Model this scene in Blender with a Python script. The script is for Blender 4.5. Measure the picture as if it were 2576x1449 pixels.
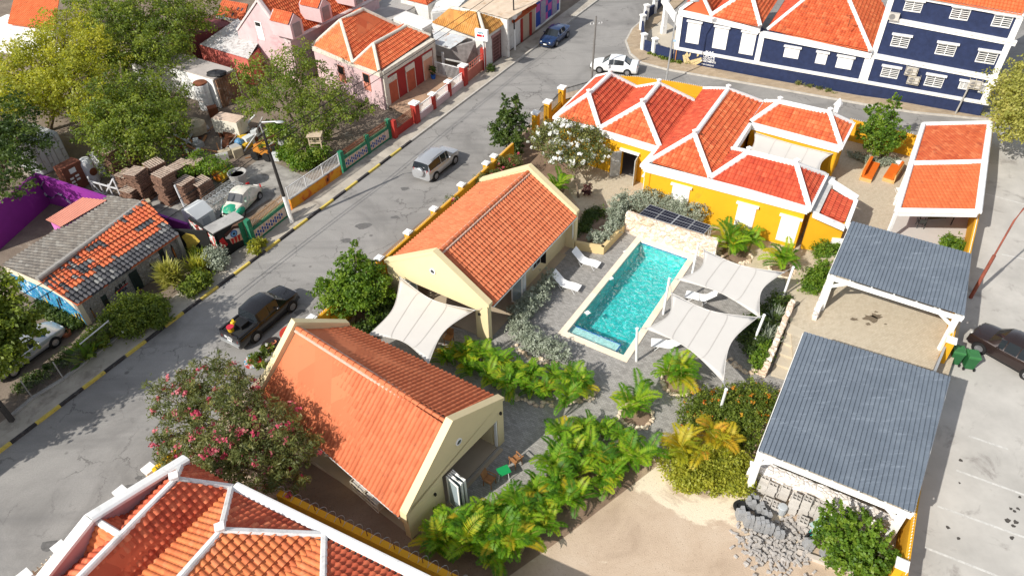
import bpy, math, random
import numpy as np
from mathutils import Vector, Matrix
from math import radians as RAD, sin, cos, pi, atan2, hypot
random.seed(7)
for _o in list(bpy.data.objects): bpy.data.objects.remove(_o)
SC = bpy.context.scene
COL = SC.collection
# ------------------------------------------------------------------ camera
_F = 2000/1.1025; _CX, _CY = 1288.0, 724.3; CAM_H = 30.5      # survey camera, in units of a 2576 px wide picture
_d = np.array([60/1.1025, 2291.5/1.1025, _F]); _d /= np.linalg.norm(_d)
_f = np.array([0, 0, 1.]) - _d*_d[2]; _f /= np.linalg.norm(_f)
_r = np.cross(_d, _f)
if _r[0] < 0: _r = -_r
def G(u, v, z=0.0):
    """The place at height z that the survey sees at (u, v)."""
    q = np.array([u-_CX, v-_CY, _F]); t = (CAM_H-z)/q.dot(_d)
    return Vector((q.dot(_r)*t, q.dot(_f)*t, z))
cam = bpy.data.objects.new('camera', bpy.data.cameras.new('camera')); COL.objects.link(cam)
cam.data.sensor_width = 36; cam.data.lens = 36*_F/2576; cam.data.clip_end = 6000
_X = Vector((_r[0], _f[0], -_d[0])); _Y = -Vector((_r[1], _f[1], -_d[1])); _Z = -Vector((_r[2], _f[2], -_d[2]))
cam.matrix_world = Matrix(((_X.x, _Y.x, _Z.x, 0), (_X.y, _Y.y, _Z.y, 0), (_X.z, _Y.z, _Z.z, CAM_H), (0, 0, 0, 1)))
SC.camera = cam
# ------------------------------------------------------------------ light
SUN_AZ = atan2(-0.615, -0.788); SUN_EL = RAD(38)
w = bpy.data.worlds.new("World"); SC.world = w; w.use_nodes = True
_n = w.node_tree.nodes; _sky = _n.new('ShaderNodeTexSky'); _sky.sky_type = 'NISHITA'; _sky.sun_disc = False
_sky.sun_elevation = SUN_EL; _sky.sun_rotation = pi/2 - SUN_AZ
_hs = _n.new('ShaderNodeHueSaturation'); _hs.inputs['Saturation'].default_value = .45
w.node_tree.links.new(_sky.outputs[0], _hs.inputs['Color']); w.node_tree.links.new(_hs.outputs[0], _n['Background'].inputs[0]); _n['Background'].inputs[1].default_value = 0.15
sun = bpy.data.objects.new('sun', bpy.data.lights.new('sun', 'SUN')); COL.objects.link(sun)
sun.data.energy = 4.6; sun.data.angle = RAD(0.5); sun.data.color = (1, .955, .88)
sun.rotation_euler = Vector((cos(SUN_AZ)*cos(SUN_EL), sin(SUN_AZ)*cos(SUN_EL), sin(SUN_EL))).to_track_quat('Z', 'Y').to_euler()
SC.view_settings.view_transform = 'Standard'; SC.view_settings.look = 'None'; SC.view_settings.gamma = 1
SC.view_settings.exposure = 0.27
SC.cycles.max_bounces = 6; SC.cycles.diffuse_bounces = 4; SC.cycles.glossy_bounces = 3; SC.cycles.transmission_bounces = 5
SC.cycles.transparent_max_bounces = 6; SC.cycles.caustics_reflective = False; SC.cycles.caustics_refractive = False

# ------------------------------------------------------------------ materials
MATS = {}
class NT:
    def __init__(s, name):
        s.m = bpy.data.materials.new(name); s.m.use_nodes = True
        s.t = s.m.node_tree; s.b = s.t.nodes['Principled BSDF']
    def n(s, typ, **kw):
        x = s.t.nodes.new('ShaderNode'+typ)
        for k, v in kw.items():
            if k[0] == '_': setattr(x, k[1:], v)
            else: x.inputs[k.replace('__', ' ')].default_value = v
        return x
    def l(s, a, b): s.t.links.new(a, b)
    def co(s, kind='Object'): return s.n('TexCoord').outputs[kind]
    def noise(s, co, scale, detail=4, rough=.6, dist=0):
        x = s.n('TexNoise', Scale=scale, Detail=detail, Roughness=rough, Distortion=dist); s.l(co, x.inputs['Vector']); return x.outputs['Fac']
    def ramp(s, fac, stops, interp='LINEAR'):
        x = s.n('ValToRGB'); e = x.color_ramp; e.interpolation = interp
        while len(e.elements) < len(stops): e.elements.new(.5)
        for el, (p, c) in zip(e.elements, stops): el.position = p; el.color = (*c, 1) if len(c) == 3 else c
        s.l(fac, x.inputs[0]); return x.outputs[0]
    def mix(s, fac, a, b, bt='MIX'):
        x = s.n('Mix', _data_type='RGBA', _blend_type=bt)
        for k, v in ((0, fac), (6, a), (7, b)):
            if hasattr(v, 'is_linked'): s.l(v, x.inputs[k])
            else: x.inputs[k].default_value = v if k == 0 else (*v, 1)
        return x.outputs[2]
    def math(s, op, a, b=0.0, clamp=False):
        x = s.n('Math', _operation=op, _use_clamp=clamp)
        for k, v in ((0, a), (1, b)):
            if hasattr(v, 'is_linked'): s.l(v, x.inputs[k])
            else: x.inputs[k].default_value = v
        return x.outputs[0]
    def mapr(s, v, a, b, c=0, d=1):
        x = s.n('MapRange'); s.l(v, x.inputs[0])
        for i, q in enumerate((a, b, c, d)): x.inputs[i+1].default_value = q
        return x.outputs[0]
    def bump(s, h, strength=.3, dist=.02):
        x = s.n('Bump', Strength=strength, Distance=dist); s.l(h, x.inputs['Height']); s.l(x.outputs[0], s.b.inputs['Normal'])
    def out(s, col=None, rough=.8, spec=.3, metal=0):
        if col is not None:
            if hasattr(col, 'is_linked'): s.l(col, s.b.inputs['Base Color'])
            else: s.b.inputs['Base Color'].default_value = (*col, 1)
        s.b.inputs['Roughness'].default_value = rough; s.b.inputs['Specular IOR Level'].default_value = spec
        s.b.inputs['Metallic'].default_value = metal
        return s.m
def sc(c, k): return tuple(min(1, x*k) for x in c)
def M(name, col, rough=.8, var=.12, scale=.8, bump=0, bscale=30, spec=.3, metal=0, stain=None, sfac=.5, sscale=.6):
    """A plain material: one colour that varies a little, an optional irregular stain and a fine bump."""
    if name in MATS: return MATS[name]
    t = NT(name); co = t.co()
    f = t.noise(co, scale, 6, .65)
    c = t.mix(t.mapr(f, .3, .7), sc(col, 1-var), sc(col, 1+var))
    if stain:
        g = t.noise(co, sscale, 8, .7, .6)
        c = t.mix(t.mapr(g, .62-sfac*.2, .72-sfac*.1, 0, .85), c, stain)
    if bump: t.bump(t.noise(co, bscale, 3, .6), bump, .02)
    MATS[name] = t.out(c, rough, spec, metal); return MATS[name]
def tile_mat(name, cols, dirt=(.05, .04, .035), dfac=.0, rough=.75, patch=None, pfac=.5):
    """Roof tiles: each tile (a whole number of UV) takes a colour of its own."""
    t = NT(name); uv = t.n('TexCoord').outputs['UV']
    fl = t.n('VectorMath', _operation='FLOOR'); t.l(uv, fl.inputs[0])
    wn = t.n('TexWhiteNoise', _noise_dimensions='2D'); t.l(fl.outputs[0], wn.inputs['Vector'])
    st = [(i/(max(1, len(cols)-1)), c) for i, c in enumerate(cols)]
    c = t.ramp(wn.outputs['Value'], st)
    co = t.co()
    c = t.mix(t.mapr(t.noise(co, .45, 6, .7), .35, .75, 0, .35), c, sc(cols[0], 1.25))
    if patch:
        sp = t.n('SeparateXYZ'); t.l(fl.outputs[0], sp.inputs[0])
        big = t.n('TexNoise', _noise_dimensions='2D', Scale=.16, Detail=3, Roughness=.6); t.l(fl.outputs[0], big.inputs['Vector'])
        m = t.math('ADD', t.math('MULTIPLY', wn.outputs['Value'], .75), t.math('MULTIPLY', big.outputs['Fac'], .9))
        low = t.math('LESS_THAN', sp.outputs[1], 2.9)
        m = t.math('MAXIMUM', t.math('GREATER_THAN', m, 1.5-pfac), low)
        w2 = t.n('TexWhiteNoise', _noise_dimensions='2D'); va = t.n('VectorMath', _operation='ADD'); va.inputs[1].default_value = (31, 7, 0)
        t.l(fl.outputs[0], va.inputs[0]); t.l(va.outputs[0], w2.inputs['Vector'])
        c = t.mix(m, c, t.ramp(w2.outputs['Value'], [(0, patch), (.8, sc(patch, 1.6)), (1, (.22, .22, .21))]))
    if dfac: c = t.mix(t.mapr(t.noise(co, 1.3, 8, .75, .5), .62-.3*dfac, .8-.2*dfac, 0, .8), c, dirt)
    t.bump(t.noise(co, 40, 2), .12, .01)
    MATS[name] = t.out(c, rough, .25); return MATS[name]
def leaf_mat(name, cols, trans=.35):
    """Leaves: a colour per leaf (UV x), light coming through."""
    t = NT(name); uv = t.n('TexCoord').outputs['UV']; sp = t.n('SeparateXYZ'); t.l(uv, sp.inputs[0])
    c = t.ramp(sp.outputs[0], [(i/(len(cols)-1), q) for i, q in enumerate(cols)])
    t.out(c, .5, .35)
    tr = t.n('BsdfTranslucent'); hs = t.n('HueSaturation', Hue=.49, Saturation=1.1, Value=1.5); t.l(c, hs.inputs['Color']); t.l(hs.outputs[0], tr.inputs[0])
    mx = t.n('MixShader'); mx.inputs[0].default_value = trans
    t.l(t.b.outputs[0], mx.inputs[1]); t.l(tr.outputs[0], mx.inputs[2]); t.l(mx.outputs[0], t.t.nodes['Material Output'].inputs[0])
    MATS[name] = t.m; return t.m
def glass_mat(name, col=(.02, .025, .03), rough=.05):
    t = NT(name); MATS[name] = t.out(col, rough, .7); return MATS[name]
def paver_mat(name, cols, size=.2, rot=0.0, mortar=(.1, .095, .09), stain=(.16, .15, .14), sf=.3):
    t = NT(name); mp = t.n('Mapping'); mp.inputs['Rotation'].default_value = (0, 0, rot); t.l(t.co(), mp.inputs[0]); co = mp.outputs[0]
    b = t.n('TexBrick', Scale=1.0, Mortar__Size=.006, Mortar__Smooth=.3, Brick__Width=size*1.9, Row__Height=size)
    b.offset = .5; t.l(co, b.inputs['Vector'])
    b.inputs['Color1'].default_value = (0, 0, 0, 1); b.inputs['Color2'].default_value = (1, 1, 1, 1); b.inputs['Mortar'].default_value = (.5, .5, .5, 1)
    c = t.ramp(b.outputs['Color'], [(0, cols[0]), (.5, cols[1]), (1, cols[2])])
    c = t.mix(b.outputs['Fac'], c, mortar)
    c = t.mix(t.mapr(t.noise(co, .35, 8, .7), .45, .7, 0, sf), c, stain)
    c = t.mix(t.mapr(t.noise(co, 3, 5, .7), .35, .7, 0, .3), c, sc(cols[2], 1.2))
    t.bump(t.math('SUBTRACT', 1.0, b.outputs['Fac']), .3, .01)
    MATS[name] = t.out(c, .85, .2); return MATS[name]
def stone_mat(name, cols, scale=4.0, gap=(.25, .2, .15)):
    t = NT(name); co = t.co()
    ds = t.n('TexNoise', Scale=3.0); t.l(co, ds.inputs['Vector'])
    va = t.n('VectorMath', _operation='MULTIPLY_ADD'); va.inputs[1].default_value = (.12,)*3; t.l(ds.outputs['Color'], va.inputs[0]); t.l(co, va.inputs[2])
    v = t.n('TexVoronoi', Scale=scale); t.l(va.outputs[0], v.inputs['Vector'])
    e = t.n('TexVoronoi', _feature='DISTANCE_TO_EDGE', Scale=scale); t.l(va.outputs[0], e.inputs['Vector'])
    sp = t.n('SeparateColor'); t.l(v.outputs['Color'], sp.inputs[0])
    c = t.ramp(sp.outputs[0], [(i/(len(cols)-1), q) for i, q in enumerate(cols)])
    c = t.mix(t.mapr(t.noise(co, 12, 4), .3, .7, 0, .35), c, sc(cols[0], 1.1))
    c = t.mix(t.mapr(e.outputs['Distance'], .0, .08, .8, 0), c, gap)
    t.bump(t.math('MINIMUM', e.outputs['Distance'], .25), .9, .12)
    MATS[name] = t.out(c, .9, .15); return MATS[name]

# ------------------------------------------------------------------ mesh builder and objects
class MB:
    def __init__(s): s.v = []; s.f = []; s.m = []; s.uv = []
    def poly(s, pts, m=0, uv=None):
        i = len(s.v); s.v += [tuple(p) for p in pts]; s.f.append(tuple(range(i, i+len(pts)))); s.m.append(m)
        s.uv.append(uv or [(p[0], p[1]) for p in pts])
    def prism(s, base, vec, m=0, cap=True):
        """A flat outline pushed along vec."""
        base = [Vector(p) for p in base]; vec = Vector(vec); top = [p+vec for p in base]; n = len(base)
        s.poly(base[::-1], m); s.poly(top, m)
        for i in range(n): s.poly([base[i], base[(i+1) % n], top[(i+1) % n], top[i]], m)
    def hexa(s, p, m=0):
        """Eight corners: bottom ring 0-3, top ring 4-7."""
        for a in ((3, 2, 1, 0), (4, 5, 6, 7), (0, 1, 5, 4), (1, 2, 6, 5), (2, 3, 7, 6), (3, 0, 4, 7)): s.poly([p[i] for i in a], m)
    def box(s, c, sx, sy, sz, rz=0, m=0, base=True):
        """A box; c is the middle of its foot (base) or of the whole."""
        c = Vector(c); a = Vector((cos(rz), sin(rz), 0))*sx/2; b = Vector((-sin(rz), cos(rz), 0))*sy/2
        z0 = Vector((0, 0, 0 if base else -sz/2)); z1 = z0+Vector((0, 0, sz))
        r = [-a-b, a-b, a+b, -a+b]
        s.hexa([c+q+z0 for q in r]+[c+q+z1 for q in r], m)
    def bar(s, p, q, w, h=None, m=0, up=(0, 0, 1)):
        """A square bar from p to q."""
        p = Vector(p); q = Vector(q); h = h or w; d = (q-p).normalized(); u = Vector(up)
        if abs(d.dot(u)) > .98: u = Vector((1, 0, 0))
        a = d.cross(u).normalized()*w/2; b = a.cross(d).normalized()*h/2
        r = [-a-b, a-b, a+b, -a+b]
        s.hexa([p+x for x in r]+[q+x for x in r], m)
    def tube(s, pts, r, n=8, m=0, caps=True):
        pts = [Vector(p) for p in pts]; rs = r if isinstance(r, (list, tuple)) else [r]*len(pts); rings = []
        for i, p in enumerate(pts):
            d = (pts[min(i+1, len(pts)-1)]-pts[max(i-1, 0)]).normalized()
            u = Vector((0, 0, 1)) if abs(d.z) < .95 else Vector((1, 0, 0))
            a = d.cross(u).normalized(); b = a.cross(d)
            rings.append([p+(a*cos(2*pi*k/n)+b*sin(2*pi*k/n))*rs[i] for k in range(n)])
        for A, B in zip(rings, rings[1:]):
            for k in range(n): s.poly([A[k], A[(k+1) % n], B[(k+1) % n], B[k]], m)
        if caps: s.poly(rings[0][::-1], m); s.poly(rings[-1], m)
    def lathe(s, c, prof, n=16, m=0, axis=None):
        """Profile of (radius, height) turned about an upright (or given) axis."""
        c = Vector(c); ax = Vector(axis or (0, 0, 1)).normalized(); u = Vector((1, 0, 0)) if abs(ax.x) < .9 else Vector((0, 1, 0))
        a = ax.cross(u).normalized(); b = ax.cross(a)
        R = [[c+ax*h+(a*cos(2*pi*k/n)+b*sin(2*pi*k/n))*r for k in range(n)] for r, h in prof]
        for A, B in zip(R, R[1:]):
            for k in range(n): s.poly([A[k], A[(k+1) % n], B[(k+1) % n], B[k]], m)
        s.poly(R[0][::-1], m); s.poly(R[-1], m)
    def ball(s, c, rx, ry, rz, n=10, k=6, m=0, jit=0):
        c = Vector(c); R = []
        for j in range(k+1):
            t = pi*j/k-pi/2
            R.append([c+Vector((cos(t)*cos(2*pi*i/n)*rx, cos(t)*sin(2*pi*i/n)*ry, sin(t)*rz))*(1+random.uniform(-jit, jit)) for i in range(n)])
        for A, B in zip(R, R[1:]):
            for i in range(n): s.poly([A[i], A[(i+1) % n], B[(i+1) % n], B[i]], m)
    def grid(s, P, m=0, uv=None):
        for i in range(len(P)-1):
            for j in range(len(P[0])-1):
                s.poly([P[i][j], P[i+1][j], P[i+1][j+1], P[i][j+1]], m)
def mesh_of(name, mb, mats, org, smooth=False, weld=False):
    me = bpy.data.meshes.new(name)
    me.from_pydata([(x-org[0], y-org[1], z-org[2]) for x, y, z in mb.v], [], mb.f)
    for m in (mats if isinstance(mats, (list, tuple)) else [mats]): me.materials.append(m)
    me.polygons.foreach_set('material_index', mb.m)
    ul = me.uv_layers.new(name='UVMap'); ul.data.foreach_set('uv', [c for f in mb.uv for p in f for c in p])
    if weld:
        import bmesh
        bm = bmesh.new(); bm.from_mesh(me); bmesh.ops.remove_doubles(bm, verts=bm.verts, dist=.0004)
        bmesh.ops.recalc_face_normals(bm, faces=bm.faces); bm.to_mesh(me); bm.free()
    if smooth:
        me.polygons.foreach_set('use_smooth', [True]*len(me.polygons))
        if smooth != True: me.set_sharp_from_angle(angle=RAD(smooth))
    me.update(); return me
def root_org(p):
    while p.parent: p = p.parent
    return Vector(p.get('_o', (0, 0, 0)))
def obj(name, mb, mats, parent=None, smooth=False, weld=False, org=None, label=None):
    """Link ONE mesh object. Vertices are given in the place's own frame."""
    o0 = root_org(parent) if parent else Vector(org or (0, 0, 0))
    me = mb if isinstance(mb, bpy.types.Mesh) else mesh_of(name, mb, mats, o0, smooth, weld)
    o = bpy.data.objects.new(name, me); COL.objects.link(o)
    if parent: o.parent = parent
    else: o.location = o0; o['_o'] = tuple(o0)
    if label: o['label'] = label
    return o
def tag(o, label, cat, group=None):
    o['label'] = label; o['category'] = cat
    if group: o['group'] = group
    return o
def thing(name, label, cat, loc=(0, 0, 0), group=None):
    o = bpy.data.objects.new(name, None); COL.objects.link(o); o.empty_display_size = .2
    o.location = Vector(loc); o['_o'] = tuple(loc)
    return tag(o, label, cat, group)
def struct(name, mb, m, **k):
    o = obj(name, mb, m, **k); o['kind'] = 'structure'; return o
def dup(r, loc, rz=0, label=None, scale=1.0, group=None):
    """A copy of a thing, its parts and their sub-parts."""
    c = r.copy(); COL.objects.link(c); c.location = Vector(loc); c.rotation_euler = (0, 0, rz); c.scale = (scale,)*3
    if label: c['label'] = label
    if group: c['group'] = group
    def kids(a, b):
        for ch in list(a.children):
            d = ch.copy(); COL.objects.link(d); d.parent = b; kids(ch, d)
    kids(r, c); return c
def place(r, loc, rz=0, scale=1.0):
    r.location = Vector(loc); r.rotation_euler = (0, 0, rz); r.scale = (scale,)*3; return r

class Fr:
    """An upright wall plane: s along it, d out of it, z up."""
    def __init__(s, A, B, flip=False):
        s.o = Vector((A[0], A[1], 0)); v = Vector((B[0]-A[0], B[1]-A[1], 0)); s.L = v.length; s.a = v.normalized()
        s.n = Vector((s.a.y, -s.a.x, 0))
        if flip: s.n = -s.n
    def p(s, t, d, z): return s.o+s.a*t+s.n*d+Vector((0, 0, z))
    def sz(s, u, v):
        """Where on this wall the survey sees (u, v)."""
        q = np.array([u-_CX, v-_CY, _F]); k = Vector((q.dot(_r), q.dot(_f), -q.dot(_d))); c = Vector((0, 0, CAM_H))
        t = (s.o-c).dot(s.n)/k.dot(s.n); h = c+k*t; return ((h-s.o).dot(s.a), h.z)
    def box(s, mb, t0, t1, d0, d1, z0, z1, m=0):
        mb.hexa([s.p(t0, d0, z0), s.p(t1, d0, z0), s.p(t1, d1, z0), s.p(t0, d1, z0), s.p(t0, d0, z1), s.p(t1, d0, z1), s.p(t1, d1, z1), s.p(t0, d1, z1)], m)
    def plate(s, mb, tz, d0, d1, m=0):
        """An outline of (t, z) pairs made d0..d1 thick."""
        mb.prism([s.p(t, d0, z) for t, z in tz], s.n*(d1-d0), m)
    def rz(s): return atan2(s.a.y, s.a.x)

def clip(poly, a, b):
    """Keep what lies to the left of a->b (2-D, extra coordinates are interpolated)."""
    out = []; n = len(poly)
    D = [(b[0]-a[0])*(p[1]-a[1])-(b[1]-a[1])*(p[0]-a[0]) for p in poly]
    for i in range(n):
        p, q, dp, dq = poly[i], poly[(i+1) % n], D[i], D[(i+1) % n]
        if dp >= 0: out.append(p)
        if dp*dq < 0:
            k = dp/(dp-dq); out.append(tuple(x+(y-x)*k for x, y in zip(p, q)))
    return out
def tiles(mb, pts, pitch=.3, row=.38, amp=.06, step=.035, n=6, m=0, kind='barrel', off=None, lift=.02):
    """Tiles laid on a flat roof face; its first two points are the eave, the face is convex."""
    P = [Vector(p) for p in pts]; e = (P[1]-P[0]).normalized()
    nn = Vector((0, 0, 0))
    for i in range(1, len(P)-1): nn += (P[i]-P[0]).cross(P[i+1]-P[0])
    nn.normalize()
    if nn.z < 0: nn = -nn
    t = nn.cross(e)
    if t.z < 0: t = -t
    if e.cross(t).dot(nn) < 0: e = -e
    O = P[0]; Q = [((p-O).dot(e), (p-O).dot(t)) for p in P]
    ar = sum(Q[i][0]*Q[(i+1) % len(Q)][1]-Q[(i+1) % len(Q)][0]*Q[i][1] for i in range(len(Q)))
    if ar < 0: Q = Q[::-1]
    s0 = min(q[0] for q in Q); s1 = max(q[0] for q in Q); t0 = min(q[1] for q in Q); t1 = max(q[1] for q in Q)
    if off is None: off = (random.randint(0, 400), random.randint(0, 400)) if kind != 'patch' else (random.randint(0, 400), 0)
    def h(p):
        if kind in ('wave',): return amp*.5*(1-cos(2*pi*p))
        if kind == 'sheet': return amp*min(1, abs(p-.14)/.14) if p < .28 else amp
        if kind == 'flat': return amp*(1.0 if p < .84 else .0)
        p = p % 1.0
        return amp*max(0, sin(pi*p/.8))**.75 if p < .8 else 0.0
    ss = []; k = 0
    cuts = [0, .08, .24, .4, .56, .72, .8] if n >= 6 and kind not in ('wave', 'sheet') else ([0, .2, .6, .8] if n == 4 else ([0, .84, .841, .999] if kind == 'flat' else [0, .14, .28] if kind == 'sheet' else [i/n for i in range(n)]))
    s = s0
    while s < s1:
        for c in cuts: ss.append((s+c*pitch, h(c), k+c))
        k += 1; s += pitch
    ss.append((s, h(0.0), k))
    E = list(zip(Q, Q[1:]+Q[:1]))
    def emit(cell, uvc):
        full = True
        for a, b in E:
            for c in cell:
                if (b[0]-a[0])*(c[1]-a[1])-(b[1]-a[1])*(c[0]-a[0]) < 0: full = False; break
            if not full: break
        if not full:
            for a, b in E:
                cell = clip(cell, a, b)
                if len(cell) < 3: return
        mb.poly([O+e*c[0]+t*c[1]+nn*(c[2]+lift) for c in cell], m, [uvc]*len(cell))
    r = 0; ta = t0
    while ta < t1-1e-4:
        tb = ta+row
        for (sa, ha, ka), (sb, hb, kb) in zip(ss, ss[1:]):
            uvc = (off[0]+int(ka+1e-6)+.5, off[1]+r+.5)
            emit([(sa, ta, ha+step), (sb, ta, hb+step), (sb, tb, hb), (sa, tb, ha)], uvc)
            if step > 0:
                emit([(sa, ta-.001, ha), (sb, ta-.001, hb), (sb, ta, hb+step), (sa, ta, ha+step)], uvc)
        ta = tb; r += 1
def cap_line(mb, pts, w=.3, h=.14, m=0, lift=.0):
    """A plaster or tile cap along a ridge or hip, a flattened roof-shaped bar."""
    for a, b in zip(pts, pts[1:]):
        a = Vector(a); b = Vector(b); d = (b-a).normalized(); x = d.cross(Vector((0, 0, 1))).normalized(); u = x.cross(d).normalized()
        if u.z < 0: u = -u
        o = [(-w/2, -.1), (w/2, -.1), (w/2, h*.45), (w*.28, h), (-w*.28, h), (-w/2, h*.45)]
        mb.prism([a+x*p+u*(q+lift) for p, q in o], b-a, m)
# ------------------------------------------------------------------ shared materials
WHITE = M('white_paint', (.82, .81, .78), .6, .05, 1.5, .05, 60, stain=(.6, .58, .54), sfac=.25, sscale=2.5)
TRIM = M('trim_paint', (.82, .81, .785), .7, .05, 1.2, .15, 30, stain=(.58, .56, .53), sfac=.42, sscale=1.5)
RIDGE = M('weathered_ridge', (.70, .69, .67), .8, .1, 1.5, .3, 18, stain=(.42, .41, .39), sfac=.5, sscale=1.6)
METALW = M('white_metal', (.8, .8, .79), .35, .04, 2)
YELLOW = M('ochre_plaster', (.70, .36, .012), .8, .06, .6, .1, 50, stain=(.52, .27, .02), sfac=.15)
YELLOW2 = M('wall_ochre', (.66, .33, .014), .8, .08, .5, .1, 50, stain=(.42, .22, .03), sfac=.35)
BEIGE = M('cream_plaster', (.70, .58, .34), .8, .05, .5, .08, 60)
NAVY = M('navy_plaster', (.018, .028, .075), .7, .22, 2.5, .25, 60)
BLACK = M('black_iron', (.012, .012, .013), .5, .2)
DARK = M('dark_inside', (.02, .018, .016), .9, .2)
GREY = M('grey_concrete', (.36, .35, .33), .9, .15, 1, .2, 30, stain=(.2, .19, .18), sfac=.5)
WOOD = M('teak', (.32, .15, .06), .6, .3, 6)
RUST = M('rust', (.17, .06, .028), .9, .35, 2, .2, 30)
BARK = M('bark', (.16, .12, .085), .9, .3, 3, .4, 20)
GALV = M('galvanised', (.42, .43, .43), .45, .15, 2, metal=.4)
TYRE = M('tyre_rubber', (.015, .015, .015), .8, .2)
RIM = M('alloy_rim', (.45, .45, .46), .3, .1, metal=.7)
GLASS = glass_mat('dark_glass')
GLASSB = glass_mat('pale_glass', (.30, .37, .40), .12)
REDL = M('red_lens', (.45, .015, .015), .2, .05)
HEADL = M('head_lens', (.75, .75, .72), .15, .03)

# ------------------------------------------------------------------ ground sheets
def asphalt():
    t = NT('asphalt'); co = t.co()
    c = t.ramp(t.noise(co, .16, 9, .68, .8), [(.3, (.195, .186, .174)), (.48, (.285, .272, .255)), (.7, (.35, .335, .313))])
    c = t.mix(t.mapr(t.noise(co, 14, 3, .8), .35, .7, 0, .4), c, (.15, .145, .14))
    mp = t.n('Mapping'); mp.inputs['Rotation'].default_value = (0, 0, RAD(-59)); mp.inputs['Scale'].default_value = (.08, .9, 1); t.l(co, mp.inputs[0])
    c = t.mix(t.mapr(t.noise(mp.outputs[0], 1.0, 5, .6), .5, .72, 0, .5), c, (.15, .145, .14))
    dn = t.n('TexNoise', Scale=1.1, Detail=6, Roughness=.7); t.l(co, dn.inputs['Vector'])
    va = t.n('VectorMath', _operation='MULTIPLY_ADD'); va.inputs[1].default_value = (1.5,)*3; t.l(dn.outputs['Color'], va.inputs[0]); t.l(co, va.inputs[2])
    e = t.n('TexVoronoi', _feature='DISTANCE_TO_EDGE', Scale=.42); t.l(va.outputs[0], e.inputs['Vector'])
    cr = t.math('MULTIPLY', t.mapr(e.outputs['Distance'], .0, .022, 1, 0), t.mapr(t.noise(co, .22, 4), .47, .58, 0, .8))
    c = t.mix(cr, c, (.075, .07, .066))
    sp = t.n('TexVoronoi', Scale=.55); t.l(co, sp.inputs['Vector'])
    c = t.mix(t.mapr(sp.outputs['Distance'], .05, .09, .55, 0), c, (.06, .056, .053))
    t.bump(t.noise(co, 30, 3), .25, .01)
    return t.out(c, .9, .2)
ASPH = asphalt()
def dirtm(name, cols, pale, pf=.5, speck=(.12, .09, .07)):
    t = NT(name); co = t.co()
    c = t.ramp(t.noise(co, .35, 9, .65, .5), [(.3, cols[0]), (.5, cols[1]), (.7, cols[2])])
    c = t.mix(t.mapr(t.noise(co, .16, 9, .62, 1.2), .66-.2*pf, .70-.2*pf, 0, .85), c, pale)
    c = t.mix(t.mapr(t.noise(co, 9, 4, .75), .56, .7, 0, .55), c, speck)
    v = t.n('TexVoronoi', Scale=5.0); t.l(co, v.inputs['Vector'])
    c = t.mix(t.mapr(v.outputs['Distance'], .06, .16, .7, 0), c, speck)
    t.bump(t.noise(co, 18, 5, .7), .6, .04)
    return t.out(c, .95, .1)
DIRT = dirtm('yard_dirt', [(.13, .10, .08), (.2, .16, .125), (.27, .22, .17)], (.34, .3, .25), .3)
SAND = dirtm('lot_sand', [(.40, .30, .215), (.50, .385, .28), (.56, .45, .34)], (.74, .64, .48), .42, (.30, .22, .16))
SOIL = dirtm('garden_soil', [(.17, .115, .08), (.24, .165, .115), (.31, .22, .155)], (.4, .3, .2), .2)
CONC = M('lot_concrete', (.44, .42, .385), .9, .16, .35, .15, 25, stain=(.24, .22, .2), sfac=.25, sscale=.5)
SIDE = M('pavement_concrete', (.40, .36, .30), .9, .2, .8, .25, 20, stain=(.22, .19, .16), sfac=.55, sscale=.7)
PAVE = paver_mat('grey_pavers', [(.235, .222, .205), (.30, .285, .262), (.365, .348, .322)], .11, RAD(31))
PAVEB = paver_mat('sand_pavers', [(.44, .37, .27), (.48, .41, .305), (.51, .44, .33)], .12, RAD(-33), mortar=(.32, .27, .2), stain=(.36, .3, .22), sf=.2)
PAVEN = paver_mat('brown_pavers', [(.33, .25, .165), (.38, .29, .195), (.42, .33, .23)], .3, RAD(-18), mortar=(.2, .16, .11))
KY = M('kerb_yellow', (.60, .46, .09), .8, .2, 3, stain=(.3, .25, .12), sfac=.45, sscale=3)
KB = M('kerb_black', (.045, .04, .04), .85, .3, 3, stain=(.16, .15, .14), sfac=.4, sscale=3)
KG = M('kerb_stone', (.46, .43, .38), .9, .2, 2)

from mathutils.geometry import tessellate_polygon
POOL = [G(1604.5, 594), G(1752, 645), G(1577, 912), G(1403, 839.5)]; PCTR = (POOL[0]+POOL[1]+POOL[2]+POOL[3])/4
def shrink(pl, k):
    out = []
    for i in range(len(pl)):
        a, b, c = pl[i-1], pl[i], pl[(i+1) % len(pl)]; out.append(b+(a-b).normalized()*k+(c-b).normalized()*k)
    return out
POOLI = shrink(POOL, .40); POOLB = shrink(POOL, .37); POOLH = shrink(POOL, .2)
def sheet(name, pts, z, m, hole=False):
    """One flat sheet; the pool basin is left open where asked."""
    mb = MB()
    if hole:
        L = [[Vector((p[0], p[1], 0)) for p in pts], [Vector((p[0], p[1], 0)) for p in POOLH]]; F = L[0]+L[1]
        for t in tessellate_polygon(L): mb.poly([(F[i].x, F[i].y, z) for i in t])
    else: mb.poly([(p[0], p[1], z) for p in pts])
    return struct(name, mb, m)
def GP(L, z=0): return [G(u, v, z) for u, v in L]
sheet('ground', [(-1500, -300), (1500, -300), (1500, 2500), (-1500, 2500)], -.012, DIRT, True)
KA = Vector((-26.30, 23.73, 0)); KD = (Vector((1.49, 69.94, 0))-KA).normalized(); KN = Vector((-KD.y, KD.x, 0))     # left kerb line, KN points away from the road
def K(t, n=0, z=0): return KA+KD*t+KN*n+Vector((0, 0, z))
sheet('road', [K(-60), (70, -40, 0), (170, 60, 0), (90, 220, 0), K(190)], -.004, ASPH, True)
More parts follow.
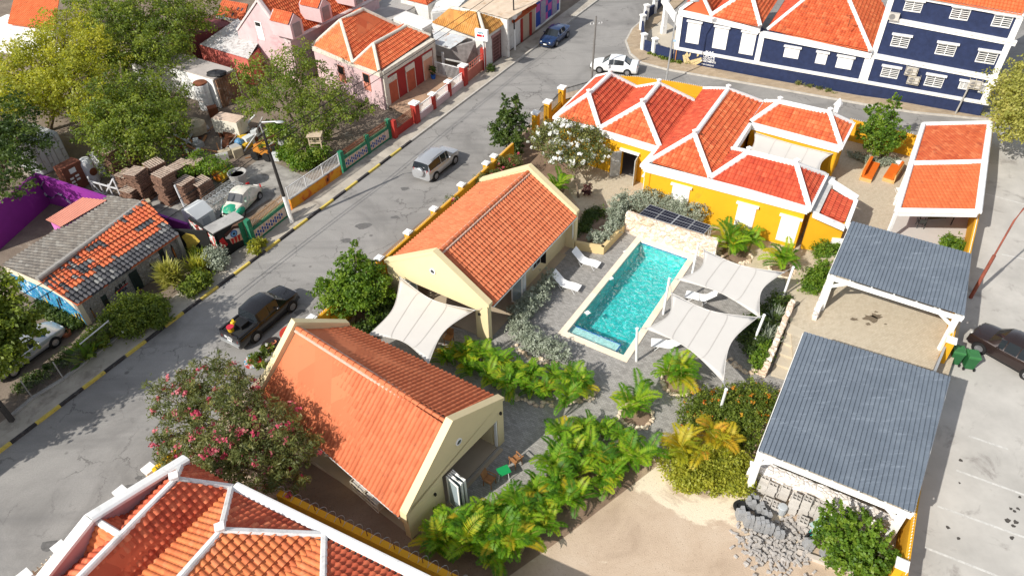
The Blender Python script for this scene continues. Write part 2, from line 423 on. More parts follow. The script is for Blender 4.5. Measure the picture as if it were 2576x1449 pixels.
# pavement and painted kerb on the far side of the road
mb = MB(); mb.hexa([K(-2.5, .15, -.01), K(120, .15, -.01), K(120, 1.8, -.01), K(-2.5, 1.8, -.01), K(-2.5, .15, .125), K(120, .15, .125), K(120, 1.8, .125), K(-2.5, 1.8, .125)])
struct('pavement', mb, SIDE)
mb = MB(); t = -1.6; i = 0
while t < 100:
    dt = 1.42 if t < 34 else 6.0
    jt = random.uniform(-.1, .1)
    mm = (i % 2) if t < 34 else 2
    mb.hexa([K(t, 0, -.01), K(t+dt-.012, 0, -.01), K(t+dt-.012, .17, -.01), K(t, .17, -.01), K(t, .02, .14), K(t+dt-.012, .02, .14), K(t+dt-.012, .17, .14), K(t, .17, .14)], mm)
    t += dt; i += 1
struct('kerb', mb, [KY, KB, KG])
# the compound: lot, garden soil, pavers
WALLP = [G(-60, 1560), G(150, 1385), G(430, 1165), G(720, 860), G(800, 790), G(1250, 390)]
CMP = [G(150, 1500), G(430, 1180), G(800, 795), G(1250, 395), G(1345, 300), G(1412, 238), G(1500, 214), G(1600, 212), G(1790, 232), G(1960, 262), G(2160, 312), G(2300, 345), G(2470, 345), G(2452, 600), G(2250, 1460), G(2200, 1650), G(1000, 1650)]
sheet('sandy_lot', CMP, .0, SAND, True)
sheet('garden_soil', GP([(690, 890), (985, 620), (1250, 400), (1345, 310), (1480, 235), (1530, 300), (1420, 480), (1230, 800), (1100, 900), (900, 850)]), .006, SOIL)
sheet('side_yard_soil', GP([(640, 1060), (640, 1180), (1060, 1470), (1250, 1470), (1420, 1350), (1655, 1170), (1600, 1100), (1280, 1235), (1040, 1330), (760, 1150)]), .006, SOIL)
DECK = GP([(985, 780), (1228, 845), (1365, 690), (1441, 618), (1500, 640), (1560, 575), (1640, 560), (1830, 640), (1880, 690), (1985, 700), (1992, 770), (1985, 960), (1930, 1000), (1760, 1020), (1690, 1090), (1650, 1150), (1560, 1130), (1330, 1255), (1235, 1310), (1100, 1310), (1265, 1110), (1215, 1000), (1000, 900), (900, 850)])
sheet('pool_deck_paving', DECK, .012, PAVE, True)
sheet('courtyard_paving', GP([(1430, 480), (1450, 400), (1530, 400), (1640, 480), (2120, 610), (2140, 560), (2080, 440), (2140, 320), (2300, 350), (2320, 380), (2250, 540), (2450, 560), (2440, 660), (2240, 650), (2090, 620), (1990, 705), (1830, 650), (1600, 540), (1480, 560)]), .014, PAVEB)
sheet('parking_lot', [G(2205, 1700), G(2245, 1460), G(2440, 650), G(2500, 315), G(2900, 330), G(3300, 900), G(2900, 1900)], .0, CONC)
LINE = M('worn_line_paint', (.56, .55, .515), .8, .15, 4, stain=(.42, .4, .37), sfac=.75, sscale=6)
def stripe(pts, w, z=.006):
    mb = MB()
    for (a, b) in pts:
        a = G(*a); b = G(*b); x = (b-a).normalized().cross(Vector((0, 0, 1)))*w/2; n = 14
        for i in range(n):
            p = a.lerp(b, i/n); q = a.lerp(b, (i+1)/n)
            mb.poly([p-x+Vector((0, 0, z)), q-x+Vector((0, 0, z)), q+x+Vector((0, 0, z)), p+x+Vector((0, 0, z))])
    return mb
struct('parking_lines', stripe([((2437, 1096), (2536, 1130)), ((2405, 1182), (2620, 1260)), ((2358, 1272), (2580, 1352)), ((2326, 1376), (2540, 1460)), ((2480, 488), (2580, 515)), ((2520, 640), (2640, 665))], .12), LINE)
STAIN = M('oil_stain', (.07, .062, .055), .85, .3, 4)
mb = MB()
for u, v, r in [(2417, 1157, .16), (2543, 1279, .13), (2552, 1285, .12), (2535, 1308, .2), (2555, 1312, .22), (2550, 1322, .15), (2545, 1352, .18), (2385, 1326, .14), (2411, 1354, .14), (2560, 1278, .16), (2566, 1249, .13), (2414, 1214, .1)]:
    c = G(u, v, .005)
    mb.poly([c+Vector((cos(k*pi/5), sin(k*pi/5), 0))*r*.65*random.uniform(.6, 1.25) for k in range(10)])
struct('oil_stains', mb, STAIN)
mb = MB()
for u, v, r in [(830, 715, .35), (915, 570, .4), (995, 547, .2), (870, 605, .25), (1020, 475, .25), (1170, 415, .2), (300, 1335, .25), (325, 1225, .2), (350, 1200, .14), (127, 1370, .3), (760, 785, .3)]:
    c = G(u, v, .002)
    mb.poly([c+Vector((cos(k*pi/6)*1.6, sin(k*pi/6), 0))*r*random.uniform(.6, 1.2) for k in range(12)])
struct('road_patches', mb, M('tar_patch', (.13, .125, .12), .9, .25, 6))
# pavement round the navy house
NK = [(1700, -25), (1676, 0), (1621, 46), (1588, 75), (1572, 105), (1583, 137), (1611, 160), (1678, 178), (1932, 222), (2170, 265), (2300, 286), (2485, 304), (2640, 318)]
NB = [(1760, -30), (1725, 0), (1672, 46), (1632, 80), (1622, 105), (1640, 128), (1661, 143), (1690, 155), (1932, 202), (2157, 243), (2300, 262), (2485, 299), (2640, 312)]
mb = MB()
for i in range(len(NK)-1):
    a, b, c, d = G(*NK[i]), G(*NK[i+1]), G(*NB[i+1]), G(*NB[i]); z0 = Vector((0, 0, -.01)); z1 = Vector((0, 0, .12))
    ka = a+(d-a).normalized()*.18; kb = b+(c-b).normalized()*.18
    mb.hexa([a+z0, b+z0, kb+z0, ka+z0, a+z1, b+z1, kb+z1, ka+z1], 1)
    mb.hexa([ka+z0, kb+z0, c+z0, d+z0, ka+z1*.97, kb+z1*.97, c+z1*.97, d+z1*.97], 0)
struct('navy_corner_pavement', mb, [PAVEN, KG])
# raised terrace under the carports, with the ramp of the path and the steps down to the pool
TZ = .6
TP = [G(1985, 790, TZ), G(2030, 745, TZ), G(2095, 640, TZ), G(2240, 660, TZ), G(2438, 700, TZ), G(2400, 900, TZ), G(2262, 1310, TZ), G(1905, 1175, TZ), G(2000, 930, TZ)]
mb = MB(); mb.prism([p-Vector((0, 0, TZ)) for p in TP], (0, 0, TZ)); struct('carport_terrace', mb, PAVEB)
mb = MB(); a = G(1975, 700, .016); b = G(2060, 640, .016)
mb.poly([a, b, G(2100, 640, TZ+.004), G(2030, 745, TZ+.004), G(1985, 785, TZ+.004)]); struct('sloping_path', mb, M('sandy_path', (.46, .39, .285), .95, .15, .8, .3, 25))
# ------------------------------------------------------------------ cream houses with barrel tiles
SALM = tile_mat('salmon_tiles', [(.46, .125, .052), (.53, .155, .068), (.58, .18, .08), (.50, .14, .058)], dfac=.12)
GUT = M('gutter_white', (.78, .78, .76), .4, .05, 2)
FLOOR = M('terrace_screed', (.42, .34, .24), .7, .08, .8)
def gable_house(name, label, A, B, BL, BR, W_he, frac, hr, open_, rwin, door_at):
    """A, B: feet of the front gable; BL, BR: feet of the back gable; W_he: eave heights left, right."""
    h = thing(name, label, 'house', (A+B)/2)
    heL, heR = W_he; f = Fr(A, B); bk = Fr(BL, BR); th = .35
    if f.n.dot(A-BL) < 0: f.n = -f.n
    if bk.n.dot(A-BL) < 0: bk.n = -bk.n
    L = f.L; s = frac*L
    o0, o1, oz = open_
    wall = MB()
    # front gable: left pier, right pier and the gable above the opening
    f.plate(wall, [(0, 0), (o0, 0), (o0, oz), (0, oz)], -th, 0); f.plate(wall, [(o1, 0), (L, 0), (L, oz), (o1, oz)], -th, 0)
    f.plate(wall, [(0, oz), (L, oz), (L, heR), (s, hr), (0, heL)], -th, 0)
    Lb = bk.L; sb = frac*Lb
    bk.plate(wall, [(0, 0), (Lb, 0), (Lb, heR), (sb, hr), (0, heL)], 0, th)
    fl = Fr(A, BL); fr = Fr(B, BR)
    if fl.n.dot(B-A) > 0: fl.n = -fl.n
    if fr.n.dot(A-B) > 0: fr.n = -fr.n
    fl.box(wall, th, fl.L-th, -.25-.3, -.3, 0, heL-.25)
    return h, f, bk, fl, fr, wall, th, s, sb
def roof_pair(h, f, bk, s, sb, heL, heR, hr, th, m, pitch, row, amp, ridge=True):
    """Two tiled slopes between the two parapet gables, with a ridge of cap tiles."""
    d = .32; ov = .12
    L = f.L; Lb = bk.L
    fE0 = f.p(0-ov, -th-.02, heL-d); fE1 = f.p(L+ov, -th-.02, heR-d); fR = f.p(s, -th-.02, hr-d)
    bE0 = bk.p(0-ov, th+.02, heL-d); bE1 = bk.p(Lb+ov, th+.02, heR-d); bR = bk.p(sb, th+.02, hr-d)
    for e0, e1 in ((fE0, bE0), (fE1, bE1)):
        mb = MB(); tiles(mb, [e0, e1, bR, fR], pitch, row, amp, .045, 6)
        u = Vector((0, 0, .1)); mb.prism([e0-u, e1-u, bR-u, fR-u], u*.9)
        obj('roof_slope', mb, m, h, smooth=40)
    rc = MB(); n = int((fR-bR).length/.42)
    for i in range(n):
        a = bR.lerp(fR, i/n); b = bR.lerp(fR, (i+1.06)/n)
        rc.tube([a+Vector((0, 0, .06)), b+Vector((0, 0, .085))], [.12, .14], 8)
    for k in range(len(rc.uv)): rc.uv[k] = [(k//10+.5, 900.5)]*len(rc.uv[k])
    obj('ridge_cap', rc, m, h, smooth=40)
    mt = MB(); mt.bar(bR+Vector((0, 0, .0)), fR+Vector((0, 0, .0)), .42, .1); obj('ridge_mortar', mt, M('mortar', (.6, .45, .36), .9, .15, 5), h)
    return (fE0, bE0), (fE1, bE1)
def parapet(h, fr, tz, d0, d1, m, w=.2):
    mb = MB()
    for (t0, z0), (t1, z1) in zip(tz, tz[1:]):
        mb.hexa([fr.p(t0, d0, z0-.1), fr.p(t1, d0, z1-.1), fr.p(t1, d1, z1-.1), fr.p(t0, d1, z0-.1), fr.p(t0, d0, z0+w-.1), fr.p(t1, d0, z1+w-.1), fr.p(t1, d1, z1+w-.1), fr.p(t0, d1, z0+w-.1)])
    obj('gable_parapet', mb, m, h)
def gutter(h, a, b, down=None):
    mb = MB(); d = (b-a).normalized(); x = d.cross(Vector((0, 0, 1)))
    for k in (-1, 1): mb.bar(a+x*.055*k, b+x*.055*k, .012, .1)
    mb.bar(a-Vector((0, 0, .05)), b-Vector((0, 0, .05)), .11, .012)
    n = int((b-a).length/1.1)
    for i in range(n+1): p = a.lerp(b, i/n); mb.box(p-Vector((0, 0, .01)), .04, .16, .02, atan2(d.y, d.x))
    g = obj('gutter', mb, GUT, h)
    if down:
        q = MB(); q.tube(down, .05, 8); obj('downpipe', q, GUT, h, smooth=True)
def round_window(h, f, t, z, r=.2):
    q = MB(); q.lathe(f.p(t, .0, z), [(r, 0), (r, .05), (r*.72, .06), (r*.72, .02)], 20, axis=f.n); w = obj('round_window', q, WHITE, h, smooth=30)
    g = MB(); g.lathe(f.p(t, .0, z), [(r*.72, .012), (r*.72, .028)], 20, axis=f.n); obj('pane', g, GLASS, w)
def wall_lamp(h, f, t, z):
    q = MB(); f.box(q, t-.05, t+.05, 0, .1, z-.08, z+.08); obj('wall_lamp', q, BLACK, h)
    return q
def folding_door(h, f, t0, d0, n, w=.8, z0=.03, z1=2.2, ang=1.2, dirn=1):
    """A stack of glazed white leaves folded to one side."""
    for i in range(n):
        c = f.p(t0+i*.11*dirn, d0, 0); a = f.rz()+ang+(.16 if i % 2 else -.04)
        x = Vector((cos(a), sin(a), 0)); fr = Fr(c, c+x)
        q = MB(); b = .09
        fr.box(q, 0, w, -.022, .022, z0, z0+b); fr.box(q, 0, w, -.022, .022, z1-b, z1); fr.box(q, 0, b, -.022, .022, z0+b, z1-b); fr.box(q, w-b, w, -.022, .022, z0+b, z1-b)
        d = obj('folding_door', q, WHITE, h)
        g = MB(); fr.box(g, b, w-b, -.008, .008, z0+b, z1-b); obj('pane', g, GLASSB, d)

# --- house beside the pool, its gable towards the lower left
A = Vector((-7.62, 34.2, 0)); B = Vector((-1.43, 30.12, 0)); BR_ = G(1453, 528, 3.0); BL_ = G(1217, 448, 3.05)
BR_.z = BL_.z = 0
h, f, bk, fl, fr, wall, th, s, sb = gable_house('gabled_house', 'cream gabled house with salmon barrel tiles standing between the street wall and the swimming pool', A, B, BL_, BR_, (3.08, 3.0), .52, 5.25, (.9, 6.55, 2.25), None, None)
# right long wall, set in under the eave, with a window, and an open corner near the front
fr.box(wall, 5.2, fr.L-th, -.9, -.65, 0, 2.65); fr.box(wall, th, 5.2, -.9, -.65, 2.3, 2.65); fr.box(wall, fr.L-th-.02, fr.L, -.9, .06, 0, 2.7)
fr.box(wall, .02, .3, -.34, -.06, 0, 2.6)
obj('wall', wall, BEIGE, h)
roof = roof_pair(h, f, bk, s, sb, 3.08, 3.0, 5.25, th, SALM, .26, .38, .075)
parapet(h, f, [(-.12, 3.0), (s, 5.31), (f.L+.12, 2.93)], -th-.02, .03, BEIGE, .22)
parapet(h, bk, [(-.12, 3.0), (sb, 5.31), (bk.L+.12, 2.93)], -.03, th+.02, BEIGE, .22)
e0, e1 = roof[1]; gutter(h, e0+Vector((0, 0, -.03)), e1+Vector((0, 0, -.03)), [e1+Vector((-.2, -.25, -.1)), G(1441, 560, 2.3), G(1441, 618, .12), G(1450, 624, .06)])
round_window(h, f, *f.sz(1089, 682), .2)
q = MB(); f.box(q, .1, f.L-.1, -9.6, -.4, .005, .03); f.box(q, .9, 6.55, -.5, -.1, .005, .05); obj('floor', q, FLOOR, h)
q = MB(); fr.box(q, 6.05, 7.0, -.66, -.6, .95, 2.1); w_ = obj('window', q, WHITE, h)
q = MB(); fr.box(q, 6.12, 6.5, -.605, -.59, 1.02, 2.03); fr.box(q, 6.55, 6.93, -.605, -.59, 1.02, 2.03); obj('pane', q, GLASS, w_)
q = MB(); p0 = fr.p(7.0, -.58, .95); q.hexa([p0, p0+Vector((.32, -.12, 0)), p0+Vector((.34, -.09, 0)), p0+Vector((.02, .03, 0)), p0+Vector((0, 0, 1.1)), p0+Vector((.32, -.12, 1.1)), p0+Vector((.34, -.09, 1.1)), p0+Vector((.02, .03, 1.1))]); obj('shutter', q, BLACK, h)
folding_door(h, fr, 3.7, -.75, 4, .75, ang=-pi/2+.25)
folding_door(h, f, 1.5, -.5, 4, .8, ang=-pi/2-.35)
wall_lamp(h, f, 6.85, 2.05)

# --- house with the long terrace front, its ridge running down to the right
A2 = Vector((-4.92, 17.53, 0)); B2 = Vector((-.60, 22.91, 0)); BL2 = G(652, 972, 2.0); BR2 = G(868, 812, 3.15); BL2.z = BR2.z = 0
h2, f, bk, fl, fr, wall, th, s, sb = gable_house('gabled_house', 'cream gabled house half shaded by the pink flowering bush', A2, B2, BL2, BR2, (1.95, 3.3), .494, 5.05, (2.35, 6.45, 2.2), None, None)
fr.box(wall, th, fr.L-th, -.5, -.25, 0, 2.9)
obj('wall', wall, BEIGE, h2)
roof = roof_pair(h2, f, bk, s, sb, 2.0, 3.3, 5.05, th, SALM, .26, .38, .075)
parapet(h2, f, [(-.1, 1.55), (-.05, 2.05), (s, 5.12), (f.L+.1, 3.3)], -th-.02, .03, BEIGE, .2)
parapet(h2, bk, [(-.1, 2.0), (sb, 5.12), (bk.L+.1, 3.25)], -.03, th+.02, BEIGE, .2)
e0, e1 = roof[0]; gutter(h2, e0+Vector((0, 0, -.03)), e1+Vector((0, 0, -.03)))
e0, e1 = roof[1]; gutter(h2, e0+Vector((0, 0, -.03)), e1+Vector((0, 0, -.03)))
round_window(h2, f, *f.sz(1153, 1110), .2)
q = MB(); f.box(q, .1, f.L-.1, -9.8, -.4, .004, .03); f.box(q, 2.35, 6.45, -.5, -.05, .004, .05); f.box(q, 2.35, 6.45, -.02, .3, .004, .045); obj('floor', q, FLOOR, h2)
q = MB(); f.box(q, 2.35, 6.45, .0, .03, .05, .075); f.box(q, 2.35, 6.45, .08, .1, .05, .07); obj('door_track', q, GALV, h2)
q = MB(); f.box(q, 6.36, 6.44, -.2, -.05, .05, 2.2); obj('door_frame', q, WHITE, h2)
folding_door(h2, f, 2.5, .12, 5, .85, ang=-pi/2-.1)
wall_lamp(h2, f, 1.75, 1.55); wall_lamp(h2, f, 6.65, 2.55)
ws = fl; t0, z0 = ws.sz(845, 1203)
q = MB(); ws.box(q, t0-.3, t0+.5, -.31, -.26, .7, 1.4); obj('window', q, WHITE, h2)
# caged air coolers standing out from the side wall
def cooler(label, cat, loc, rz, cage=True, grp=None):
    r = thing('air_conditioner', label, cat, (0, 0, 0), grp)
    q = MB(); q.box((0, 0, 0), .82, .32, .56); obj('body', q, M('cooler_grey', (.50, .47, .42), .5, .06, 2), r)
    q = MB(); q.lathe((-.12, -.165, .28), [(.23, 0), (.23, .02), (.2, .02)], 18, axis=(0, -1, 0)); obj('fan_grille', q, M('cooler_dark', (.2, .19, .18), .6, .1), r)
    q = MB()
    for x in (-.42, .42): q.bar((x, -.17, .02), (x, .34, .02), .03)
    if cage:
        for z in (-.05, .3, .63): q.bar((-.47, -.24, z), (.47, -.24, z), .025)
        for x in (-.47, .0, .47): q.bar((x, -.24, -.05), (x, -.24, .63), .025); q.bar((x, -.24, .63), (x, .3, .63), .025)
    obj('bracket', q, M('cage_cream', (.62, .55, .42), .6, .08), r)
    place(r, loc, rz); return r
COOL = []
for (u, v), lb in (((884, 1256), 'caged grey air cooler beside the shaded cream house, further from its gable'), ((925, 1282), 'caged grey air cooler beside the shaded cream house, nearer its gable')):
    p = G(u, v, .75); tt = (p-ws.o).dot(ws.a)
    nb = ws.n
    COOL.append(cooler(lb, 'air cooler', ws.p(tt, .08, .7), atan2(nb.y, nb.x)+pi/2, True, 'air coolers'))
# ------------------------------------------------------------------ the ochre villa
ORT = tile_mat('orange_tiles', [(.43, .075, .028), (.58, .14, .05), (.50, .10, .036), (.66, .20, .08)], dfac=.2)
REDT = tile_mat('red_tiles', [(.37, .048, .024), (.50, .085, .038), (.44, .065, .03), (.57, .12, .055)], dfac=.15)
def Z(u, v, z): return G(u, v, z)
HE = 3.5
villa = thing('villa', 'ochre villa with white trimmed red hip roofs and a shaded inner court', 'house', G(1800, 500))
def slope(pts, m, parent=None, pitch=.26, row=.36, amp=.055, step=.06, n=6, name='roof_slope', under=True, off=None):
    mb = MB(); tiles(mb, pts, pitch, row, amp, step, n, off=off)
    if under: mb.prism([Vector(p)-Vector((0, 0, .06)) for p in pts], (0, 0, .05))
    return obj(name, mb, m, parent or villa, smooth=40)
aFL, V1, V1b, aBL = Z(1400, 294, HE), Z(1508, 325, HE), Z(1601.6, 222, HE), Z(1502, 195, HE)
aRF, aRB = Z(1480.7, 239, 4.95), Z(1535, 188, 4.95)
bFR, bBR, bRF, bRB = Z(1659.4, 370.6, HE), Z(1746, 256, HE), Z(1615.5, 263, 5.2), Z(1657.4, 213, 5.2)
cFL, cFR, cBL, cBR = Z(1635.5, 406.5, HE), Z(1787, 448, HE), Z(1771, 225, HE), Z(1916.5, 259, HE)
cRF, cRB = Z(1747, 340.7, 4.93), Z(1830.8, 227, 4.93)
dFR, dBR, dRL, dRR = Z(2034, 521, HE), Z(2074, 441, HE), Z(1882.6, 384.6, 4.95), Z(2002.5, 415, 4.95)
dBL = Z(1843, 376, HE)
fFL, fFR, fBR, fRL, fRR = Z(1889, 307.6, HE), Z(2114, 367, HE), Z(2142, 311.6, HE), Z(1960.6, 257.7, 4.74), Z(2086, 285.6, 4.74)
fBL = fFL+(fBR-fFR)
slope([aFL, aBL, aRB, aRF], REDT); slope([aFL, V1, aRF], ORT); slope([V1, V1b, aRB, aRF], REDT)
slope([V1, V1b, bRB, bRF], REDT); slope([V1, bFR, bRF], ORT); slope([bFR, bBR, bRB, bRF], REDT)
slope([cFL, cBL, cRB, cRF], REDT); slope([cFL, cFR, cRF], ORT); slope([cFR, cBR, cRB, cRF], ORT)
slope([cFR, dFR, dRR, dRL], REDT); slope([dFR, dBR, dRR], REDT); slope([dBR, dBL, dRL, dRR], REDT); slope([cFR, dRL, dBL], REDT)
slope([fFL, fFR, fRR, fRL], ORT); slope([fFR, fBR, fRR], ORT); slope([fBR, fBL, fRL, fRR], ORT); slope([fBL, fFL, fRL], ORT)
E_ = [Z(2050, 533, 3.0), Z(2122, 561, 2.35), Z(2144, 507, 2.35), Z(2078, 471, 3.0)]
slope([E_[1], E_[2], E_[3], E_[0]], REDT)
cp = MB()
for pts in ([aRB, aRF, aFL], [aRF, V1], [bRB, bRF, V1], [bRF, bFR], [cRB, cRF, cFL], [cRF, cFR], [dRL, dRR, dFR], [dRL, cFR], [dRR, dBR], [dRL, dBL], [fRL, fRR, fFR], [fRL, fFL], [fRR, fBR], [fRL, fBL]):
    cap_line(cp, pts, .34, .15, lift=.06)
obj('ridge_cap', cp, TRIM, villa)
gp = MB()                                           # white parapet gables along the street at the back
for pts in ([aBL, aRB, V1b], [V1b, bRB, bBR], [cBL, cRB, cBR], [fBL, fBR]):
    for a, b in zip(pts, pts[1:]):
        d = (b-a).normalized(); x = Vector((d.y, -d.x, 0)).normalized(); u = Vector((0, 0, 1))
        gp.hexa([a-x*.12-u*.5, b-x*.12-u*.5, b+x*.14-u*.5, a+x*.14-u*.5, a-x*.12+u*.24, b-x*.12+u*.24, b+x*.14+u*.24, a+x*.14+u*.24])
obj('street_parapet', gp, TRIM, villa)
for p in (aRB, aRF, bRB, bRF, cRB, cRF, dRL, dRR, fRL, fRR):
    fn = MB(); fn.box(p+Vector((0, 0, .15)), .22, .22, .2, .5); fn.box(p+Vector((0, 0, .35)), .3, .3, .07, .5)
    obj('finial', fn, TRIM, villa)
# cornices: a stepped white band under each eave
CN = [0]
def cornice(mb, pts, w=.34, z0=2.95, z1=3.56):
    for a, b in zip(pts, pts[1:]):
        CN[0] += 1; z0 += .003*(1 if CN[0] % 2 else -1); z1 += .004*(1 if CN[0] % 2 else -1)
        d = (b-a).normalized(); x = Vector((d.y, -d.x, 0)).normalized()
        for o, za, zb in ((.0, z0, z0+.22), (.1, z0+.222, z0+.4), (.2, z0+.402, z1)):
            p = a-d*(.02+o); q = b+d*(.02+o)
            mb.hexa([Vector((*(p-x*.22).xy, za)), Vector((*(q-x*.22).xy, za)), Vector((*(q+x*(o+.04)).xy, za)), Vector((*(p+x*(o+.04)).xy, za)), Vector((*(p-x*.22).xy, zb)), Vector((*(q-x*.22).xy, zb)), Vector((*(q+x*(o+.04)).xy, zb)), Vector((*(p+x*(o+.04)).xy, zb))])
co = MB()
cK = Z(1621, 414, HE)
cornice(co, [aBL, aFL, V1, bFR]); cornice(co, [bFR.lerp(cFL, .12), cK, dFR, dBR]); cornice(co, [fFL, fFR, fBR]); cornice(co, [cBR, dBL.lerp(cBR, .02)])
obj('cornice', co, TRIM, villa)
# walls
def wallbox(mb, pts, z0, z1, th=.35, inset=.06):
    for a, b in zip(pts, pts[1:]):
        f = Fr(a, b); f.box(mb, inset, f.L-inset, -th-.1, -.1, z0, z1)
wm = MB()
fA = Fr(aFL, V1); fB = Fr(V1, bFR)
wallbox(wm, [aBL, aFL, V1], 0, 3.0)
tl, zl = fB.sz(1557, 440); tr, zr = fB.sz(1597, 455)
fB.box(wm, 0, tl, -.45, -.1, 0, 3.0); fB.box(wm, tr, fB.L, -.45, -.1, 0, 3.0); fB.box(wm, tl, tr, -.45, -.1, 2.3, 3.0)
wallbox(wm, [cFL, cK+Vector((.12, .1, 0))], 0, 3.0)
front = Fr(cK, dFR); front.box(wm, .1, front.L-.1, -.45, -.1, 0, 2.95)
wallbox(wm, [bFR, cK], 0, 2.95)
wallbox(wm, [dFR, dBR, dBL, cBR], 0, 2.95); wallbox(wm, [cBR, fFL], 0, 2.95); wallbox(wm, [fFL, fFR, fBR, fBL], 0, 2.95)
wallbox(wm, [cBL, aBL], 0, 3.0); wallbox(wm, [fBL, cBL], 0, 3.0)
# lean-to at the end: front wall follows the slope
eF = Fr(Z(2050, 533, 3.0), Z(2122, 561, 2.35))
eF.plate(wm, [(-.2, 0), (eF.L+.1, 0), (eF.L+.1, 2.3), (-.2, 2.98)], -.1, .12)
eS = Fr(Z(2122, 561, 2.35), Z(2144, 507, 2.35)); eS.box(wm, 0, eS.L, -.05, .12, 0, 2.3)
obj('wall', wm, YELLOW, villa)
lp = MB()
def lean_cap(a, b, w=.3, h=.3):
    d = (b-a).normalized(); x = Vector((d.y, -d.x, 0)).normalized(); u = Vector((0, 0, 1))
    lp.hexa([a-x*w/2-u*.1, b-x*w/2-u*.1, b+x*w/2-u*.1, a+x*w/2-u*.1, a-x*w/2+u*h, b-x*w/2+u*h, b+x*w/2+u*h, a+x*w/2+u*h])
lean_cap(Z(2044, 540, 3.02), Z(2123, 575, 2.36), .36, .2); lean_cap(Z(2086, 458, 3.05), Z(2156, 503, 2.4), .55, .2); lean_cap(Z(2128, 572, 2.36), Z(2153, 506, 2.4), .26, .15)
obj('lean_to_trim', lp, TRIM, villa)
q = MB(); a, b = Z(2040, 533, 3.0), Z(2082, 446, 3.0); d = (b-a).normalized(); x = Vector((d.y, -d.x, 0))
q.hexa([a-x*.1, b-x*.1, b+x*.5, a+x*.5, a-x*.1+Vector((0, 0, .12)), b-x*.1+Vector((0, 0, .12)), b+x*.5+Vector((0, 0, .12)), a+x*.5+Vector((0, 0, .12))]); obj('flat_gutter', q, M('gutter_cement', (.5, .49, .47), .9, .2, 3), villa)
def shutter(fr, t0, t1, z0, z1, parent, d=-.1, planks=4, louvre=False, mt=None):
    q = MB(); mt = mt or WHITE
    fr.box(q, t0, t1, d, d+.05, z0, z1)
    for i in range(planks):
        a = t0+(t1-t0)*i/planks+.025; b = t0+(t1-t0)*(i+1)/planks-.025
        fr.box(q, a, b, d+.051, d+.075, z0+.06, z1-.06)
    o = obj('shutter', q, mt, parent)
    q = MB(); fr.box(q, t0-.14, t1+.14, d, d+.2, z1+.02, z1+.14); obj('lintel', q, TRIM, o); return o
for (uL, vL), (uR, vR) in (((1691, 463), (1736, 475)), ((1856, 510), (1904, 522)), ((1965, 541), (2014, 553))):
    t0, z = front.sz(uL, vL); t1, z_ = front.sz(uR, vR); shutter(front, t0+.05, t1, .35, min(2.6, z-.05), villa)
t0, z0 = front.sz(1606, 478); sf = Fr(bFR, cK); shutter(sf, sf.L-.95, sf.L-.2, .5, 2.4, villa, d=-.08)
q = MB(); t0, z0 = eF.sz(2092, 598); t1, z1 = eF.sz(2124, 612); eF.box(q, t0, t1, .12, .3, z1-.1, z1+.45); obj('meter_cupboard', q, WHITE, villa)
# double door standing open towards the garden
dr = M('worn_door', (.46, .46, .44), .8, .2, 3, stain=(.25, .25, .24), sfac=.5, sscale=5)
for k, (t, s_) in enumerate(((tl, -1), (tr, 1))):
    a = fB.p(t, -.1, 0); dirv = (fB.n*.75+fB.a*(.66*s_)) if k == 0 else (fB.n*.97+fB.a*.2)
    g = Fr(a, a+dirv); q = MB(); g.box(q, 0, .82, -.03, .03, .03, 2.2)
    for z in (.15, .85, 1.5): g.box(q, .1, .72, -.045, .045, z, z+.5)
    obj('door_leaf', q, dr, villa)
q = MB(); fB.box(q, tl-.1, tr+.15, -.1, .12, 2.32, 2.46); obj('door_lintel', q, TRIM, villa)
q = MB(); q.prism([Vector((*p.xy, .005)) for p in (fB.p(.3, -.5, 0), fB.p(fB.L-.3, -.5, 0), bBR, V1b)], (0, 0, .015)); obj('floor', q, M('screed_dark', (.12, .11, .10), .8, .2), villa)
q = MB(); q.lathe(Z(2099, 296, 3.9), [(.24, 0), (.24, 1.0), (.34, 1.02), (.34, 1.12), (.0, 1.6)], 4); obj('chimney', q, TRIM, villa)
# ------------------------------------------------------------------ yellow street walls with capped piers
def capped_wall(label, pts, z, m=YELLOW2, piers=None, th=.2, spikes=True, name='garden_wall', cap=WHITE, pz=.25, pw=.5, ends=True, z0=0):
    w = thing(name, label, 'wall', (pts[0]+pts[-1])/2*Vector((1, 1, 0)) if False else Vector(((pts[0].x+pts[-1].x)/2, (pts[0].y+pts[-1].y)/2, 0)))
    mb = MB()
    for a, b in zip(pts, pts[1:]):
        f = Fr(a, b); f.box(mb, 0, f.L, -th/2, th/2, z0, z)
    obj('wall', mb, m, w)
    for (p, rz) in piers or []:
        q = MB(); q.box(Vector((p.x, p.y, z0)), pw*.72, pw*.72, z+pz-z0-.1, rz); o = obj('pier', q, m, w)
        q = MB(); b = Vector((p.x, p.y, z+pz-.1)); q.box(b, pw, pw, .1, rz); q.box(b+Vector((0, 0, .1)), pw*.7, pw*.7, .05, rz); obj('cap', q, cap, o)
    if spikes:
        q = MB()
        for a, b in zip(pts, pts[1:]):
            L = Vector((b.x-a.x, b.y-a.y, 0)).length; n = int(L/.16)
            for i in range(n):
                p = a.lerp(b, (i+.5)/n); q.box(Vector((p.x, p.y, z)), .02, .02, .13, .3)
        obj('spike_strip', q, METALW, w)
    return w
WZ = 2.0
wp = [G(700, 878, WZ), G(800, 797, WZ), G(1250, 398, WZ), G(1290, 360, WZ)]
rzw = atan2(wp[2].y-wp[1].y, wp[2].x-wp[1].x)
capped_wall('long ochre street wall with white pier caps, running past the gabled poolside house', wp, WZ, piers=[(G(u, v, WZ), rzw) for u, v in ((785, 806), (955, 655), (1027, 590), (1092, 531), (1161, 470), (1223, 416), (1243, 398))])
WZ2 = 1.5
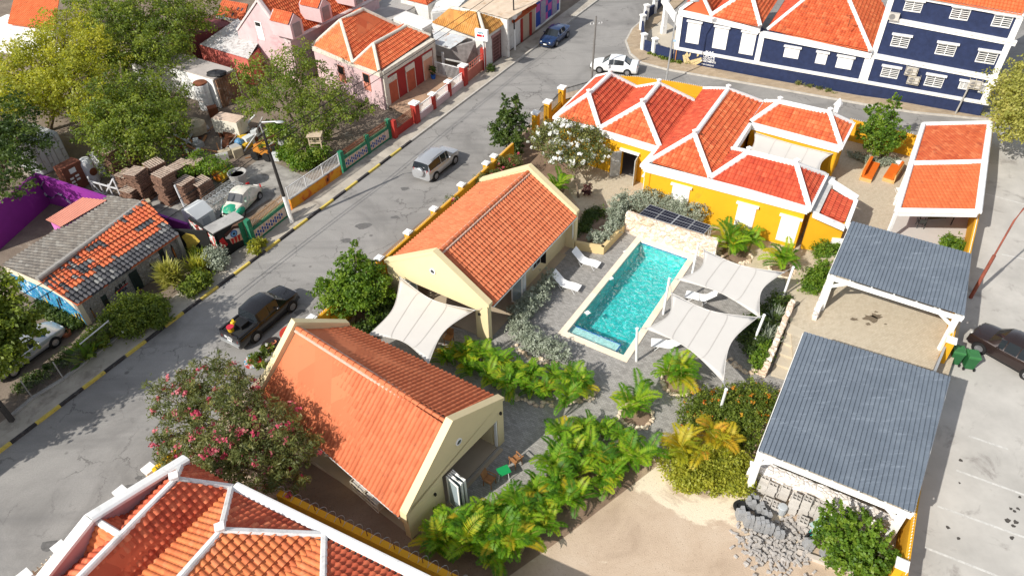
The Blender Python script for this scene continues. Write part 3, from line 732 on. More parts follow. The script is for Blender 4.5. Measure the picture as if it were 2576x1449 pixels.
def iron_fence(label, a, b, z0, z1, curved=False, n=None, m=BLACK, base=None, name='iron_fence', cat='fence', lowz=0, th=.2, wm=YELLOW2):
    f = Fr(a, b); w = thing(name, label, cat, Vector(((a.x+b.x)/2, (a.y+b.y)/2, 0)))
    if lowz: q = MB(); f.box(q, 0, f.L, -th/2, th/2, 0, lowz); obj('low_wall', q, wm, w)
    q = MB(); n = n or int(f.L/.13)
    for i in range(n+1):
        t = f.L*i/n; top = z1+(sin(pi*t/f.L)*.6 if curved else 0)
        q.box(f.p(t, 0, z0), .022, .022, top-z0, f.rz())
    if curved: q.tube([f.p(f.L*i/12, 0, z1+sin(pi*i/12)*.55) for i in range(13)], .025, 6)
    else: f.box(q, 0, f.L, -.02, .02, z1-.12, z1-.08)
    f.box(q, 0, f.L, -.02, .02, z0+.05, z0+.09)
    obj('railing', q, m, w); return w
P3 = [G(1348, 290, WZ), G(1378, 262, WZ), G(1414, 226, WZ), G(1484, 206, WZ)]
iron_fence('arched black iron gate between two ochre piers at the villa corner', P3[0], P3[1], .1, 1.7, True, name='iron_gate', cat='gate')
iron_fence('short black railing on a low ochre wall between the corner pier and the arched gate', P3[1], P3[2], .9, 2.0, lowz=.95)
iron_fence('black spiked railing on a low ochre wall beside the street junction', P3[2], P3[3], .9, 2.1, lowz=.9)
for k, lb in ((0, 'ochre pier with white cap left of the arched iron gate'), (1, 'ochre pier with white cap between the arched gate and the short railing'), (2, 'ochre corner pier with white cap where the black spiked railing turns')):
    r = thing('gate_pier', lb, 'pillar', Vector((*P3[k].xy, 0)), 'ochre gate piers'); q = MB(); q.box(Vector((*P3[k].xy, 0)), .5, .5, 2.15, rzw); obj('pier', q, YELLOW2, r); q = MB(); q.box(Vector((*P3[k].xy, 2.15)), .66, .66, .14, rzw); obj('cap', q, WHITE, r)
bw = [G(1545, 198, WZ), G(1600, 201, WZ), G(1690, 213, WZ), G(1765, 227, WZ)]
capped_wall('ochre wall with white spikes behind the villa, along the side street', [p+Vector((.3, .5, 0)) for p in bw], WZ)
capped_wall('ochre wall behind the leafy tree, between the villa and the tiled canopy', [G(2138, 300, 1.8), G(2320, 345, 1.8)], 1.8)
# ------------------------------------------------------------------ canopy, carports, right-hand wall
FLATT = tile_mat('flat_tiles', [(.54, .12, .04), (.60, .16, .055), (.57, .135, .046), (.63, .18, .065)], dfac=.08)
cn = thing('canopy', 'open canopy with two orange tiled slopes framed in white beside the ochre wall', 'pavilion', G(2350, 480))
cz, crz = 2.75, 3.4
c1, c2, c3, c4 = Z(2256, 532, cz), Z(2460, 535, cz), Z(2476, 410, crz), Z(2291, 414, crz)
c5, c6 = Z(2322, 316, cz), Z(2490, 312, cz)
slope([c1, c2, c3, c4], FLATT, cn, .26, .33, .02, .03, 4); slope([c5, c6, c3, c4], ORT, cn, .26, .33, .02, .03, 4)
q = MB()
for a, b, w_ in ((c1, c4, .36), (c4, c5, .36), (c2, c3, .42), (c3, c6, .42), (c4, c3, .3), (c1, c2, .22), (c5, c6, .3)): cap_line(q, [a, b], w_, .2, lift=.05)
for a, b in ((c1, c2), (c1, c4), (c4, c5)): q.bar(a-Vector((0, 0, .2)), b-Vector((0, 0, .2)), .14, .24)
obj('white_frame', q, TRIM, cn)
for p in (c1, c4, c5):
    q = MB(); q.box(Vector((*p.xy, 0)), .18, .18, p.z-.2, .1); obj('post', q, WHITE, cn)
q = MB(); q.prism([Vector((*p.xy, .02)) for p in (c1, c2+Vector((.2, -1, 0)), c6, c5)], (0, 0, .03)); obj('floor', q, M('canopy_floor', (.5, .47, .43), .8, .06), cn)
q = MB(); fb = Fr(c5, c6); fb.box(q, 0, fb.L, -.1, .1, 0, 2.6); obj('back_wall', q, YELLOW2, cn)
SLATE = NT('slate_sheet'); _co = SLATE.co()
_c = SLATE.ramp(SLATE.noise(_co, .8, 8, .7), [(.3, (.115, .138, .168)), (.5, (.14, .166, .20)), (.75, (.18, .21, .245))])
_mp = SLATE.n('Mapping'); _mp.inputs['Rotation'].default_value = (0, 0, RAD(-55)); _mp.inputs['Scale'].default_value = (.5, 4, 1); SLATE.l(_co, _mp.inputs[0])
_c = SLATE.mix(SLATE.mapr(SLATE.noise(_mp.outputs[0], 1.2, 6, .75), .55, .8, 0, .6), _c, (.36, .41, .47))
SLATE = SLATE.out(_c, .55, .35)
def carport(label, c, posts, braces):
    r = thing('carport', label, 'carport', Vector((*((c[0]+c[2])/2).xy, TZ)))
    mb = MB(); tiles(mb, c, .2, 2.05, .05, .02, 8, kind='sheet')
    mb2 = MB(); mb2.prism([p-Vector((0, 0, .04)) for p in c], (0, 0, .03))
    obj('sheet_roof', mb, SLATE, r, smooth=50)
    q = MB()
    for a, b in ((c[0], c[1]), (c[2], c[3])): q.bar(a+Vector((0, 0, -.19)), b+Vector((0, 0, -.19)), .12, .26)
    n = 6
    for i in range(n+1):
        a = c[0].lerp(c[1], i/n); b = c[3].lerp(c[2], i/n); q.bar(a-Vector((0, 0, .12)), b-Vector((0, 0, .12)), .08, .14)
    obj('roof_frame', q, WHITE, r)
    for p, t in posts:
        q = MB(); q.bar(p, t, .24); obj('post', q, WHITE, r)
    for a, b in braces:
        q = MB(); q.bar(a, b, .14); obj('brace', q, WHITE, r)
    return r
k1 = [Z(2085, 690, 3.5), Z(2425, 797, 3.5), Z(2443, 640, 3.75), Z(2142, 558, 3.75)]
def inset(c, s, t): a = c[0].lerp(c[1], s); b = c[3].lerp(c[2], s); return a.lerp(b, t)
def posted(c, lst, br):
    P = []; B = []
    for s, t in lst: p = inset(c, s, t); P.append((Vector((p.x, p.y, TZ)), p-Vector((0, 0, .15))))
    for (s, t), (s2, t2) in br:
        p = inset(c, s, t); q_ = inset(c, s2, t2); B.append((Vector((p.x, p.y, p.z-1.1)), q_-Vector((0, 0, .28))))
    return P, B
P, B = posted(k1, [(.03, .06), (.97, .06), (.03, .94), (.97, .94)], [((.03, .06), (.2, .06)), ((.97, .06), (.8, .06)), ((.03, .94), (.2, .94))])
carport('slate blue corrugated carport roof behind the other, over the empty paved bay', k1, P, B)
k2 = [Z(1907, 1135, 3.5), Z(2297, 1292, 3.5), Z(2390, 950, 3.75), Z(2022, 836, 3.75)]
P, B = posted(k2, [(.02, .03), (.96, .03), (.02, .95), (.96, .95)], [((.02, .03), (.17, .03)), ((.96, .03), (.8, .03)), ((.02, .95), (.17, .95))])
carport('large slate blue corrugated carport roof above the rough white stone wall', k2, P, B)
CORAL = stone_mat('coral_stone', [(.80, .68, .55), (.68, .52, .38), (.88, .80, .70), (.74, .60, .48), (.62, .42, .28), (.84, .74, .62)], 3.6, (.42, .31, .22))
CORALW = stone_mat('white_coral_stone', [(.80, .74, .68), (.88, .84, .79), (.70, .63, .56), (.84, .79, .73)], 4.2, (.45, .38, .32))
def rough_wall(name, label, a, b, z0, z1, th, m, z1b=None, nx=None, amp=.05):
    """A rubble wall with an uneven face and top."""
    f = Fr(a, b); w = thing(name, label, 'wall', Vector(((a.x+b.x)/2, (a.y+b.y)/2, z0))); z1b = z1b or z1
    nx = nx or max(4, int(f.L/.18)); nz = max(3, int((z1-z0)/.18)); mb = MB(); rnd = random.Random(3)
    J = lambda: rnd.uniform(-amp, amp)
    def face(d):
        return [[f.p(f.L*i/nx, d+J()*1.0, z0+(z1+(z1b-z1)*i/nx-z0)*k/nz+(J()*.6 if k == nz else 0)) for k in range(nz+1)] for i in range(nx+1)]
    A_ = face(th/2); B_ = face(-th/2)
    mb.grid(A_); mb.grid(B_)
    mb.grid([[A_[i][-1], (A_[i][-1]+B_[i][-1])/2+Vector((0, 0, abs(J())*.6)), B_[i][-1]] for i in range(nx+1)])
    for e in (0, -1): mb.grid([A_[e], B_[e]])
    obj('stonework', mb, m, w); return w
rough_wall('retaining_wall', 'rough white stone retaining wall below the large carport', G(1900, 1158, 1.45), G(2263, 1312, 1.45), 0, 1.45, .4, CORALW)
rough_wall('retaining_wall', 'white stone wall end running from the large carport post into the lantana', G(1900, 1162, 1.4), G(1893, 1185, 1.4)+Vector((0, 0, 0)), 0, 1.4, .4, CORALW, 1.2)
rough_wall('stone_wall', 'pale coral stone wall behind the pool, carrying the solar panels', G(1577, 533, 1.6), G(1808, 606, 1.6), 0, 1.6, .4, CORAL)
rough_wall('stone_wall', 'low pale stone wall beside the garden steps', G(1925, 925, .75), G(1994, 757, 1.1), 0, .75, .3, CORAL, 1.2)
rough_wall('stone_wall', 'stub of stone wall against the left post of the empty carport', G(2048, 800, .75), G(2087, 705, 1.2), TZ, 1.0, .3, CORALW, 1.5)
# garden steps up to the terrace
mb = MB(); n = 5
sa, sb_, sc_, sd = G(1938, 945), G(1995, 962), G(2045, 840, TZ), G(1983, 812, TZ)
for i in range(n):
    z = TZ*(i+1)/n; t0, t1 = i/n, 1
    a, b = sa.lerp(Vector((*sd.xy, 0)), t0), sb_.lerp(Vector((*sc_.xy, 0)), t0); c_, d_ = Vector((*sc_.xy, 0)), Vector((*sd.xy, 0))
    mb.prism([Vector((*p.xy, TZ*i/n-.01)) for p in (a, b, c_, d_)], (0, 0, TZ/n+.01+.002*i))
st = tag(obj('garden_steps', mb, M('step_concrete', (.52, .45, .34), .9, .1, 1, .2, 30)), 'pale steps climbing beside the low stone wall to the carports', 'steps')
# the wall along the parking lot and its sliding gate
WR = 2.0
wr = [G(2500, 300, WR), G(2462, 533, WR), G(2437, 640, WR), G(2403, 815, WR), G(2391, 868, WR)]
rz2 = atan2(wr[3].y-wr[2].y, wr[3].x-wr[2].x)
capped_wall('ochre wall between the carports and the parking lot, uphill of the sliding gate', wr, WR, piers=[(G(2391, 862, WR), rz2)])
wr2 = [G(2352, 985, WR), G(2300, 1296, WR), G(2277, 1449, WR), G(2252, 1640, WR)]
capped_wall('ochre wall with white spikes below the large carport, along the marked parking bays', wr2, WR, piers=[(G(2266, 1425, WR), rz2)])
ga, gb = G(2377, 872, 1.75), G(2347, 945, 1.75); fg = Fr(ga, gb)
gt = thing('sliding_gate', 'brown metal sliding gate beside the green bins', 'gate', Vector(((ga.x+gb.x)/2, (ga.y+gb.y)/2, 0)))
q = MB(); fg.box(q, 0, fg.L+1.2, -.03, .03, .1, 1.7); obj('panel', q, M('brown_metal', (.13, .085, .06), .6, .1), gt)
q = MB(); fg.box(q, 0, fg.L+1.2, -.06, .06, 1.7, 1.78); fg.box(q, 0, fg.L+1.2, -.045, .045, .9, .95); obj('gate_rail', q, GALV, gt)
# ------------------------------------------------------------------ pool
def water():
    t = NT('pool_water'); co = t.co()
    dn = t.n('TexNoise', Scale=1.4, Detail=3, Roughness=.5); t.l(co, dn.inputs['Vector'])
    va = t.n('VectorMath', _operation='MULTIPLY_ADD'); va.inputs[1].default_value = (.5,)*3; t.l(dn.outputs['Color'], va.inputs[0]); t.l(co, va.inputs[2])
    v = t.n('TexVoronoi', _feature='SMOOTH_F1', Scale=4.2, Smoothness=.5); t.l(va.outputs[0], v.inputs['Vector'])
    b = t.b.inputs; b['Transmission Weight'].default_value = 1; b['Roughness'].default_value = .03; b['IOR'].default_value = 1.33
    b['Base Color'].default_value = (.7, .98, 1, 1)
    t.bump(v.outputs['Distance'], 1.0, .25)
    tr = t.n('BsdfTransparent'); tr.inputs[0].default_value = (.80, .99, .99, 1); mx = t.n('MixShader'); mx.inputs[0].default_value = .80
    t.l(t.b.outputs[0], mx.inputs[1]); t.l(tr.outputs[0], mx.inputs[2]); t.l(mx.outputs[0], t.t.nodes['Material Output'].inputs[0])
    return t.m
def cell_tones(name, a, b, scale, hi):
    t = NT(name); co = t.co()
    dn = t.n('TexNoise', Scale=1.6, Detail=3, Roughness=.6); t.l(co, dn.inputs['Vector'])
    va = t.n('VectorMath', _operation='MULTIPLY_ADD'); va.inputs[1].default_value = (.4,)*3; t.l(dn.outputs['Color'], va.inputs[0]); t.l(co, va.inputs[2])
    v = t.n('TexVoronoi', Scale=scale); t.l(va.outputs[0], v.inputs['Vector'])
    sp = t.n('SeparateColor'); t.l(v.outputs['Color'], sp.inputs[0])
    c = t.ramp(sp.outputs[0], [(0, a), (.6, b), (.93, hi)])
    return t.out(c, .5, .3)
pool = thing('swimming_pool', 'turquoise swimming pool edged in cream stone with a shallow ledge', 'pool', Vector((*PCTR.xy, 0)))
mb = MB(); u = Vector((0, 0, .055)); l = Vector((0, 0, -.12))
for i in range(4):
    a, b, c_, d_ = POOL[i], POOL[(i+1) % 4], POOLI[(i+1) % 4], POOLI[i]
    mb.hexa([p+l for p in (a, b, c_, d_)]+[p+u for p in (a, b, c_, d_)])
obj('coping', mb, paver_mat('coping_stone', [(.76, .65, .50), (.82, .72, .57), (.72, .60, .45)], .6, RAD(31), mortar=(.6, .5, .37), stain=(.8, .7, .56), sf=.4), pool)
PD = -1.25
mb = MB(); mb.poly([Vector((*p.xy, PD)) for p in POOLB])
for i in range(4):
    a, b = POOLB[i], POOLB[(i+1) % 4]; mb.poly([Vector((*a.xy, PD)), Vector((*b.xy, PD)), Vector((*b.xy, -.24)), Vector((*a.xy, -.24))])
obj('basin', mb, cell_tones('dappled_pool_floor', (.006, .42, .44), (.014, .54, .54), 6.0, (.07, .70, .68)), pool)  # turquoise floor; its random bright cells paint in the dapples of rippled light
mb = MB()
for i in range(4):
    a, b = POOLB[i], POOLB[(i+1) % 4]; mb.poly([Vector((*a.xy, -.24)), Vector((*b.xy, -.24)), Vector((*b.xy, .05)), Vector((*a.xy, .05))])
obj('tile_band', mb, cell_tones('blue_tile', (.012, .10, .30), (.02, .17, .42), 14, (.05, .3, .55)), pool)
# the shallow ledge along the near end, stepped back at its right corner
q0, q1, q2, q3 = POOLB[3], POOLB[2], POOLB[1], POOLB[0]
ax = (q1-q0).normalized(); ay = (q3-q0).normalized(); Lx = (q1-q0).length
led = [q0, q0+ax*(Lx-.02), q0+ax*(Lx-.02)+ay*.12, q0+ax*(Lx-.62)+ay*.12, q0+ax*(Lx-.62)+ay*1.0, q0+ay*1.0]
mb = MB(); mb.prism([Vector((*p.xy, PD+.01)) for p in led], (0, 0, -.27-PD)); obj('ledge', mb, cell_tones('ledge_mosaic', (.56, .70, .66), (.62, .76, .72), 9, (.72, .82, .78)), pool)
mb = MB()
for a, b in ((led[5], led[4]), (led[4], led[3])): mb.bar(Vector((*a.xy, -.25)), Vector((*b.xy, -.25)), .07, .05)
obj('ledge_edge', mb, MATS.get('blue_edge') or M('blue_edge', (.015, .12, .36), .4, .2, 8), pool)
mb = MB(); mb.poly([Vector((*p.xy, -.11)) for p in POOLB]); obj('water', mb, water(), pool)
# ------------------------------------------------------------------ navy apartment house across the side street
NF = Fr(G(1690, 155), G(2485, 299)); nav = thing('apartment_house', 'navy blue apartment house with white bands, louvred windows and red hip roofs', 'building', G(2080, 220))
def npt(u, v): return NF.sz(u, v)
tA = .1; tM = npt(1914, 100)[0]; tT = npt(2195, 133)[0]; tR = npt(2540, 120)[0]
wm = MB()
NF.plate(wm, [(tA, 0), (tM, 0), (tM, 4.5), (tA, 5.0)], -.4, 0); NF.plate(wm, [(tM, 0), (tT, 0), (tT, 3.9), (tM, 4.4)], -.4, 0)
NF.plate(wm, [(tT, 0), (tR, 0), (tR, 8.75), (tT, 9.2)], -.4, 0)
NF.box(wm, tA, tA+.4, -14, -.4, 0, 4.9); NF.box(wm, tT, tT+.4, -12, -.4, 0, 9.1); NF.box(wm, tR-.4, tR, -12, -.4, 0, 8.7)
obj('wall', wm, NAVY, nav)
def band(mb, uv0, uv1, h, d=.12):
    (t0, z0), (t1, z1) = npt(*uv0), npt(*uv1)
    for k, (a, b, dd) in enumerate(((0, h, d), (h*.62, h+.03, d+.1))):
        mb.hexa([NF.p(t0, 0, z0+a), NF.p(t1, 0, z1+a), NF.p(t1, dd, z1+a), NF.p(t0, dd, z0+a), NF.p(t0, 0, z0+b), NF.p(t1, 0, z1+b), NF.p(t1, dd, z1+b), NF.p(t0, dd, z0+b)])
bm_ = MB()
band(bm_, (1697, 124), (1931, 167), .26, .1); band(bm_, (1931, 167), (2487, 265), .26, .103)
band(bm_, (2200, 147), (2511, 206), .42); band(bm_, (2236, 56), (2553, 116), .42); band(bm_, (2240, -14), (2572, 46), .35, .2)
band(bm_, (1708, 38), (1912, 82), .5, .25); band(bm_, (1917, 92), (2190, 146), .5, .25)
obj('white_band', bm_, TRIM, nav)
for t0, t1, z0, z1 in ((tA-.05, tA+.42, 1.5, 4.7), (tM-.2, tM+.28, 1.5, 4.3), (tT-.45, tT+.3, 1.5, 3.85), (tT-.1, tT+.35, 3.9, 9), (tR-.42, tR+.04, 1.5, 8.6)):
    q = MB(); NF.box(q, t0, t1, 0, .095, z0, z1); obj('pilaster', q, TRIM, nav)
def nwin(tl, br, kind):
    (t0, z1), (t1, z0) = npt(*tl), npt(*br)
    if z1-z0 < .3: z0 = z1-1.0
    q = MB(); NF.box(q, t0, t1, .0, .06, z0, z1)
    w = obj('shutter' if kind == 'panel' else 'window', q, WHITE, nav)
    q = MB(); NF.box(q, t0-.12, t1+.12, .0, .22, z1+.01, z1+.15); obj('lintel', q, TRIM, w)
    if kind == 'panel':
        q = MB(); m = (t0+t1)/2
        for a, b in ((t0+.06, m-.03), (m+.03, t1-.06)):
            n = 3 if z1-z0 > 1.5 else 2
            for i in range(n):
                h = (z1-z0-.1)/n; NF.box(q, a+.05, b-.05, .06, .075, z0+.05+h*i+.06, z0+.05+h*(i+1)-.06)
        obj('panel', q, M('shutter_panel', (.7, .7, .68), .6, .05), w)
    else:
        m = (t0+t1)/2
        for a, b in ((t0+.05, m-.03), (m+.03, t1-.05)):
            q = MB(); NF.box(q, a, b, .06, .07, z0+.06, z1-.05); obj('pane', q, GLASS, w)
            q = MB(); n = 6
            for i in range(n):
                z = z0+.1+(z1-z0-.18)*i/(n-1); NF.box(q, a, b, .07, .10, z-.022, z+.022)
            obj('louvre', q, WHITE, w)
for tl, br in (((1732, 54), (1757, 112)), ((1800, 67), (1825, 126)), ((1868.5, 80), (1893, 140))): nwin(tl, (br[0], br[1]), 'panel')
for tl, br in (((1976, 117), (2007, 149)), ((2057, 131), (2076, 163)), ((2109, 141), (2140, 176))): nwin(tl, br, 'panel')
for tl, br in (((2222, 166), (2256, 199)), ((2333, 187), (2367, 222)), ((2417, 203), (2431, 226)), ((2468, 212), (2490, 238)),
               ((2248, 87), (2282, 122)), ((2361, 107), (2398, 143)), ((2464, 126), (2500, 163)),
               ((2280, 0), (2315, 33)), ((2398, 17), (2433, 53)), ((2504, 35), (2538, 72))): nwin(tl, br, 'louvre')
def back(p, k): return p-NF.n*k
cp = MB()
for e0, e1, r, zr in (((1713, 26), (1789, 40), (1766, -10), 6.7), ((1789, 40), (1912, 67), (1887, -24), 7.2), ((1929, 78), (2190, 130), (2106, -66), 7.6)):
    z = 5.05 if e0[0] < 1900 else 4.3
    a, b = G(*e0, z), G(*e1, z); rf = G(*r, zr); m = (a+b)/2; rf = Vector((*((rf.xy+Vector((m+NF.n*-2.6).xy))/2), zr)) if False else rf
    rb = rf-NF.n*9; ab = a-NF.n*11; bb = b-NF.n*11
    slope([a, b, rf], ORT, nav); slope([a, ab, rb, rf], REDT, nav); slope([b, bb, rb, rf], ORT, nav)
    for s_ in ([a, rf], [b, rf], [rf, rb]): cap_line(cp, s_, .34, .15, lift=.06)
a, b = G(2240, -20, 9.3), G(2572, 38, 8.85); slope([a, b, b-NF.n*5+Vector((0, 0, 2.6)), a-NF.n*5+Vector((0, 0, 2.6))], FLATT, nav)
obj('ridge_cap', cp, TRIM, nav)
q = MB(); a = G(2133, 68, 5.7); q.tube([a, a+Vector((0, 0, 1.0))], .03, 6); q.bar(a+Vector((-.4, .1, .95)), a+Vector((.35, -.1, .95)), .03); q.bar(a+Vector((-.2, .25, .8)), a+Vector((.2, -.25, .8)), .03); obj('roof_antenna', q, RUST, nav)
for u, v, n_ in ((2250, 38, 1), (2294, 175, 2), (2299, 197, 0), (2453, 208, 0)):
    t, z = npt(u, v); c = cooler({(2250): 'white air cooler high on the navy wall beside the tall corner', (2294): 'upper caged air cooler of the stacked pair on the navy wall', (2299): 'lower caged air cooler of the stacked pair on the navy wall', (2453): 'caged air cooler on the navy wall close to the yellow green tree'}[u], 'air cooler', NF.p(t, .32, z-.3), atan2(NF.n.y, NF.n.x)+pi/2, n_ != 1, 'air coolers')
# lettering and gilded leaves on the plinth
def text(name, s, f, t, z, size, m, parent, d=.03, ext=.012, font_scale=1.0):
    cu = bpy.data.curves.new(name, 'FONT'); cu.body = s; cu.size = size; cu.extrude = ext; cu.align_x = 'CENTER'; cu.offset = size*.012
    o = bpy.data.objects.new(name, cu); COL.objects.link(o)
    me = bpy.data.meshes.new_from_object(o.evaluated_get(bpy.context.evaluated_depsgraph_get())); bpy.data.objects.remove(o)
    me.materials.clear(); me.materials.append(m)
    o = bpy.data.objects.new(name, me); COL.objects.link(o); o.parent = parent
    x = f.a if f.a.cross(Vector((0, 0, 1))).dot(f.n) > 0 else -f.a
    p = f.p(t, d, z)-root_org(parent)
    o.matrix_local = Matrix(((x.x, 0, f.n.x, p.x), (x.y, 0, f.n.y, p.y), (0, 1, 0, p.z), (0, 0, 0, 1)))
    return o
t, z = npt(1783, 147)
LW = M('sign_white', (.85, .85, .84), .5, .02)
for s_, dz, sz_ in (('KAS', .40, .44), ('LEON', .04, .44), ('BOUTIQUE', -.20, .24), ('APARTMENTS', -.42, .24), ('PHO CURAÇAO', -.72, .17)): text('lettering', s_, NF, t, z+dz, sz_, LW, nav)
t, z = npt(1737, 148); q = MB()
GOLD = M('gilded_leaf', (.62, .48, .25), .6, .12, 6)
for cx, cz, base, n_, ln in [(-.12-.75*k*.55, -.62+.75*k, 2.2+s_*.75, 1, .5-.2*k) for k in (0, .2, .4, .6, .8, 1) for s_ in (-1, 1)]+[(.0+.95*k, -.6+.62*k, .62+s_*.7, 1, .52-.2*k) for k in (0, .17, .33, .5, .67, .84, 1) for s_ in (-1, 1)]+[(-.25, .15, 2.0, 1, .5), (-.2, .1, 1.3, 1, .5), (.6, .3, 1.2, 1, .45)]:
    for i in range(n_):
        a = base; l = ln; w_ = .085
        ptz = [(0, 0), (l*.35, w_), (l*.75, w_*.9), (l, 0), (l*.75, -w_*.9), (l*.35, -w_)]
        q.prism([NF.p(t+cx+x*cos(a)-y*sin(a), .01+.004*i, z+cz+x*sin(a)+y*cos(a)) for x, y in ptz], NF.n*.03)
obj('leaf_emblem', q, GOLD, nav)
# low navy walls with white piers round the corner of the plot
PW = [(1683, -6), (1645, 36), (1624, 52), (1614, 78), (1617, 127), (1644, 139), (1690, 154)]
pp = [G(*p) for p in PW]
lw = thing('garden_wall', 'low navy wall with white capped piers round the street corner', 'wall', Vector((*pp[3].xy, 0)))
q = MB()
for a, b in zip(pp, pp[1:]): f_ = Fr(a, b); f_.box(q, 0, f_.L, -.1, .1, 0, 1.15)
obj('wall', q, NAVY, lw)
for p in pp[1:6]:
    q = MB(); q.box(p, .42, .42, 1.6, .4); q.box(p+Vector((0, 0, 1.6)), .56, .56, .14, .4); obj('pier', q, WHITE, lw)
q = MB(); q.box(G(1668, 86), .5, .5, .9, .3); q.box(G(1668, 86)+Vector((0, 0, .9)), .44, .44, 2.6, .3); obj('porch_column', q, TRIM, nav)
q = MB(); q.bar(G(1668, 86)+Vector((-.4, -.2, 3.6)), NF.p(.3, -.2, 3.6), .5, .4); obj('porch_beam', q, TRIM, nav)
sheet('porch_floor', [Vector((*p.xy, 0)) for p in (pp[5], pp[4], pp[3], pp[2], pp[1], NF.p(.2, -6, 0), NF.p(.2, -.4, 0))], .06, M('porch_screed', (.52, .46, .37), .85, .08))
# ------------------------------------------------------------------ tiled house in the lower left corner
ze, zr = 3.8, 5.3
ll = thing('tiled_house', 'house of red tiled hip roofs behind a pink parapet with white coping', 'house', G(450, 1400))
FT = tile_mat('terracotta_tiles', [(.44, .085, .04), (.60, .15, .07), (.36, .06, .03), (.68, .21, .10)], dfac=.15)
FT2 = tile_mat('orange_weathered_tiles', [(.58, .17, .06), (.64, .21, .075), (.52, .13, .05), (.66, .23, .10)], dfac=.18)
C0, N1, E2, N2, E3 = G(462, 1163, ze), G(443, 1208, zr), G(584, 1227, ze), G(558, 1336, zr), G(817, 1346, ze)
N1b, v1b, N2b, v2b = G(100, 1556, zr), G(240, 1556, ze), G(362, 1556, zr), G(620, 1556, ze)
eL0, eL1, eL2, eL3 = G(456, 1168, ze), G(333, 1283, ze), G(195, 1414, ze), G(60, 1545, ze)
X1, X2 = G(303, 1347, 5.26), G(240, 1308, 5.05)
TK = dict(parent=ll, pitch=.27, row=.36, amp=.06, step=.09)
slope([eL0, eL1, X1, N1], FT, **TK); slope([eL1, X2, X1], FT, **TK); slope([eL2, X2, X1], FT2, **TK); slope([eL2, eL3, N1b, X1], FT, **TK)
slope([E2, v1b, N1b, N1], FT, **TK); slope([C0, E2, N1], FT, **TK)
slope([E2, v1b, N2b, N2], FT2, **TK); slope([E2, E3, N2], FT, **TK); slope([E3, v2b, N2b, N2], FT2, **TK)
N3 = G(812, 1560, zr); slope([E3, v2b, N3], FT2, **TK); E4 = G(1250, 1556, ze); slope([E3, E4, N3], FT, **TK)
q = MB()
for s_ in ([N1, N1b], [C0, N1], [N1, E2], [E2, N2], [N2, N2b], [N2, E3], [E3, N3], [X1, X2]): cap_line(q, s_, .26, .13, lift=.06)
obj('ridge_cap', q, RIDGE, ll)
for p in (N1, N2): q = MB(); q.box(p+Vector((0, 0, .15)), .28, .28, .18, .4); q.box(p+Vector((0, 0, .33)), .36, .36, .06, .4); obj('finial', q, TRIM, ll)
q = MB()
for a, b in ((E2, v1b), (E3, v2b)): d = (b-a).normalized(); cap_line(q, [a+d*.3, b], .42, .03, lift=.1)
obj('valley_gutter', q, M('valley_lead', (.10, .10, .10), .7, .35, 3, stain=(.35, .34, .32), sfac=.4, sscale=2), ll)
PP = [G(468, 1152, 4.35), G(225, 1303, 5.5), G(85, 1490, 4.35)]
PINK = M('pink_plaster', (.62, .42, .43), .85, .1, .8, .1, 40, stain=(.36, .30, .31), sfac=.5, sscale=.9)
q = MB(); f_ = Fr(Vector((*PP[0].xy, 0)), Vector((*PP[2].xy, 0))); tp = (PP[1]-f_.o).dot(f_.a)
f_.plate(q, [(0, 0), (f_.L, 0), (f_.L, PP[2].z-.1), (tp, PP[1].z-.1), (0, PP[0].z-.1)], -.12, .12); obj('wall', q, PINK, ll)
q = MB()
for a, b in ((f_.p(0, 0, PP[0].z), f_.p(tp, 0, PP[1].z)), (f_.p(tp, 0, PP[1].z), f_.p(f_.L+2, 0, PP[2].z-.5))): cap_line(q, [a, b], .5, .1)
obj('parapet_coping', q, WHITE, ll)
ra, rb_ = G(590, 1222, 4.0), G(1130, 1486, 4.0); q = MB(); rb_ = ra.lerp(rb_, 1.2)
rf_ = Fr(Vector((*ra.xy, 0)), Vector((*rb_.xy, 0))); rf_.box(q, 0, rf_.L, -.14, .14, 0, 3.9); obj('wall', q, M('white_wall', (.7, .68, .65), .8, .1), ll)
q = MB(); cap_line(q, [Vector((*ra.xy, 4.0)), Vector((*rb_.xy, 4.0))], .42, .06, lift=.0); obj('parapet_coping', q, WHITE, ll)
q = MB(); sh = rf_.n if rf_.n.dot(N2-ra) > 0 else -rf_.n
q.bar(Vector((*ra.xy, 3.93))+sh*.33, Vector((*rb_.xy, 3.93))+sh*.33, .24, .06); obj('roof_gutter', q, M('gutter_black', (.05, .05, .05), .8, .3), ll)
# white picket fence on the street with yellow piers
fa, fb2 = G(395, 1190, 1.2), G(40, 1475, 1.2); fr_ = Fr(Vector((*fa.xy, 0)), Vector((*fb2.xy, 0)))
pf = thing('picket_fence', 'cream railing with white capped piers along the road below the pink parapet', 'fence', Vector((*fa.xy, 0)))
q = MB(); fr_.box(q, 0, fr_.L, -.12, .12, 0, .5); obj('low_wall', q, YELLOW2, pf)
q = MB(); n_ = int(fr_.L/.2)
for i in range(n_): fr_.box(q, fr_.L*i/n_, fr_.L*i/n_+.05, -.02, .02, .5, 1.35)
fr_.box(q, 0, fr_.L, -.045, .045, .62, .7); fr_.box(q, 0, fr_.L, -.045, .045, 1.08, 1.16); obj('railing', q, M('cream_rail', (.72, .62, .46), .6, .05), pf)
for u, v in ((375, 1180), (304, 1238), (150, 1378), (62, 1450)):
    p = G(u, v, 1.5); q = MB(); q.box(Vector((*p.xy, 0)), .42, .42, 1.45, fr_.rz()); o_ = obj('pier', q, YELLOW2, pf); q = MB(); q.box(Vector((*p.xy, 1.45)), .54, .54, .16, fr_.rz()); obj('cap', q, WHITE, o_)
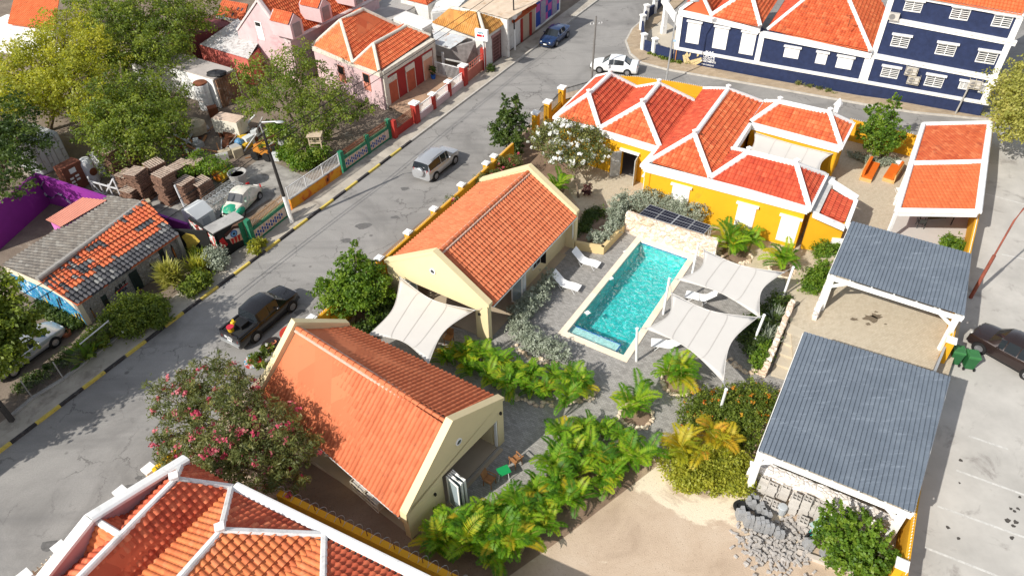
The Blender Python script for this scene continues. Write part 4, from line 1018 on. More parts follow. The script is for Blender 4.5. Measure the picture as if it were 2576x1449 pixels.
capped_wall('bright yellow wall stub under the pink flowering bush beside the pavement', [G(445, 1128, 1.9), G(385, 1182, 1.9)], 1.9, M('bright_yellow', (.78, .46, .01), .8, .06), spikes=False, th=.25)
# ochre wall with razor wire between the two houses
ya, yb = G(700, 1238, 2.2), G(1175, 1468, 2.2)
yw = capped_wall('long ochre wall topped with coils of razor wire, in the shade between two houses', [ya, yb], 2.2, th=.3, spikes=False)
q = MB(); L_ = (yb-ya).length; d_ = (yb-ya).normalized(); x_ = Vector((d_.y, -d_.x, 0)); pts = []
for i in range(int(L_*2.1*12)):
    t = i/(2.1*12); a = i*2*pi/12; pts.append(ya+d_*t+x_*.2*cos(a)+Vector((0, 0, .26+.2*sin(a))))
q.tube(pts, .008, 3); obj('razor_wire', q, GALV, yw)
q = MB()
for i in range(7): p = ya.lerp(yb, (i+.5)/7); q.box(p, .03, .03, .5)
q.tube([ya+Vector((0, 0, .42)), yb+Vector((0, 0, .42))], .008, 4); obj('wire_post', q, RUST, yw)
# ------------------------------------------------------------------ far side of the road
def hwall(name, label, cat, mats, pts, z0, z1, th=.2, parent=None, z1b=None):
    q = MB()
    for a, b in zip(pts, pts[1:]):
        f = Fr(a, b); f.plate(q, [(0, z0), (f.L, z0), (f.L, z1b or z1), (0, z1)], -th/2, th/2)
    if parent: return obj(name, q, mats, parent)
    return tag(obj(name, q, mats, org=Vector(((pts[0].x+pts[-1].x)/2, (pts[0].y+pts[-1].y)/2, z0))), label, cat)
def paint(f, u, v, parent, m, name, w=None, h=None, br=None, d=.02, shape=None, n=16):
    """A flat painted or fixed panel on wall f with its top left corner seen at (u, v) and lower right at br."""
    t0, z1 = f.sz(u, v)
    if br: t1, z0 = f.sz(*br)
    else: t1, z0 = t0+w, z1-h
    q = MB()
    if shape == 'oval': q.prism([f.p((t0+t1)/2+(t1-t0)/2*cos(2*pi*i/n), d-.02, (z0+z1)/2+(z1-z0)/2*sin(2*pi*i/n)) for i in range(n)], f.n*.02)
    else: f.box(q, min(t0, t1), max(t0, t1), d-.02, d, min(z0, z1), max(z0, z1))
    return obj(name, q, m, parent)
OLDT = tile_mat('old_orange_tiles', [(.50, .11, .045), (.60, .16, .06), (.46, .095, .04), (.62, .18, .075)], dfac=.25, patch=(.05, .05, .055), pfac=.42)
OLDG = tile_mat('old_grey_tiles', [(.155, .135, .115), (.20, .18, .155), (.13, .115, .10), (.24, .225, .20)], dfac=.5, dirt=(.07, .06, .055))
GST = stone_mat('grey_rubble', [(.30, .28, .26), (.22, .205, .19), (.36, .34, .31), (.27, .24, .23)], 5.0, (.14, .13, .12))
sh = thing('stone_house', 'old grey stone house with patchy orange and black tiles and painted walls', 'house', G(280, 740))
s1, s2 = G(195, 768, 2.0), G(450, 592, 2.0); r1, r2 = G(95, 705, 3.05), G(364, 508, 3.05); b1, b2 = G(8, 668, 2.0), G(275, 494, 2.0)
slope([s1, s2, r2, r1], OLDT, sh, .28, .38, .08, .06, 6, off=(40, 0)); slope([b1, b2, r2, r1], OLDG, sh, .28, .38, .075, .05, 6)
q = MB(); cap_line(q, [r1, r2], .34, .12, lift=.08); obj('ridge_cap', q, M('old_mortar', (.30, .28, .255), .95, .25, 4, .3, 20), sh)
SF = Fr(Vector((*s1.xy, 0)), Vector((*s2.xy, 0))); SF.n = SF.n if SF.n.dot(s1-r1) > 0 else -SF.n
q = MB(); SF.box(q, .1, SF.L-.1, -.75, -.4, 0, 2.05); obj('front_wall', q, GST, sh)
SW = Fr(SF.p(0, -.4, 0), SF.p(SF.L, -.4, 0)); SW.n = SF.n
gx = Vector((*b1.xy, 0)); SG = Fr(SF.p(.1, -.4, 0), gx); SG.n = -SF.a if True else SG.n; SG.n = Vector((SG.a.y, -SG.a.x, 0)); SG.n = SG.n if SG.n.dot(SF.a) < 0 else -SG.n
rt = (Vector((*r1.xy, 0))-SG.o).dot(SG.a)
def mural(name, cols, sc_=1.2, dist=2.5, seed=0):
    t = NT(name); mp = t.n('Mapping'); mp.inputs['Location'].default_value = (seed, seed*2, 0); mp.inputs['Scale'].default_value = (1, 1, 1); t.l(t.co(), mp.inputs[0])
    n1 = t.n('TexNoise', Scale=sc_, Detail=5, Roughness=.6, Distortion=dist); t.l(mp.outputs[0], n1.inputs['Vector'])
    k = len(cols); c = t.ramp(n1.outputs['Fac'], [(.25+.5*i/(k-1), q) for i, q in enumerate(cols)], 'CONSTANT' if k > 5 else 'LINEAR')
    return t.out(c, .8, .2)
MBLUE = mural('mural_blue', [(.01, .03, .06), (.02, .10, .22), (.05, .28, .42), (.02, .14, .34), (.45, .58, .62), (.03, .2, .3), (.01, .05, .10)], 1.1, 2.2)
q = MB(); SG.plate(q, [(0, 0), (SG.L, 0), (SG.L, 1.9), (rt, 2.95), (0, 1.95)], -.3, 0); obj('gable_wall', q, M('cream_gable', (.62, .55, .42), .85, .12), sh)
q = MB(); SG.plate(q, [(.02, .02), (SG.L-.3, .02), (SG.L-.3, 1.5), (rt, 1.9), (1.2, 1.75), (.02, 1.0)], .004, .02); obj('mural', q, MBLUE, sh)
MYEL = M('mural_yellow', (.52, .36, .05), .8, .4, 6); MBLK = M('mural_black', (.015, .015, .014), .8, .2)
q = MB()
for t0, t1, z in ((.05, .5, 1.0), (.55, .9, .85), (.95, 1.3, .6), (3.6, 3.9, 1.1), (4.0, 4.2, .9)): SG.plate(q, [(t0, .05), (t1, .05), (t1-.1, z), (t0+.15, z*.8)], .02, .03)
obj('mural', q, MYEL, sh)
q = MB()
for t0, z, h in ((.42, .1, .9), (.75, .05, .8), (1.9, .9, .8), (2.3, .5, .9), (3.2, .8, .7)): SG.plate(q, [(t0, z), (t0+.12, z), (t0-.12, z+h), (t0-.3, z+h)], .03, .04)
obj('mural', q, MBLK, sh)
DG = M('dark_green_paint', (.018, .03, .028), .6, .2)
paint(SW, 252, 748, sh, DG, 'window_frame', br=(291, 790)); o = paint(SW, 260, 756, sh, DARK, 'window', br=(285, 784), d=.035)
paint(SW, 321, 690, sh, DG, 'door', br=(383, 765), d=.05)
for a, b in (((335, 700), (345, 722)), ((349, 692), (359, 713))): paint(SW, *a, sh, DARK, 'door_pane', br=b, d=.065)
t, z = SW.sz(353, 731); text('painted_figure', 'D', SW, t, z-.2, .5, M('mural_orange', (.55, .12, .03), .7, .1), sh, .07)
paint(SW, 396, 630, sh, DG, 'window_frame', br=(427, 668)); paint(SW, 402, 636, sh, DARK, 'window', br=(421, 661), d=.035)
paint(SW, 225, 775, sh, MBLK, 'mural', br=(249, 812)); paint(SW, 230, 780, sh, M('mural_flame', (.55, .25, .06), .7, .6, 3), 'mural', br=(243, 806), d=.03)
paint(SW, 426, 617, sh, MBLK, 'mural', br=(449, 655), shape='oval'); paint(SW, 430, 623, sh, M('mural_ember', (.30, .07, .02), .7, .5, 4), 'mural', br=(446, 649), shape='oval', d=.03); paint(SW, 434, 629, sh, MATS['mural_flame'], 'mural', br=(442, 643), shape='oval', d=.04)
t, z = SW.sz(304, 722); text('lettering', 'ART', SW, t, z-.1, .5, MBLK, sh, .02); text('lettering', 'IDEA', SW, t+.02, z-.38, .3, M('mural_navy', (.02, .03, .07), .7, .1), sh, .02)
q = MB(); SW.plate(q, [(t-.5, z-.16), (t+.5, z-.06), (t+.5, z+.0), (t-.5, z-.10)], .02, .035); obj('painted_stroke', q, M('mural_red', (.5, .03, .03), .7, .1), sh)
t, z = SW.sz(381, 655); text('lettering', '✓ vista', SW, t+.2, z, .3, M('paint_white', (.6, .6, .58), .7, .1), sh, .02)
paint(SW, 374, 664, sh, MBLK, 'mural', br=(388, 678), shape='oval'); text('lettering', 'qb', SW, SW.sz(381, 671)[0], SW.sz(381, 674)[1], .22, MATS['paint_white'], sh, .03)
# purple yard walls
PUR = M('purple_paint', (.23, .025, .24), .75, .12, .8, .05, 40, stain=(.33, .06, .33), sfac=.2)
pc = G(88, 436, 2.6); pcg = Vector((*pc.xy, 0)); pe = G(470, 560, 1.5); pl_ = G(-60, 560, 2.6)
pw_ = hwall('yard_wall', 'purple yard wall with a painted snake, running down to the street', 'wall', PUR, [pcg, Vector((*pe.xy, 0))], 0, 2.6, .2, z1b=1.4)
hwall('yard_wall', 'purple yard wall in the shade of the dark tree at the picture edge', 'wall', PUR, [pcg, Vector((*pl_.xy, 0))], 0, 2.6, .2)
pf_ = Fr(pcg, Vector((*pe.xy, 0))); pf_.n = pf_.n if pf_.n.dot(Vector((1, -1, 0))) > 0 else -pf_.n
q = MB()
for i, (u, v) in enumerate(((113, 455), (108, 465), (113, 480), (122, 490), (135, 496), (143, 491), (150, 484), (160, 488), (170, 498), (182, 508))):
    t, z = pf_.sz(u, v)
    if i: f0 = (pt, pz); q.bar(pf_.p(pt, .13, pz), pf_.p(t, .13, z), .2, .04, m=i % 2)
    pt, pz = t, z
obj('painted_snake', q, [M('snake_dark', (.05, .03, .09), .7, .2), M('snake_grey', (.4, .38, .45), .7, .3, 8)], pw_)
# small pink shed
ps = thing('shed', 'small shed with a salmon corrugated roof against the purple wall', 'shed', G(190, 570))
pk = [G(115, 553, 2.5), G(152, 572, 2.3), G(270, 504, 2.3), G(207, 498, 2.5)]
mb = MB(); tiles(mb, [pk[1], pk[2], pk[3], pk[0]], .12, 5, .025, 0, 6, kind='wave'); obj('sheet_roof', mb, M('salmon_sheet', (.58, .23, .16), .6, .08, 1.5, stain=(.4, .14, .1), sfac=.3), ps, smooth=50)
q = MB()
for a, b in ((pk[0], pk[1]), (pk[1], pk[2]), (pk[2], pk[3]), (pk[3], pk[0])): f = Fr(a.lerp(pk[2], .06), b.lerp(pk[0] if b != pk[0] else pk[2], .06)); f.box(q, .05, f.L-.05, -.06, .06, 0, 2.2)
obj('wall', q, M('magenta_paint', (.55, .16, .42), .8, .1), ps)
# ------------------------------------------------------------------ scrap yard
def crate_box(name, label, cat, mats, c, sx, sy, sz, rz, group=None, bev=0):
    q = MB(); q.box(c, sx, sy, sz, rz); return tag(obj(name, q, mats, org=c), label, cat, group)
RD = atan2(KD.y, KD.x)
WSTEEL = M('white_steel', (.62, .62, .62), .5, .1, 2, stain=(.3, .2, .15), sfac=.35, sscale=2)
def container():
    r = thing('shipping_container', 'white shipping container end with bolted doors beside the purple wall', 'container', G(140, 425))
    c = G(145, 424); a = Vector((cos(RD), sin(RD), 0)); n_ = Vector((-a.y, a.x, 0)); o = c+n_*3.0
    q = MB(); q.box(o, 2.5, 6, 2.7, RD); obj('body', q, M('container_grey', (.42, .43, .44), .6, .12, 2, stain=(.2, .15, .12), sfac=.4), r)
    f = Fr(c-a*1.25, c+a*1.25)
    f.n = -n_
    for s in (0, 1):
        q = MB(); f.box(q, .04+1.22*s, 1.2+1.22*s, .0, .06, .12, 2.6)
        d = obj('door', q, WSTEEL, r); q = MB()
        for t in (.35, .85): f.box(q, t+1.22*s, t+.05+1.22*s, .06, .1, .1, 2.62)
        for z in (.6, 1.3, 2.0): f.box(q, .9+1.22*s, 1.1+1.22*s, .06, .12, z, z+.08)
        obj('lock_rod', q, GREY, d)
    q = MB()
    for i in range(14): q.box(o+a*1.26+n_*(-2.7+i*.41), .03, .2, 2.6, RD)
    obj('side_ribs', q, MATS['container_grey'], r)
container()
c = G(196, 470); r = thing('steel_cabinet', 'rusty red brown steel cabinet with white notices beside the container', 'cabinet', c)
q = MB(); q.box(c, 1.6, 1.0, 2.1, RD); obj('body', q, M('redbrown_steel', (.19, .065, .04), .7, .25, 2), r)
a = Vector((cos(RD), sin(RD), 0)); n_ = Vector((a.y, -a.x, 0)); f = Fr(c-a*.8+n_*.5, c+a*.8+n_*.5); f.n = n_
q = MB()
for t, z in ((.3, 1.0), (.75, 1.05), (.3, .7), (.75, .75), (.3, .4)): f.box(q, t, t+.3, 0, .02, z, z+.16)
f.box(q, .5, 1.0, 0, .02, 1.45, 1.85); obj('notice', q, WHITE, r)
for i, (u, v, lb) in enumerate(((237, 455, 'rusted white steel vessel half open beside the red brown cabinet'), (262, 440, 'white dented steel plate leaning behind the rusted vessel'))):
    c = G(u, v); r = thing('rusted_vessel' if i == 0 else 'steel_plate', lb, 'scrap', c)
    if i == 0: q = MB(); q.lathe(c, [(.5, 0), (.52, .2), (.52, 1.7), (.35, 2.0), (.1, 2.05)], 14); obj('shell', q, WSTEEL, r, smooth=40); q = MB(); q.lathe(c+n_*.5+Vector((0, 0, 1.0)), [(.3, 0), (.32, .05)], 12, axis=n_); obj('opening', q, RUST, r)
    else: q = MB(); q.bar(c, c+Vector((-.5, .5, 1.8)), 1.0, .08, up=(a.x, a.y, 0)); obj('plate', q, WSTEEL, r)
PAL = M('pallet_wood', (.22, .125, .085), .9, .35, 5, .3, 30, stain=(.10, .06, .045), sfac=.6, sscale=2)
PALL = M('pallet_top', (.42, .33, .26), .9, .3, 5, stain=(.2, .13, .1), sfac=.5, sscale=3)
def pallet_mesh(n):
    side = MB(); top = MB(); rnd = random.Random(n*5)
    for k in range(n):
        z = k*.145; dx, dy, rz = rnd.uniform(-.06, .06)*(1+k*.03), rnd.uniform(-.06, .06), rnd.uniform(-.05, .05); R = Matrix.Rotation(rz, 3, 'Z')
        tgt = top if k == n-1 else side
        for i in range(3): side.box(R @ Vector((dx, dy+(i-1)*.5, z)), 1.2, .1, .09, rz)
        for i in range(7): tgt.box(R @ Vector((dx+(i-3)*.19, dy, z+.092)), .12, 1.1, .022, rz)
        for i in (-1, 0, 1): side.box(R @ Vector((dx+i*.5, dy, z-.024)), .1, 1.1, .022, rz)
    return side, top
STK = [(305, 441, 13, 'shaded pallet stack under the tree, behind the others'), (346, 428, 12, 'pallet stack half hidden under the tree branches'), (330, 474, 8, 'low pallet stack beside the white truss frame'), (368, 500, 13, 'tall leaning pallet stack nearest the stone house'), (410, 470, 12, 'broad pallet stack in the middle of the heap'), (432, 506, 14, 'tallest pallet stack, behind the white steel post'), (474, 462, 10, 'pallet stack under the sapling with pale boards'), (505, 455, 10, 'pallet stack just left of the yellow drum'), (482, 502, 9, 'dark pallet stack between the white post and the drum'), (516, 492, 8, 'short pallet stack beside the galvanised lattice mast'), (452, 480, 11, 'pallet stack wedged behind the tallest one'), (342, 508, 7, 'collapsed low pallet stack beside the purple wall')]
for i, (u, v, n, lb) in enumerate(STK):
    p = G(u, v); r = thing('pallet_stack', 'rusty brown '+lb, 'pallet stack', p, 'pallet stacks in the scrap yard')
    S, T = pallet_mesh(int(n*1.35)); S.v = [(x+p.x, y+p.y, z) for x, y, z in S.v]; T.v = [(x+p.x, y+p.y, z) for x, y, z in T.v]
    obj('pallets', S, PAL, r); obj('top_pallet', T, PALL, r); r.rotation_euler = (RAD(random.uniform(-2, 3)), RAD(random.uniform(-3, 2)), RD+random.uniform(-.2, .2))
def truss(label, pts, w, m, n=7, r_=.03):
    a, b = pts; t = thing('lattice_mast', label, 'truss', (a+b)/2); d = (b-a).normalized(); x = d.cross(Vector((0, 0, 1))).normalized()*w; u = Vector((0, 0, w*1.4)); q = MB()
    rails = [Vector((0, 0, .1)), x+Vector((0, 0, .1)), u, x+u]
    for o in rails: q.bar(a+o, b+o, r_*2)
    for i in range(n+1):
        p = a.lerp(b, i/n)
        for o1, o2 in ((0, 1), (2, 3), (0, 2), (1, 3)): q.bar(p+rails[o1], p+rails[o2], r_)
        if i < n:
            p2 = a.lerp(b, (i+1)/n)
            for o1, o2 in ((0, 2), (1, 3), (2, 3), (0, 1)): q.bar(p+rails[o1], p2+rails[o2], r_)
    obj('lattice', q, m, t); return t
truss('galvanised lattice mast lying between the white cabin and the pallets', (G(528, 540), G(602, 487)), .8, GALV, 7, .022)
truss('second galvanised lattice mast lying on the yard behind the first', (G(515, 520), G(590, 468)), .5, GALV, 8, .018)
wt = thing('welded_frame', 'white welded steel frame standing behind the purple wall', 'frame', G(280, 500)); q = MB()
A_, B_ = G(243, 492), G(312, 512)
for p, z in ((A_, 1.7), (B_, 2.2), (A_.lerp(B_, .35), 1.4), (A_.lerp(B_, .7), 1.5)): q.bar(p, p+Vector((0, 0, z)), .09)
q.bar(A_+Vector((0, 0, 1.3)), B_+Vector((0, 0, 1.3)), .09); q.bar(A_+Vector((0, 0, .4)), B_+Vector((0, 0, .4)), .08); q.bar(A_.lerp(B_, .4)+Vector((0, 0, .4)), B_+Vector((0, 0, 2.2)), .1); q.bar(A_+Vector((0, 0, 1.3)), A_.lerp(B_, .35), .07)
obj('bars', q, WSTEEL, wt)
q = MB(); q.tube([G(486, 570), G(486, 570)+Vector((-.3, .2, 3.4))], .07, 8); tag(obj('steel_post', q, WSTEEL, org=G(486, 570)), 'leaning white steel post behind the corner of the yard wall', 'post')
c = G(512, 566); r = thing('cabin_box', 'pale grey box with a sloping lid beside the green wrecked car', 'box', c); q = MB()
ax_ = Vector((cos(RD), sin(RD), 0)); ay_ = Vector((-ax_.y, ax_.x, 0))
def bx(x, y, z): return c+ax_*x+ay_*y+Vector((0, 0, z))
q.prism([bx(-.75, -.6, 0), bx(-.75, .8, 0), bx(-.75, .8, 1.5), bx(-.75, .1, 1.7), bx(-.75, -.6, 1.1)], ax_*1.5); obj('body', q, M('pale_grp', (.60, .62, .62), .4, .05, 2), r)
q = MB(); q.hexa([bx(-.3, -.62, .3), bx(.3, -.62, .3), bx(.3, -.6, .3), bx(-.3, -.6, .3), bx(-.3, -.62, .9), bx(.3, -.62, .9), bx(.3, -.6, .9), bx(-.3, -.6, .9)]); obj('hatch', q, M('grp_grey', (.4, .43, .45), .4, .05), r)
c = G(562, 452); r = thing('mixer_drum', 'battered yellow drum lying on its side beside the concrete bucket', 'drum', c); q = MB(); d_ = (ax_*.9+ay_*.25).normalized()
q.lathe(c-d_*.6+Vector((0, 0, .62)), [(.35, 0), (.6, .12), (.62, .75), (.5, 1.15), (.4, 1.2)], 16, axis=d_); obj('shell', q, M('old_yellow', (.60, .38, .02), .6, .2, 3, stain=(.3, .1, .03), sfac=.5, sscale=2), r, smooth=40)
q = MB(); q.lathe(c-d_*.63+Vector((0, 0, .62)), [(.34, 0), (.30, .02)], 14, axis=d_); obj('mouth', q, M('drum_orange', (.55, .16, .02), .7, .3), r)
c = G(606, 468); r = thing('concrete_bucket', 'grey conical concrete bucket beside the yellow drum', 'bucket', c); q = MB()
q.lathe(c, [(.45, 0), (.7, 1.2), (.72, 1.25), (.66, 1.25), (.6, 1.05)], 18); obj('shell', q, GREY, r, smooth=40); q = MB(); q.lathe(c+Vector((0, 0, 1.02)), [(.58, 0), (.5, .03)], 14); obj('old_concrete', q, M('set_concrete', (.24, .21, .18), .95, .3, 5), r)
# yard surfaces
sheet('yard_slab', GP([(575, 455), (660, 395), (790, 455), (850, 440), (735, 530), (680, 500), (610, 545), (560, 560), (480, 585), (330, 545), (400, 470)]), .008, M('yard_concrete', (.33, .31, .28), .9, .25, .7, .2, 20, stain=(.11, .10, .09), sfac=.9, sscale=.55))
# street frontage of the yard
GT = M('green_paint', (.02, .16, .085), .7, .25, 3, stain=(.25, .25, .18), sfac=.3, sscale=3)
TILEW, TILEB, TILEN = M('tile_cream', (.58, .47, .38), .6, .1, 6), M('tile_blue', (.02, .06, .24), .5, .2, 6), M('tile_tan', (.50, .33, .22), .6, .1, 6)
def tile_wall(label, a, b, h, piers, railz):
    f = Fr(a, b); f.n = f.n if f.n.dot(KN) < 0 else -f.n
    w = thing('tiled_wall', label, 'wall', (a+b)/2); q = MB(); f.box(q, 0, f.L, -.2, 0, 0, h); f.box(q, -.05, f.L+.05, -.26, .05, h, h+.12); obj('wall', q, GT, w)
    cw, ch = .44, .30; nx = int((f.L-.5)/cw); q = MB(); f.box(q, .22, f.L-.15, 0, .006, .3, h-.06, 0)
    for j in range(5):
        for i in range(nx):
            x = .45+i*cw+(cw/2 if j % 2 else 0); z = .4+j*ch*.45; m_ = 1 if j % 2 else (2 if j != 2 else 1)
            if x+cw > f.L-.1 or z > h-.2: continue
            f.plate(q, [(x-.11, z), (x, z-.15), (x+.11, z), (x, z+.15)], .006, .014, m_)
    obj('lozenge_tiles', q, [TILEW, TILEB, TILEN], w)
    for t, z in piers: q = MB(); f.box(q, t-.17, t+.17, -.27, .06, 0, z); obj('pier', q, GT, w)
    q = MB(); n = int(f.L/.13)
    for i in range(n): f.box(q, f.L*i/n, f.L*i/n+.03, -.12, -.09, h+.12, railz)
    f.box(q, 0, f.L, -.125, -.085, h+.3, h+.34); f.box(q, 0, f.L, -.125, -.085, railz-.2, railz-.16); obj('railing', q, RUST if railz < 2 else M('rail_tan', (.42, .25, .12), .8, .2), w)
tile_wall('green wall with blue lozenge tiles and tan bars in front of the wrecked car', G(640, 618), G(727, 548), 1.15, [(.1, 2.1)], 2.05)
tile_wall('green wall with blue lozenge tiles and rusty bars below the shaggy tree', G(866, 436), G(984, 352), 1.15, [(.1, 1.9), (3.2, 1.8), (6.0, 1.9)], 1.9)
a, b = G(737, 530), G(862, 442); f = Fr(a, b); f.n = f.n if f.n.dot(KN) < 0 else -f.n
ow = thing('painted_wall', 'low wall with an orange sunset painting below a thin white railing', 'wall', (a+b)/2)
t = NT('sunset_paint'); _c = t.ramp(t.noise(t.co(), .9, 4, .6, .8), [(.3, (.60, .30, .02)), (.5, (.62, .26, .02)), (.58, (.5, .12, .02)), (.68, (.03, .015, .01))]); SUNP = t.out(_c, .8)
q = MB(); f.box(q, 0, f.L, -.18, 0, 0, .95); obj('wall', q, SUNP, ow); q = MB(); f.box(q, 0, f.L, -.2, .02, .952, 1.0); f.box(q, 0, f.L, .0, .35, 0, .12); obj('coping', q, GREY, ow)
q = MB(); n = int(f.L/.14)
for i in range(n): f.box(q, f.L*i/n, f.L*i/n+.02, -.1, -.08, 1.0, 1.95)
for i in range(4): f.box(q, f.L*i/3-.03, f.L*i/3+.03, -.12, -.06, 1.0, 2.0)
f.box(q, 0, f.L, -.11, -.07, 1.93, 1.98); obj('railing', q, WSTEEL, ow)
# corner block with the painted eye
ea, eb = G(537, 588, 2.2), G(612, 548, 2.2); ea.z = eb.z = 0; f = Fr(ea, eb); f.n = f.n if f.n.dot(KN) < 0 else -f.n
eh = thing('street_kiosk', 'flat roofed block with a large blue eye painted on its street wall', 'kiosk', (ea+eb)/2); q = MB(); f.box(q, 0, f.L, -1.0, 0, 0, 2.2); obj('wall', q, MBLK, eh)
q = MB(); f.box(q, -.05, f.L+.03, -1.1, .03, 2.2, 2.26); obj('flat_roof', q, GREY, eh)
SKIN = M('mural_skin', (.52, .30, .20), .8, .25, 2)
q = MB(); f.plate(q, [(f.L*.42, .75), (f.L, .6), (f.L, 2.1), (f.L*.62, 2.1), (f.L*.36, 1.5)], .005, .015); obj('mural', q, SKIN, eh)
ex, ez = f.L*.58, 1.45; q = MB(); f.plate(q, [(ex+.62*cos(k*pi/8)*(1 if abs(cos(k*pi/8)) < .9 else 1.1), ez+.30*sin(k*pi/8)) for k in range(16)], .015, .022); obj('mural', q, MATS['paint_white'], eh)
for rr, m_, d_ in ((.27, TILEB, .03), (.2, M('iris_blue', (.12, .28, .5), .5, .2), .037), (.09, MBLK, .044)):
    q = MB(); f.plate(q, [(ex-.03+rr*cos(k*pi/8), ez+rr*sin(k*pi/8)) for k in range(16)], d_-.007, d_); obj('mural', q, m_, eh)
q = MB(); f.plate(q, [(ex-.6, ez+.05), (ex+.1, ez+.36), (ex+.62, ez+.1), (ex+.68, ez+.3), (ex+.1, ez+.55), (ex-.7, ez+.3)], .015, .03); obj('mural', q, M('brow_brown', (.06, .025, .02), .8, .2), eh)
q = MB()
for x in (-.35, -.1, .15): f.plate(q, [(ex+x, ez-.25), (ex+x+.2, ez-.28), (ex+x+.12, ez-.7), (ex+x+.02, ez-.75)], .022, .03)
f.plate(q, [(.15, .7), (.7, .9), (.5, 1.6), (.2, 1.5)], .004, .012); obj('mural', q, M('mural_blood', (.42, .02, .02), .7, .3, 4), eh)
f2 = Fr(ea, f.p(0, -3.4, 0)); f2.n = -f.a
MCOL = mural('mural_many', [(.5, .32, .03), (.02, .02, .02), (.45, .05, .03), (.6, .6, .58), (.02, .2, .10), (.55, .25, .04), (.02, .02, .02)], 1.3, 1.6, 5)
q = MB(); f2.box(q, 0, 3.3, -.2, -.004, 0, 2.0); obj('side_wall', q, MBLK, eh); q = MB(); f2.box(q, .05, 3.2, .0, .015, .2, 1.9); obj('mural', q, MCOL, eh)
a, b = G(470, 640), G(545, 590)
nb_ = hwall('painted_wall', 'black recessed wall with a yellow painted figure between the stone house and the kiosk', 'wall', MBLK, [SF.p(SF.L+.2, -1.2, 0), Vector((*ea.xy, 0))-f.n*.9], 0, 2.0)
f3 = Fr(SF.p(SF.L+.2, -1.2, 0), Vector((*ea.xy, 0))-f.n*.9); f3.n = f3.n if f3.n.dot(KN) < 0 else -f3.n
q = MB(); L3 = f3.L; f3.plate(q, [(L3*.3, .1), (L3*.55, .2), (L3*.6, .8), (L3*.75, 1.2), (L3*.65, 1.7), (L3*.45, 1.8), (L3*.3, 1.5), (L3*.35, .9)], .11, .12); obj('painted_figure', q, M('figure_yellow', (.5, .36, .06), .8, .3, 5), nb_)
q = MB(); q.hexa([SF.p(SF.L-.1, -.7, 0), SF.p(SF.L+.15, -.7, 0), SF.p(SF.L+.15, -.2, 0), SF.p(SF.L-.1, -.2, 0), SF.p(SF.L-.1, -.7, 2.1), SF.p(SF.L+.15, -.7, 2.1), SF.p(SF.L+.15, -.2, 2.1), SF.p(SF.L-.1, -.2, 2.1)]); obj('pier', q, GREY, sh)
q = MB(); gg = Fr(G(618, 622), G(640, 606)); gg.box(q, 0, gg.L, -.04, .04, .1, 2.0); tag(obj('steel_gate', q, GT, org=G(628, 614)), 'narrow green steel gate between the painted eye and the tiled wall', 'gate')
# shed with flat roof, tank, junk in the yard
c0, c1, c2, c3 = G(320, 134, 2.8), G(537, 199, 2.8), G(590, 174, 2.8), G(400, 118, 2.8)
fs = thing('flat_shed', 'long white shed with a flat concrete roof and a rusty end wall', 'shed', G(540, 240)); q = MB()
q.prism([Vector((*p.xy, 2.66)) for p in (c0, c1, c2, c3)], (0, 0, .14)); obj('flat_roof', q, M('roof_screed', (.40, .36, .33), .9, .15, 1, stain=(.2, .18, .17), sfac=.4), fs)
q = MB(); ff = Fr(c0, c1); ff.box(q, .1, ff.L-.1, -.1, .1, 0, 2.655); ff = Fr(c3, c2); ff.box(q, .1, ff.L-.1, -.1, .1, 0, 2.65); obj('wall', q, WHITE, fs)
q = MB(); ff = Fr(c1, c2); ff.box(q, .1, ff.L-.1, -.1, .08, 0, 2.65)
for i in range(9): ff.box(q, ff.L*(i+.3)/9, ff.L*(i+.5)/9, .08, .12, 0, 2.6)
ff.box(q, .1, ff.L-.1, -.12, .1, 2.1, 2.2); obj('rusty_wall', q, M('streaked_rust', (.22, .12, .07), .9, .5, 1.5, .2, 20, stain=(.5, .46, .4), sfac=.5, sscale=2), fs)
q = MB(); q.ball(G(545, 186, 2.9), .95, .6, .32, 12, 6, jit=.12); tag(obj('tarpaulin', q, M('black_tarp', (.02, .02, .022), .4, .3), smooth=True, org=G(545, 186, 2.8)), 'crumpled black tarpaulin lying on the flat shed roof', 'tarpaulin')
c = G(523, 272); r = thing('water_tank', 'upright rusty white tank in front of the flat roofed shed', 'tank', c); q = MB(); q.lathe(c, [(.62, 0), (.64, .05), (.64, 2.3), (.6, 2.4)], 20); obj('shell', q, WSTEEL, r, smooth=40); q = MB(); q.lathe(c+Vector((0, 0, 2.4)), [(.62, 0), (.6, .12), (.2, .2)], 20); obj('rusty_lid', q, RUST, r, smooth=40)
crate_box('rusty_barrel_crate', 'rusty crate at the foot of the upright tank', 'crate', RUST, G(540, 292), .8, .7, .9, .5)
c = G(493, 338); q = MB(); q.ball(c+Vector((0, 0, .6)), 1.1, 1.0, .75, 10, 6, jit=.12); q.v = [(x, y, max(0, z)) for x, y, z in q.v]; tag(obj('covered_heap', q, M('canvas', (.42, .36, .25), .9, .25, 3), smooth=False, org=c), 'heap under a faded canvas sheet in the yard', 'heap')
c = G(588, 340); r = thing('box_trailer', 'white box trailer body with a rusty roof standing in the yard', 'trailer', c); q = MB(); q.box(c+Vector((0, 0, .4)), 2.6, 1.3, 1.25, RAD(-22)); obj('body', q, M('trailer_cream', (.66, .62, .52), .5, .1, 2, stain=(.35, .2, .12), sfac=.3), r)
q = MB(); q.box(c+Vector((0, 0, 1.652)), 2.5, 1.2, .06, RAD(-22)); obj('roof', q, M('trailer_roof', (.55, .42, .33), .8, .25, 2), r); q = MB()
for k in (-1, 1): q.box(c+Vector((k*.8, -k*.3, .0)), .25, 1.3, .4, RAD(-22))
obj('chassis', q, RUST, r)
rnd = random.Random(11)
